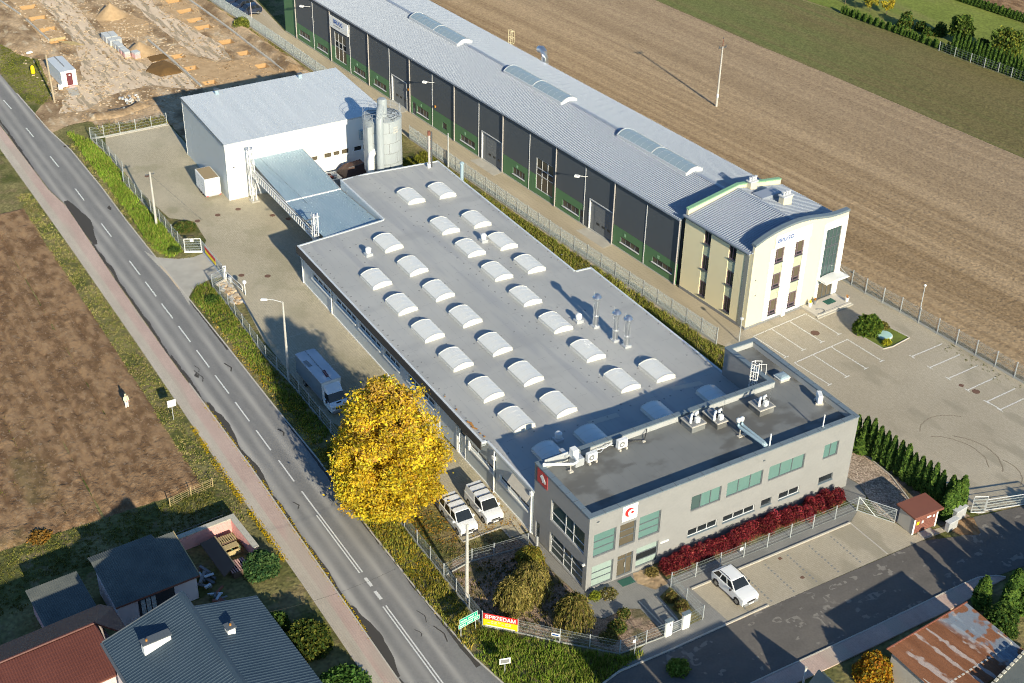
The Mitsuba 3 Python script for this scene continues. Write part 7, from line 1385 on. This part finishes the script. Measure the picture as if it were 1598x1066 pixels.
# weeping willows in the front bed
def willow(x, y, h, r, label, strands, cols):
    t = thing('weeping_willow', label, 'tree', 'weeping willows in the front bed')
    put('trunk', tube([(x, y, -.1), (x, y, h * .55), (x + .1, y, h * .9)], [.14, .11, .05], 7), 'm_bark', t, True)
    b, ls = MB(), []
    for i in range(strands):
        a = rng.uniform(0, 2 * math.pi); rr = r * math.sqrt(rng.uniform(.12, 1)); top = h * rng.uniform(.82, 1.05) - .25 * rr * (h / 4); dx, dy = math.cos(a), math.sin(a)
        end = rng.uniform(.05, .45) * h * .6; s = np.linspace(0, 1, 6)
        pts = np.array([[x + dx * rr * min(1, 1.25 * u ** .6) + .08 * rng.normal(), y + dy * rr * min(1, 1.25 * u ** .6) + .08 * rng.normal(), h * .85 + (top - h * .85) * min(1, u * 3) - (top - end) * max(0, u - .28) / .72] for u in s])
        if i % 4 == 0: b.add(*tube(pts, .012, 3, False))
        tt = rng.uniform(.12, 1, 34) * 5; j = np.minimum(tt.astype(int), 4); fr = (tt - j)[:, None]; P = pts[j] * (1 - fr) + pts[j + 1] * fr + rng.normal(size=(34, 3)) * [.09, .09, .06]
        ax = pts[np.minimum(j + 1, 5)] - pts[j]; v, f, c = leaves(P, .075, np.array(cols) * (1 + .2 * rng.normal()), -.0, 4.6, axis=ax / (np.linalg.norm(ax, axis=1, keepdims=True) + 1e-6)); ls.append((v, f, c))
    put('hanging_twigs', b.get(), 'm_bark', t, kind='stuff'); puff('foliage', joinl(ls), t, kind='stuff')
WC = [(.27, .22, .06), (.20, .18, .05), (.34, .27, .09), (.13, .13, .035)]
willow(-4.3, 1.9, 3.5, 1.75, 'weeping willow nearest the office corner, the tallest in the bed', 210, WC)
willow(-6.4, 1.3, 3.1, 1.65, 'weeping willow behind the red and yellow banner', 190, WC)
willow(-3.1, -3.0, 3.5, 1.7, 'darker weeping willow at the right end of the mesh fence', 190, [(.20, .17, .045), (.14, .135, .035), (.24, .18, .06), (.09, .1, .025)])
willow(-2.4, 5.0, 2.0, 1.25, 'low willow bush beside the path along the office side', 110, [(.22, .21, .04), (.15, .16, .03), (.27, .2, .04)])
# low shrubs
def shrub(name, label, x, y, r, h, n, size, cols, group=None, cat_='shrub', w=None):
    t = thing(name, label, cat_, group); u = rng.normal(size=(n, 3)); u /= np.linalg.norm(u, axis=1, keepdims=True); u[:, 2] = np.abs(u[:, 2])
    q = u * rng.uniform(.25, 1, (n, 1)) ** .5 * (1 + .3 * (meshkit.noise(u * 3 + x) - .5))[:, None]
    P = np.array([x, y, .05]) + q * [r, r * .9, h]
    puff('foliage', leaves(P, size, cols, .5, w=w), t, kind='stuff'); put('stem', cat(*[tube([(x, y, 0), (x + r * .5 * math.cos(a), y + r * .5 * math.sin(a), h * .6)], .02, 4) for a in (0, 1.3, 2.6, 3.9, 5.2)]), 'm_bark', t, kind='stuff')
DG = [(.035, .075, .02), (.06, .11, .025), (.09, .14, .03)]; OL = [(.16, .15, .04), (.10, .11, .03), (.22, .17, .06)]
shrub('shrub', 'rounded light green shrub at the office corner bed', .35, -1.0, .6, .55, 700, .1, [(.25, .27, .03), (.16, .2, .03)])
shrub('shrub', 'grey green shrub mound in the office corner bed', 1.5, -1.3, .85, .5, 900, .1, OL + [(.3, .28, .2)])
shrub('shrub', 'dry shrub beside the path between the pillars and the office', 1.2, -4.0, .6, .8, 600, .1, DG + OL); shrub('shrub', 'loose shrub in the bed left of the pillars', -.1, -5.0, .9, .8, 800, .11, OL + DG); shrub('shrub', 'straggly shrub in the bed near the street sign', -1.4, -5.6, .9, .7, 700, .1, OL)
shrub('shrub', 'olive shrub beside the right gate pillar', 6.0, -5.6, .7, .7, 800, .1, OL + [(.12, .07, .04)]); shrub('shrub', 'brownish shrub by the corner of the bay fence', 5.9, -4.3, .65, .6, 600, .1, OL + [(.16, .09, .04)]); shrub('shrub', 'dry grass clump on the sandy patch by the entrance', 6.3, -.9, .7, .45, 500, .1, [(.25, .19, .07), (.18, .15, .05)])
shrub('shrub', 'dark green bush growing inside the yard behind the white gate', -7.6, 78.2, 1.5, .8, 1800, .14, DG + OL); shrub('shrub', 'small dark bush in the grass beside the road', -10.6, 73.2, .8, .6, 500, .13, DG); shrub('shrub', 'small dark bush in the rounded verge by the driveway', -10.7, 60.3, 1.0, .6, 700, .13, DG)
shrub('shrub', 'dark green juniper beside the pavement at the pink wall', -22.9, 15.9, 1.7, 1.9, 4200, .17, [(.03, .075, .03), (.05, .11, .04), (.09, .15, .05)], None); shrub('shrub', 'big olive green bush between the blue roofed house and the pavement', -23.0, 5.6, 2.0, 2.6, 5200, .17, [(.05, .085, .02), (.09, .11, .02), (.14, .14, .03), (.03, .05, .015)]); shrub('shrub', 'bright green leafy bush at the bottom edge by the pavement', -22.6, -.2, 2.3, 1.9, 4800, .2, [(.06, .14, .03), (.04, .09, .02), (.11, .19, .05)])
shrub('shrub', 'green bush in shade at the corner of the blue roofed house', -24.6, 8.6, 1.3, 1.8, 2000, .16, DG); shrub('shrub', 'orange and yellow autumn bush beside the rusty roof', 14.6, -19.5, 1.7, 2.2, 4200, .17, [(.50, .24, .02), (.42, .30, .03), (.3, .12, .02), (.16, .14, .03)]); shrub('shrub', 'orange bush at the edge of the ploughed plot', -38.2, 29.4, 1.1, .6, 700, .13, [(.3, .15, .03), (.2, .13, .04)])
shrub('shrub', 'bright green weeds at the bottom edge beside the side road', 1.5, -11.2, 1.0, .9, 1100, .14, [(.12, .2, .03), (.2, .25, .05)]); shrub('shrub', 'green bush by the bar fence above the dark cars', 24.4, 140.6, 1.5, 1.7, 1500, .18, [(.25, .26, .05), (.16, .2, .04), (.1, .13, .03)])
shrub('shrub', 'dense green bush in the car park island', 50.3, 19.6, 1.75, 2.0, 3800, .17, [(.05, .10, .02), (.09, .15, .025), (.14, .19, .03)]); shrub('shrub', 'small yellow green shrub at the lower corner of the car park island', 50.3, 16.6, .55, .6, 600, .12, [(.4, .38, .03), (.3, .3, .03)]); shrub('shrub', 'low reddish creeper on the car park island', 52.2, 19.5, 1.0, .5, 900, .12, OL)
bedp = Polygon([(48.9, 19.9), (50.7, 21.0), (52.6, 20.9), (53.4, 16.3), (50.5, 15.85), (49.3, 16.0)])
ground_part('island_bed', bedp, .012, 'm_lawn'); put('kerb', prism(bedp.buffer(.08).difference(bedp), -.02, .1), 'm_kerb', 'island_bed')
k = thing('cistern_lid', 'round pale green lid set in the car park island', 'lid'); put('lid', lathe([(.85, 0), (.85, .12), (.8, .18), (.01, .2)], (51.3, 17.95, 0), 24), 'm_greenglass', k, 30); put('rim', lathe([(.92, 0), (.92, .08), (.86, .08)], (51.3, 17.95, 0), 24), 'm_kerb', k)
# red hedge
rh_ = thing('red_hedge', 'dark red barberry hedge along the foot of the office front', 'hedge'); ls = []
for i, x in enumerate(np.arange(7.5, 27.9, .62)):
    cy, hh = -1.25 + .2 * math.sin(i * 1.7) + .15 * rng.normal(), 1.15 + .3 * rng.random(); u = rng.normal(size=(1150, 3)); u /= np.linalg.norm(u, axis=1, keepdims=True); u[:, 2] = np.abs(u[:, 2])
    P = np.array([x, cy, .05]) + u * rng.uniform(.2, 1.12, (1150, 1)) ** .6 * [.55, .8, hh]
    lowm = (P[:, 2:3] < .35) * np.array([.06, .05, .02]); v, f, c = leaves(P, .085, np.array([(.17, .02, .028), (.25, .035, .042), (.10, .02, .03), (.22, .07, .05)]) * (1 + .25 * rng.normal()), .4, 2.2, w=(.34, .28, .26, .12)); ls.append((v, f, (c + np.repeat(lowm, 4, 0)).clip(0, .8)))
puff('foliage', joinl(ls), rh_, kind='stuff'); put('stems', cat(*[tube([(x, -1.25, 0), (x + .2 * math.sin(x * 9), -1.3 + .3 * math.cos(x * 7), .8)], .02, 4) for x in np.arange(7.5, 27.9, .31)]), 'm_bark', rh_, kind='stuff')
# thujas: four built, the rest copies
def thuja_mesh(h, r, n, seed, cols):
    P, O = [], []
    z = rng.random(n) ** .85 * h; a = rng.uniform(0, 2 * math.pi, n); pr = np.minimum(1, (z / h + .12) * 4) * (1 - (z / h) ** 2.4) ** .7
    lump = .8 + .4 * meshkit.noise(np.stack([np.cos(a) * 2, np.sin(a) * 2, z * 1.6 + seed * 9], 1)); rad = r * pr * lump * rng.uniform(.75, 1.05, n)
    P = np.stack([rad * np.cos(a), rad * np.sin(a), z + .04], 1); out = np.stack([np.cos(a), np.sin(a), .3 + 0 * a], 1) * 1.6
    v, f, c = leaves(P, .17, cols, .1, 1.7, out)
    return v, f, c
TC = [(.035, .075, .012), (.06, .115, .018), (.10, .165, .025)]
_th = []
for s in range(4):
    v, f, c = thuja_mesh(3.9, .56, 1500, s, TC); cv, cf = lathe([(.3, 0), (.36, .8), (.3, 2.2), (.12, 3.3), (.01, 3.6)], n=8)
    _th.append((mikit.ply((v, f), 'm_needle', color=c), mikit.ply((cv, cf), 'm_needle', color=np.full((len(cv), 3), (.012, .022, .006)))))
def thuja(x, y, h, r, label, group=None, j=0):
    t = thing('thuja', label, 'thuja', group); M = T().translate([x, y, 0]).rotate([0, 0, 1], (j * 77) % 360).scale([r / .56, r / .56, h / 3.9])
    put('foliage', _th[j % 4][0], 0, t, tw=M, kind='stuff'); put('core', _th[j % 4][1], 0, t, tw=M)
row = [(34.35, 4.3, 3.6), (34.55, 3.35, 4.3), (34.6, 2.45, 4.2), (34.6, 1.5, 4.3), (34.7, .65, 4.1), (34.75, -.2, 4.0), (34.8, -1.1, 4.0), (34.8, -2.0, 4.0), (34.85, -2.85, 3.9), (34.9, -3.7, 4.0), (34.95, -4.55, 4.0), (35.0, -5.35, 4.1), (35.1, -6.15, 4.0), (35.6, -6.95, 3.7)]
ORD2 = ORD + 'tenth eleventh twelfth thirteenth fourteenth'.split()
for i, (x, y, h) in enumerate(row): thuja(x, y, h * (.93 + .14 * rng.random()), .46 + .1 * rng.random(), f'tall slim thuja, {ORD2[i]} from the office in the row beside the gravel bed', 'thuja row by the gravel bed', i)
thuja(34.3, 3.4, 1.9, .95, 'broad low thuja bush at the foot of the row by the office corner', None, 1)
for i, (x, y, h) in enumerate([(34.0, -8.1, 3.3), (34.9, -8.0, 4.0), (35.8, -7.9, 4.0), (36.5, -7.5, 3.6)]): thuja(x, y, h, .6, f'yellowish thuja, {ORD[i]} from the left in the clump behind the utility boxes', 'thuja clump by the kiosk', i + 2)
for x, y, h, r, lab in ((28.1, -18.0, 3.4, .75, 'greyish conifer standing alone beside the rusty roof'), (29.8, -19.6, 4.7, .85, 'bright green thuja behind the rusty roof, left one'), (30.7, -20.3, 4.5, .85, 'bright green thuja behind the rusty roof, right one'), (32.3, -19.3, 3.9, .8, 'thuja cut by the right edge beside the rusty roof')): thuja(x, y, h, r, lab, None, int(x))
for i in range(7): thuja(33.4 + i * 1.0, -20.2 - .35 * i, 4.2 + .5 * math.sin(i * 2), .8, 'thuja hidden beyond the right edge', 'thujas beyond the right edge', i)
shrub('shrub', 'dark green shrub between the rusty roof and the thujas', 27.2, -20.9, 1.7, 2.9, 2600, .17, DG)
shrub('shrub', 'unseen dark shrub added below the bottom edge to shade the side pavement', 8.2, -23.0, 2.6, 3.4, 2600, .22, DG)  # unseen shrub, added so the side pavement lies in shade
# garden hedges and trees at the top right
for i in range(36):
    t = i / 35; thuja(118.6 + 3.0 * t + .15 * math.sin(i * 3), 99.5 - 22.4 * t, 1.35 + .2 * math.sin(i * 1.7), .33, 'low clipped thuja in the long low garden hedge', 'low garden hedge', i)
for i in range(24): thuja(121.4 + .09 * i, 76.4 - .72 * i, 3.7 + .3 * math.sin(i * 2.3), .42, 'tall dark thuja in the high garden hedge', 'high garden hedge', i)
for i in range(34): thuja(141.2 + .1 * i, 100.5 - .72 * i, 1.5 + .15 * math.sin(i * 2.9), .5, 'thuja in the far hedge at the top right corner', 'far garden hedge', i)
tree('garden_tree', 'green bushy tree at the end of the low garden hedge', 'tree', 126.0, 79.2, 4.9, 2.2, [(.09, .15, .03), (.05, .09, .02), (.15, .19, .04)], 40, 90, .3, .14, .1); tree('garden_tree', 'big green and yellow tree behind the high garden hedge', 'tree', 127.0, 70.6, 5.6, 2.6, [(.10, .15, .03), (.05, .08, .02), (.22, .23, .04)], 46, 90, .3, .15, .1)
tree('garden_tree', 'thin yellow tree at the top edge, left one', 'tree', 122.4, 103.0, 3.6, 1.2, YC, 14, 50, .24, .08, .3); tree('garden_tree', 'small pale yellow tree in the garden', 'tree', 123.6, 98.0, 3.2, 1.5, [(.35, .33, .05), (.45, .36, .05)], 16, 45, .22, .07, .25); tree('garden_tree', 'small bright yellow tree in the garden', 'tree', 125.2, 95.6, 2.9, 1.4, [(.50, .44, .04), (.4, .3, .04)], 14, 45, .22, .07, .25)
for x, y, r, h, lab in ((123.6, 89.4, 1.5, 2.6, 'dark green shrub, tallest of those behind the low hedge'), (124.9, 87.0, 1.1, 1.5, 'olive shrub behind the middle of the low hedge'), (126.0, 83.8, 1.3, 2.1, 'olive shrub beside the bushy garden tree'), (124.2, 84.8, 1.0, 1.3, 'low dark shrub behind the low hedge'), (127.4, 75.4, 1.4, 1.8, 'grey green shrub between the two garden trees')): shrub('shrub', lab, x, y, r, h, 900, .26, DG + [(.14, .14, .03)], None)
# trees beyond the frame, known by the shadows they throw into it
for x, y, h, r in ((57.0, -15.5, 7.2, 1.8), (47.5, -27.5, 8.5, 3.0), (53, -29, 9, 3.2), (41.8, -24.5, 7, 2.4)): tree('tall_tree', 'green tree beyond the right edge of the photo', 'tree', x, y, h, r, DG, 26, 70, .4, .2, .2, 'trees beyond the edge')
hs = thing('neighbour_house', 'house below the bottom edge of the photo', 'house'); put('walls', box(-1.6, 6.2, -36, -23.4, 0, 5.8), 'm_pinkwhite', hs); put('roof', loft([[(-1.9, -36.3, 5.8), (6.5, -36.3, 5.8), (2.3, -32, 6.0)], [(-1.9, -23.1, 5.8), (6.5, -23.1, 5.8), (2.3, -27, 6.0)]]), 'm_redroof', hs); put('tower', box(-6.3, -2.7, -34, -23.6, 0, 8.2), 'm_pinkwhite', hs)
# tufts of grass, weeds and fallen leaves
def tufts(name, pts, dens, h, cols, label, w=None, width=.05, n=7, cat_='grass'):
    g = Polygon(pts) if not hasattr(pts, 'bounds') else pts; x0, y0, x1, y1 = g.bounds; import shapely
    q = rng.uniform((x0, y0), (x1, y1), (int((x1 - x0) * (y1 - y0) * dens), 2)); q = q[shapely.contains_xy(g, q[:, 0], q[:, 1])]
    hm = .35 + 1.3 * meshkit.fbm(np.c_[q * .45, np.zeros(len(q))], 3, 11); keep = rng.random(len(q)) < hm * 1.1; q, hm = q[keep], hm[keep]
    q, hm = np.repeat(q, n, 0) + rng.normal(size=(len(q) * n, 2)) * .1, np.repeat(hm, n)
    a = rng.uniform(0, 2 * math.pi, len(q)); l = h * hm * rng.uniform(.5, 1.2, len(q)); dx = np.stack([np.cos(a), np.sin(a)], 1) * width * rng.uniform(.6, 1.4, (len(q), 1)); lean = rng.normal(size=(len(q), 2)) * .35 * l[:, None]
    v = np.stack([np.c_[q - dx, np.zeros(len(q)) - .02], np.c_[q + dx, np.zeros(len(q)) - .02], np.c_[q + lean, l]], 1).reshape(-1, 3)
    cols = np.array(cols); pat = meshkit.fbm(np.c_[q * .25, np.ones(len(q))], 3, 5); c = cols[rng.choice(len(cols), len(q), p=w)] * (.55 + .9 * pat)[:, None] * (1 + .2 * rng.normal(size=(len(q), 1))).clip(.5, 1.6)
    return put(name, (v, np.arange(len(v)).reshape(-1, 3)), 'm_grass', color=np.repeat(c.clip(0, .8), 3, 0), label=label, cat=cat_, kind='stuff')
GR = [(.18, .31, .035), (.26, .35, .055), (.15, .25, .03), (.32, .31, .08)]; DRY = [(.34, .29, .13), (.27, .25, .08), (.2, .22, .05), (.38, .31, .16)]
tufts('verge_grass', [(-12.3, 113), (-10.2, 109), (-9.7, 100), (-9.6, 96), (-10.4, 94), (-10.1, 86), (-9.8, 81), (-9.6, 73), (-11.5, 72), (-12.6, 75), (-12.3, 85), (-12.3, 95)], 20, .5, GR, 'tall bright green grass between the road and the yard fence')
tufts('verge_grass', [(-12.9, 76), (-13.0, 96), (-13.1, 107), (-12.4, 112), (-12.3, 95), (-12.4, 84), (-12.0, 72)], 8, .15, DRY, 'short dry grass along the road edge beside the tall grass')
tufts('verge_grass', [(-12.5, 62), (-11.3, 64), (-9.7, 64.3), (-9.6, 58), (-10, 46), (-9.6, 38), (-9.5, 31), (-11.5, 30), (-11.8, 45), (-12.0, 56)], 16, .36, [(.14, .22, .03), (.2, .24, .045), (.10, .16, .025), (.28, .24, .07)], 'rough green grass between the road and the fence beside the truck')
tufts('verge_grass', [(-12.4, 61), (-12.2, 45), (-11.9, 28), (-11.2, 29), (-11.4, 45), (-11.9, 58)], 9, .16, DRY + [(.5, .3, .03)], 'dry grass with yellow leaves along the road edge')
tufts('verge_grass', [(-12.2, 28), (-9.6, 30), (-9.7, 14), (-9.8, 1.2), (-10.3, -1), (-12.0, -1), (-12.3, 8), (-12.3, 18)], 16, .3, [(.2, .21, .035), (.27, .25, .05), (.14, .17, .03), (.38, .29, .06)], 'grass with yellow leaves between the road and the fence before the vans')
tufts('verge_grass', [(-11.7, -2), (-10.0, .4), (-8.0, -1.4), (-5.1, -4.5), (-1.6, -8.0), (.8, -8.3), (-2.8, -8.9), (-5.4, -9.4), (-8.5, -8.4), (-11.0, -6.0)], 22, .42, [(.15, .24, .03), (.21, .27, .045), (.11, .18, .02), (.26, .25, .07)], 'tall green grass and weeds at the road junction before the mesh fence')
tufts('strip_grass', [(24.6, 70), (29.3, 69), (31.0, 52), (32.2, 40.5), (33.4, 27.5), (33.2, 16), (26.4, 16), (26.4, 39.5), (24.4, 39.8)], 16, .42, [(.2, .22, .04), (.27, .27, .06), (.14, .18, .03), (.32, .27, .09)], 'rough grass strip between the low hall and the bar fence')
tufts('strip_grass', [(22.6, 82), (28.6, 84), (29.0, 71), (24.4, 71.4), (24.2, 78)], 16, .42, [(.18, .19, .03), (.24, .22, .04), (.10, .13, .02)], 'green grass patch to the right of the silo')
tufts('lawn_strip', [(-14.8, 139.5), (-12.0, 151), (-10.6, 145), (-8.6, 142), (-9.6, 131), (-10.6, 125.5), (-12.6, 124), (-14.2, 126)], 10, .12, [(.17, .2, .035), (.22, .21, .06), (.13, .16, .03)], 'short green grass beside the road at the site container')
tufts('field_edge_grass', [(-23.3, 97), (-21.5, 97), (-21.2, 80), (-20.9, 60), (-20.9, 45), (-20.85, 30), (-20.7, 22.5), (-23.0, 23), (-23.9, 29), (-23.3, 45), (-23.2, 65), (-23.6, 80)], 10, .13, DRY + [(.16, .2, .04)], 'dry and green grass between the ploughed plot and the pavement')
tufts('garden_grass', [(-47, 22), (-41.5, 21), (-41, 24), (-30, 23.8), (-23.3, 22.8), (-22.4, 28.5), (-33, 29.2), (-47, 29.2)], 9, .14, [(.14, .15, .035), (.10, .12, .03), (.2, .18, .06)], 'rough grass between the sheds and the ploughed plot')
tufts('bank_grass', [(24.0, 128), (26.2, 127), (25.3, 138.5), (24.5, 150), (23.3, 150), (24.2, 138)], 7, .4, [(.30, .24, .1), (.22, .2, .07), (.16, .17, .04)], 'dry grass on the bank along the bar fence of the building site')
tufts('corner_weeds', [(-8.0, 109.2), (1.1, 109.4), (1.1, 112), (-4, 111.5), (-8.2, 113)], 9, .5, [(.25, .24, .04), (.2, .17, .07), (.14, .16, .03)], 'yellowish weeds behind the yard fence at the building site')
tufts('bed_plants', [(-9.3, 1.5), (-9.3, 7.3), (-6.5, 7.6), (-2.0, 7.0), (-1.3, 3.7), (-1.2, -2.6), (-3, -4.6), (-5, -3.4), (-7.4, -.9)], 6, .22, [(.14, .13, .03), (.2, .15, .06), (.09, .1, .02)], 'low ground cover in the bed under the willows')
tufts('van_bed_plants', [(-9.4, 9.0), (-6.3, 8.6), (-2.0, 8.1), (-2.2, 10.4), (-6.2, 10.3), (-5.9, 17), (-6.2, 20), (-9.4, 20)], 6, .14, [(.14, .14, .03), (.26, .17, .07), (.09, .10, .03), (.22, .16, .08)], 'low plants and brown leaves around the white vans')
tufts('car_park_weeds', [(55.0, 13), (56.6, 13), (57.2, 3), (55.6, 3)], 3, .1, [(.14, .14, .04)], 'thin moss and weeds along the car park edge')
tufts('rough_weeds', [(-60, 60), (-42, 32), (-33.5, 30), (-34.5, 45), (-36.5, 56)], 1.6, .22, [(.12, .13, .03), (.2, .16, .07), (.10, .07, .03)], 'scattered weeds in the lower left part of the ploughed plot')
def litter(name, polys, dens, cols, label, size=.13, w=None):
    import shapely; ls = []
    for pts, z in polys:
        g = Polygon(pts); x0, y0, x1, y1 = g.bounds; q = rng.uniform((x0, y0), (x1, y1), (int((x1 - x0) * (y1 - y0) * dens) + 1, 2)); q = q[shapely.contains_xy(g, q[:, 0], q[:, 1])]
        q = q[rng.random(len(q)) < (meshkit.fbm(np.c_[q * .9, np.zeros(len(q))], 3, 3) * 2.2 - .55)]
        if len(q): ls.append(leaves(np.c_[q, z + .03 * rng.random(len(q))], size, cols, 3, 1.3, w=w))
    m_ = joinl(ls); put(name, (m_[0], m_[1]), 'm_leaf', color=m_[2], label=label, cat='fallen leaves', kind='stuff')
litter('fallen_leaves', [([(-21.05, 39), (-20.62, 38.5), (-20.55, 30), (-20.4, 22), (-20.3, 16), (-20.9, 16), (-21.1, 25), (-21.3, 32)], .08), ([(-18.75, 42), (-18.25, 42), (-18.0, 30), (-17.95, 22), (-18.1, 4), (-18.5, 4), (-18.5, 30)], .05)], 130, [(.62, .42, .01), (.55, .33, .01), (.66, .5, .03)], 'yellow leaves gathered along both edges of the pavement', .09)
litter('fallen_leaves', [([(-12.5, 50), (-11.6, 50), (-10.2, 36), (-9.8, 18), (-9.9, 8), (-12.0, 6), (-12.3, 16), (-12.1, 30)], .12), ([(-9.4, 26), (-6.5, 26), (-5.4, 17), (-9.4, 15)], .06)], 34, [(.55, .36, .01), (.45, .25, .02), (.6, .45, .03)], 'yellow leaves scattered in the grass around the yellow tree', .09)
litter('fallen_leaves', [([(-6.2, 10.6), (-2.2, 10.5), (-2.1, 11.2), (-3.4, 12.6), (-3.9, 13.4), (-4.05, 11), (-6.2, 11)], .03), ([(-9.3, 20), (-6.0, 20), (-5.6, 14), (-6.1, 11), (-7, 10.5), (-9.3, 13)], .08), ([(-2.0, 11), (-.8, 9.2), (-.15, 9.2), (-.1, 16), (-.5, 16)], .03)], 42, [(.50, .26, .03), (.40, .19, .05), (.55, .36, .04)], 'orange leaves on the ground around the white vans', .09)

import shapely as _sh
b = MB(); q = rng.uniform((-11, 100), (24, 178), (5200, 2)); q = q[_sh.contains_xy(SITE.difference(pit_polys), q[:, 0], q[:, 1])]
q = q[rng.random(len(q)) < meshkit.fbm(np.c_[q * .3, np.zeros(len(q))], 3, 8) * 1.5 - .25]
for x, y in q: b.m(cbox((x, y, .03), (.1 + .28 * rng.random(), .08 + .22 * rng.random(), .06 + .13 * rng.random()), rng.random() * 3))
put('site_clods', b.get(), 'm_site', label='loose clods and stones scattered over the building site', cat='stones', kind='stuff')
b = MB(); q = rng.uniform((-11, 117), (12, 175), (1900, 2)); q = q[rng.random(len(q)) < meshkit.fbm(np.c_[q * .25, np.ones(len(q))], 3, 4) * 1.6 - .35]
for x, y in q: b.m(cbox((x, y, .03), (.1 + .3 * rng.random(), .1 + .2 * rng.random(), .05 + .1 * rng.random()), rng.random() * 3))
put('pale_stones', b.get(), 'm_rubble', label='pale stones scattered over the gravel tracks of the building site', cat='stones', kind='stuff')
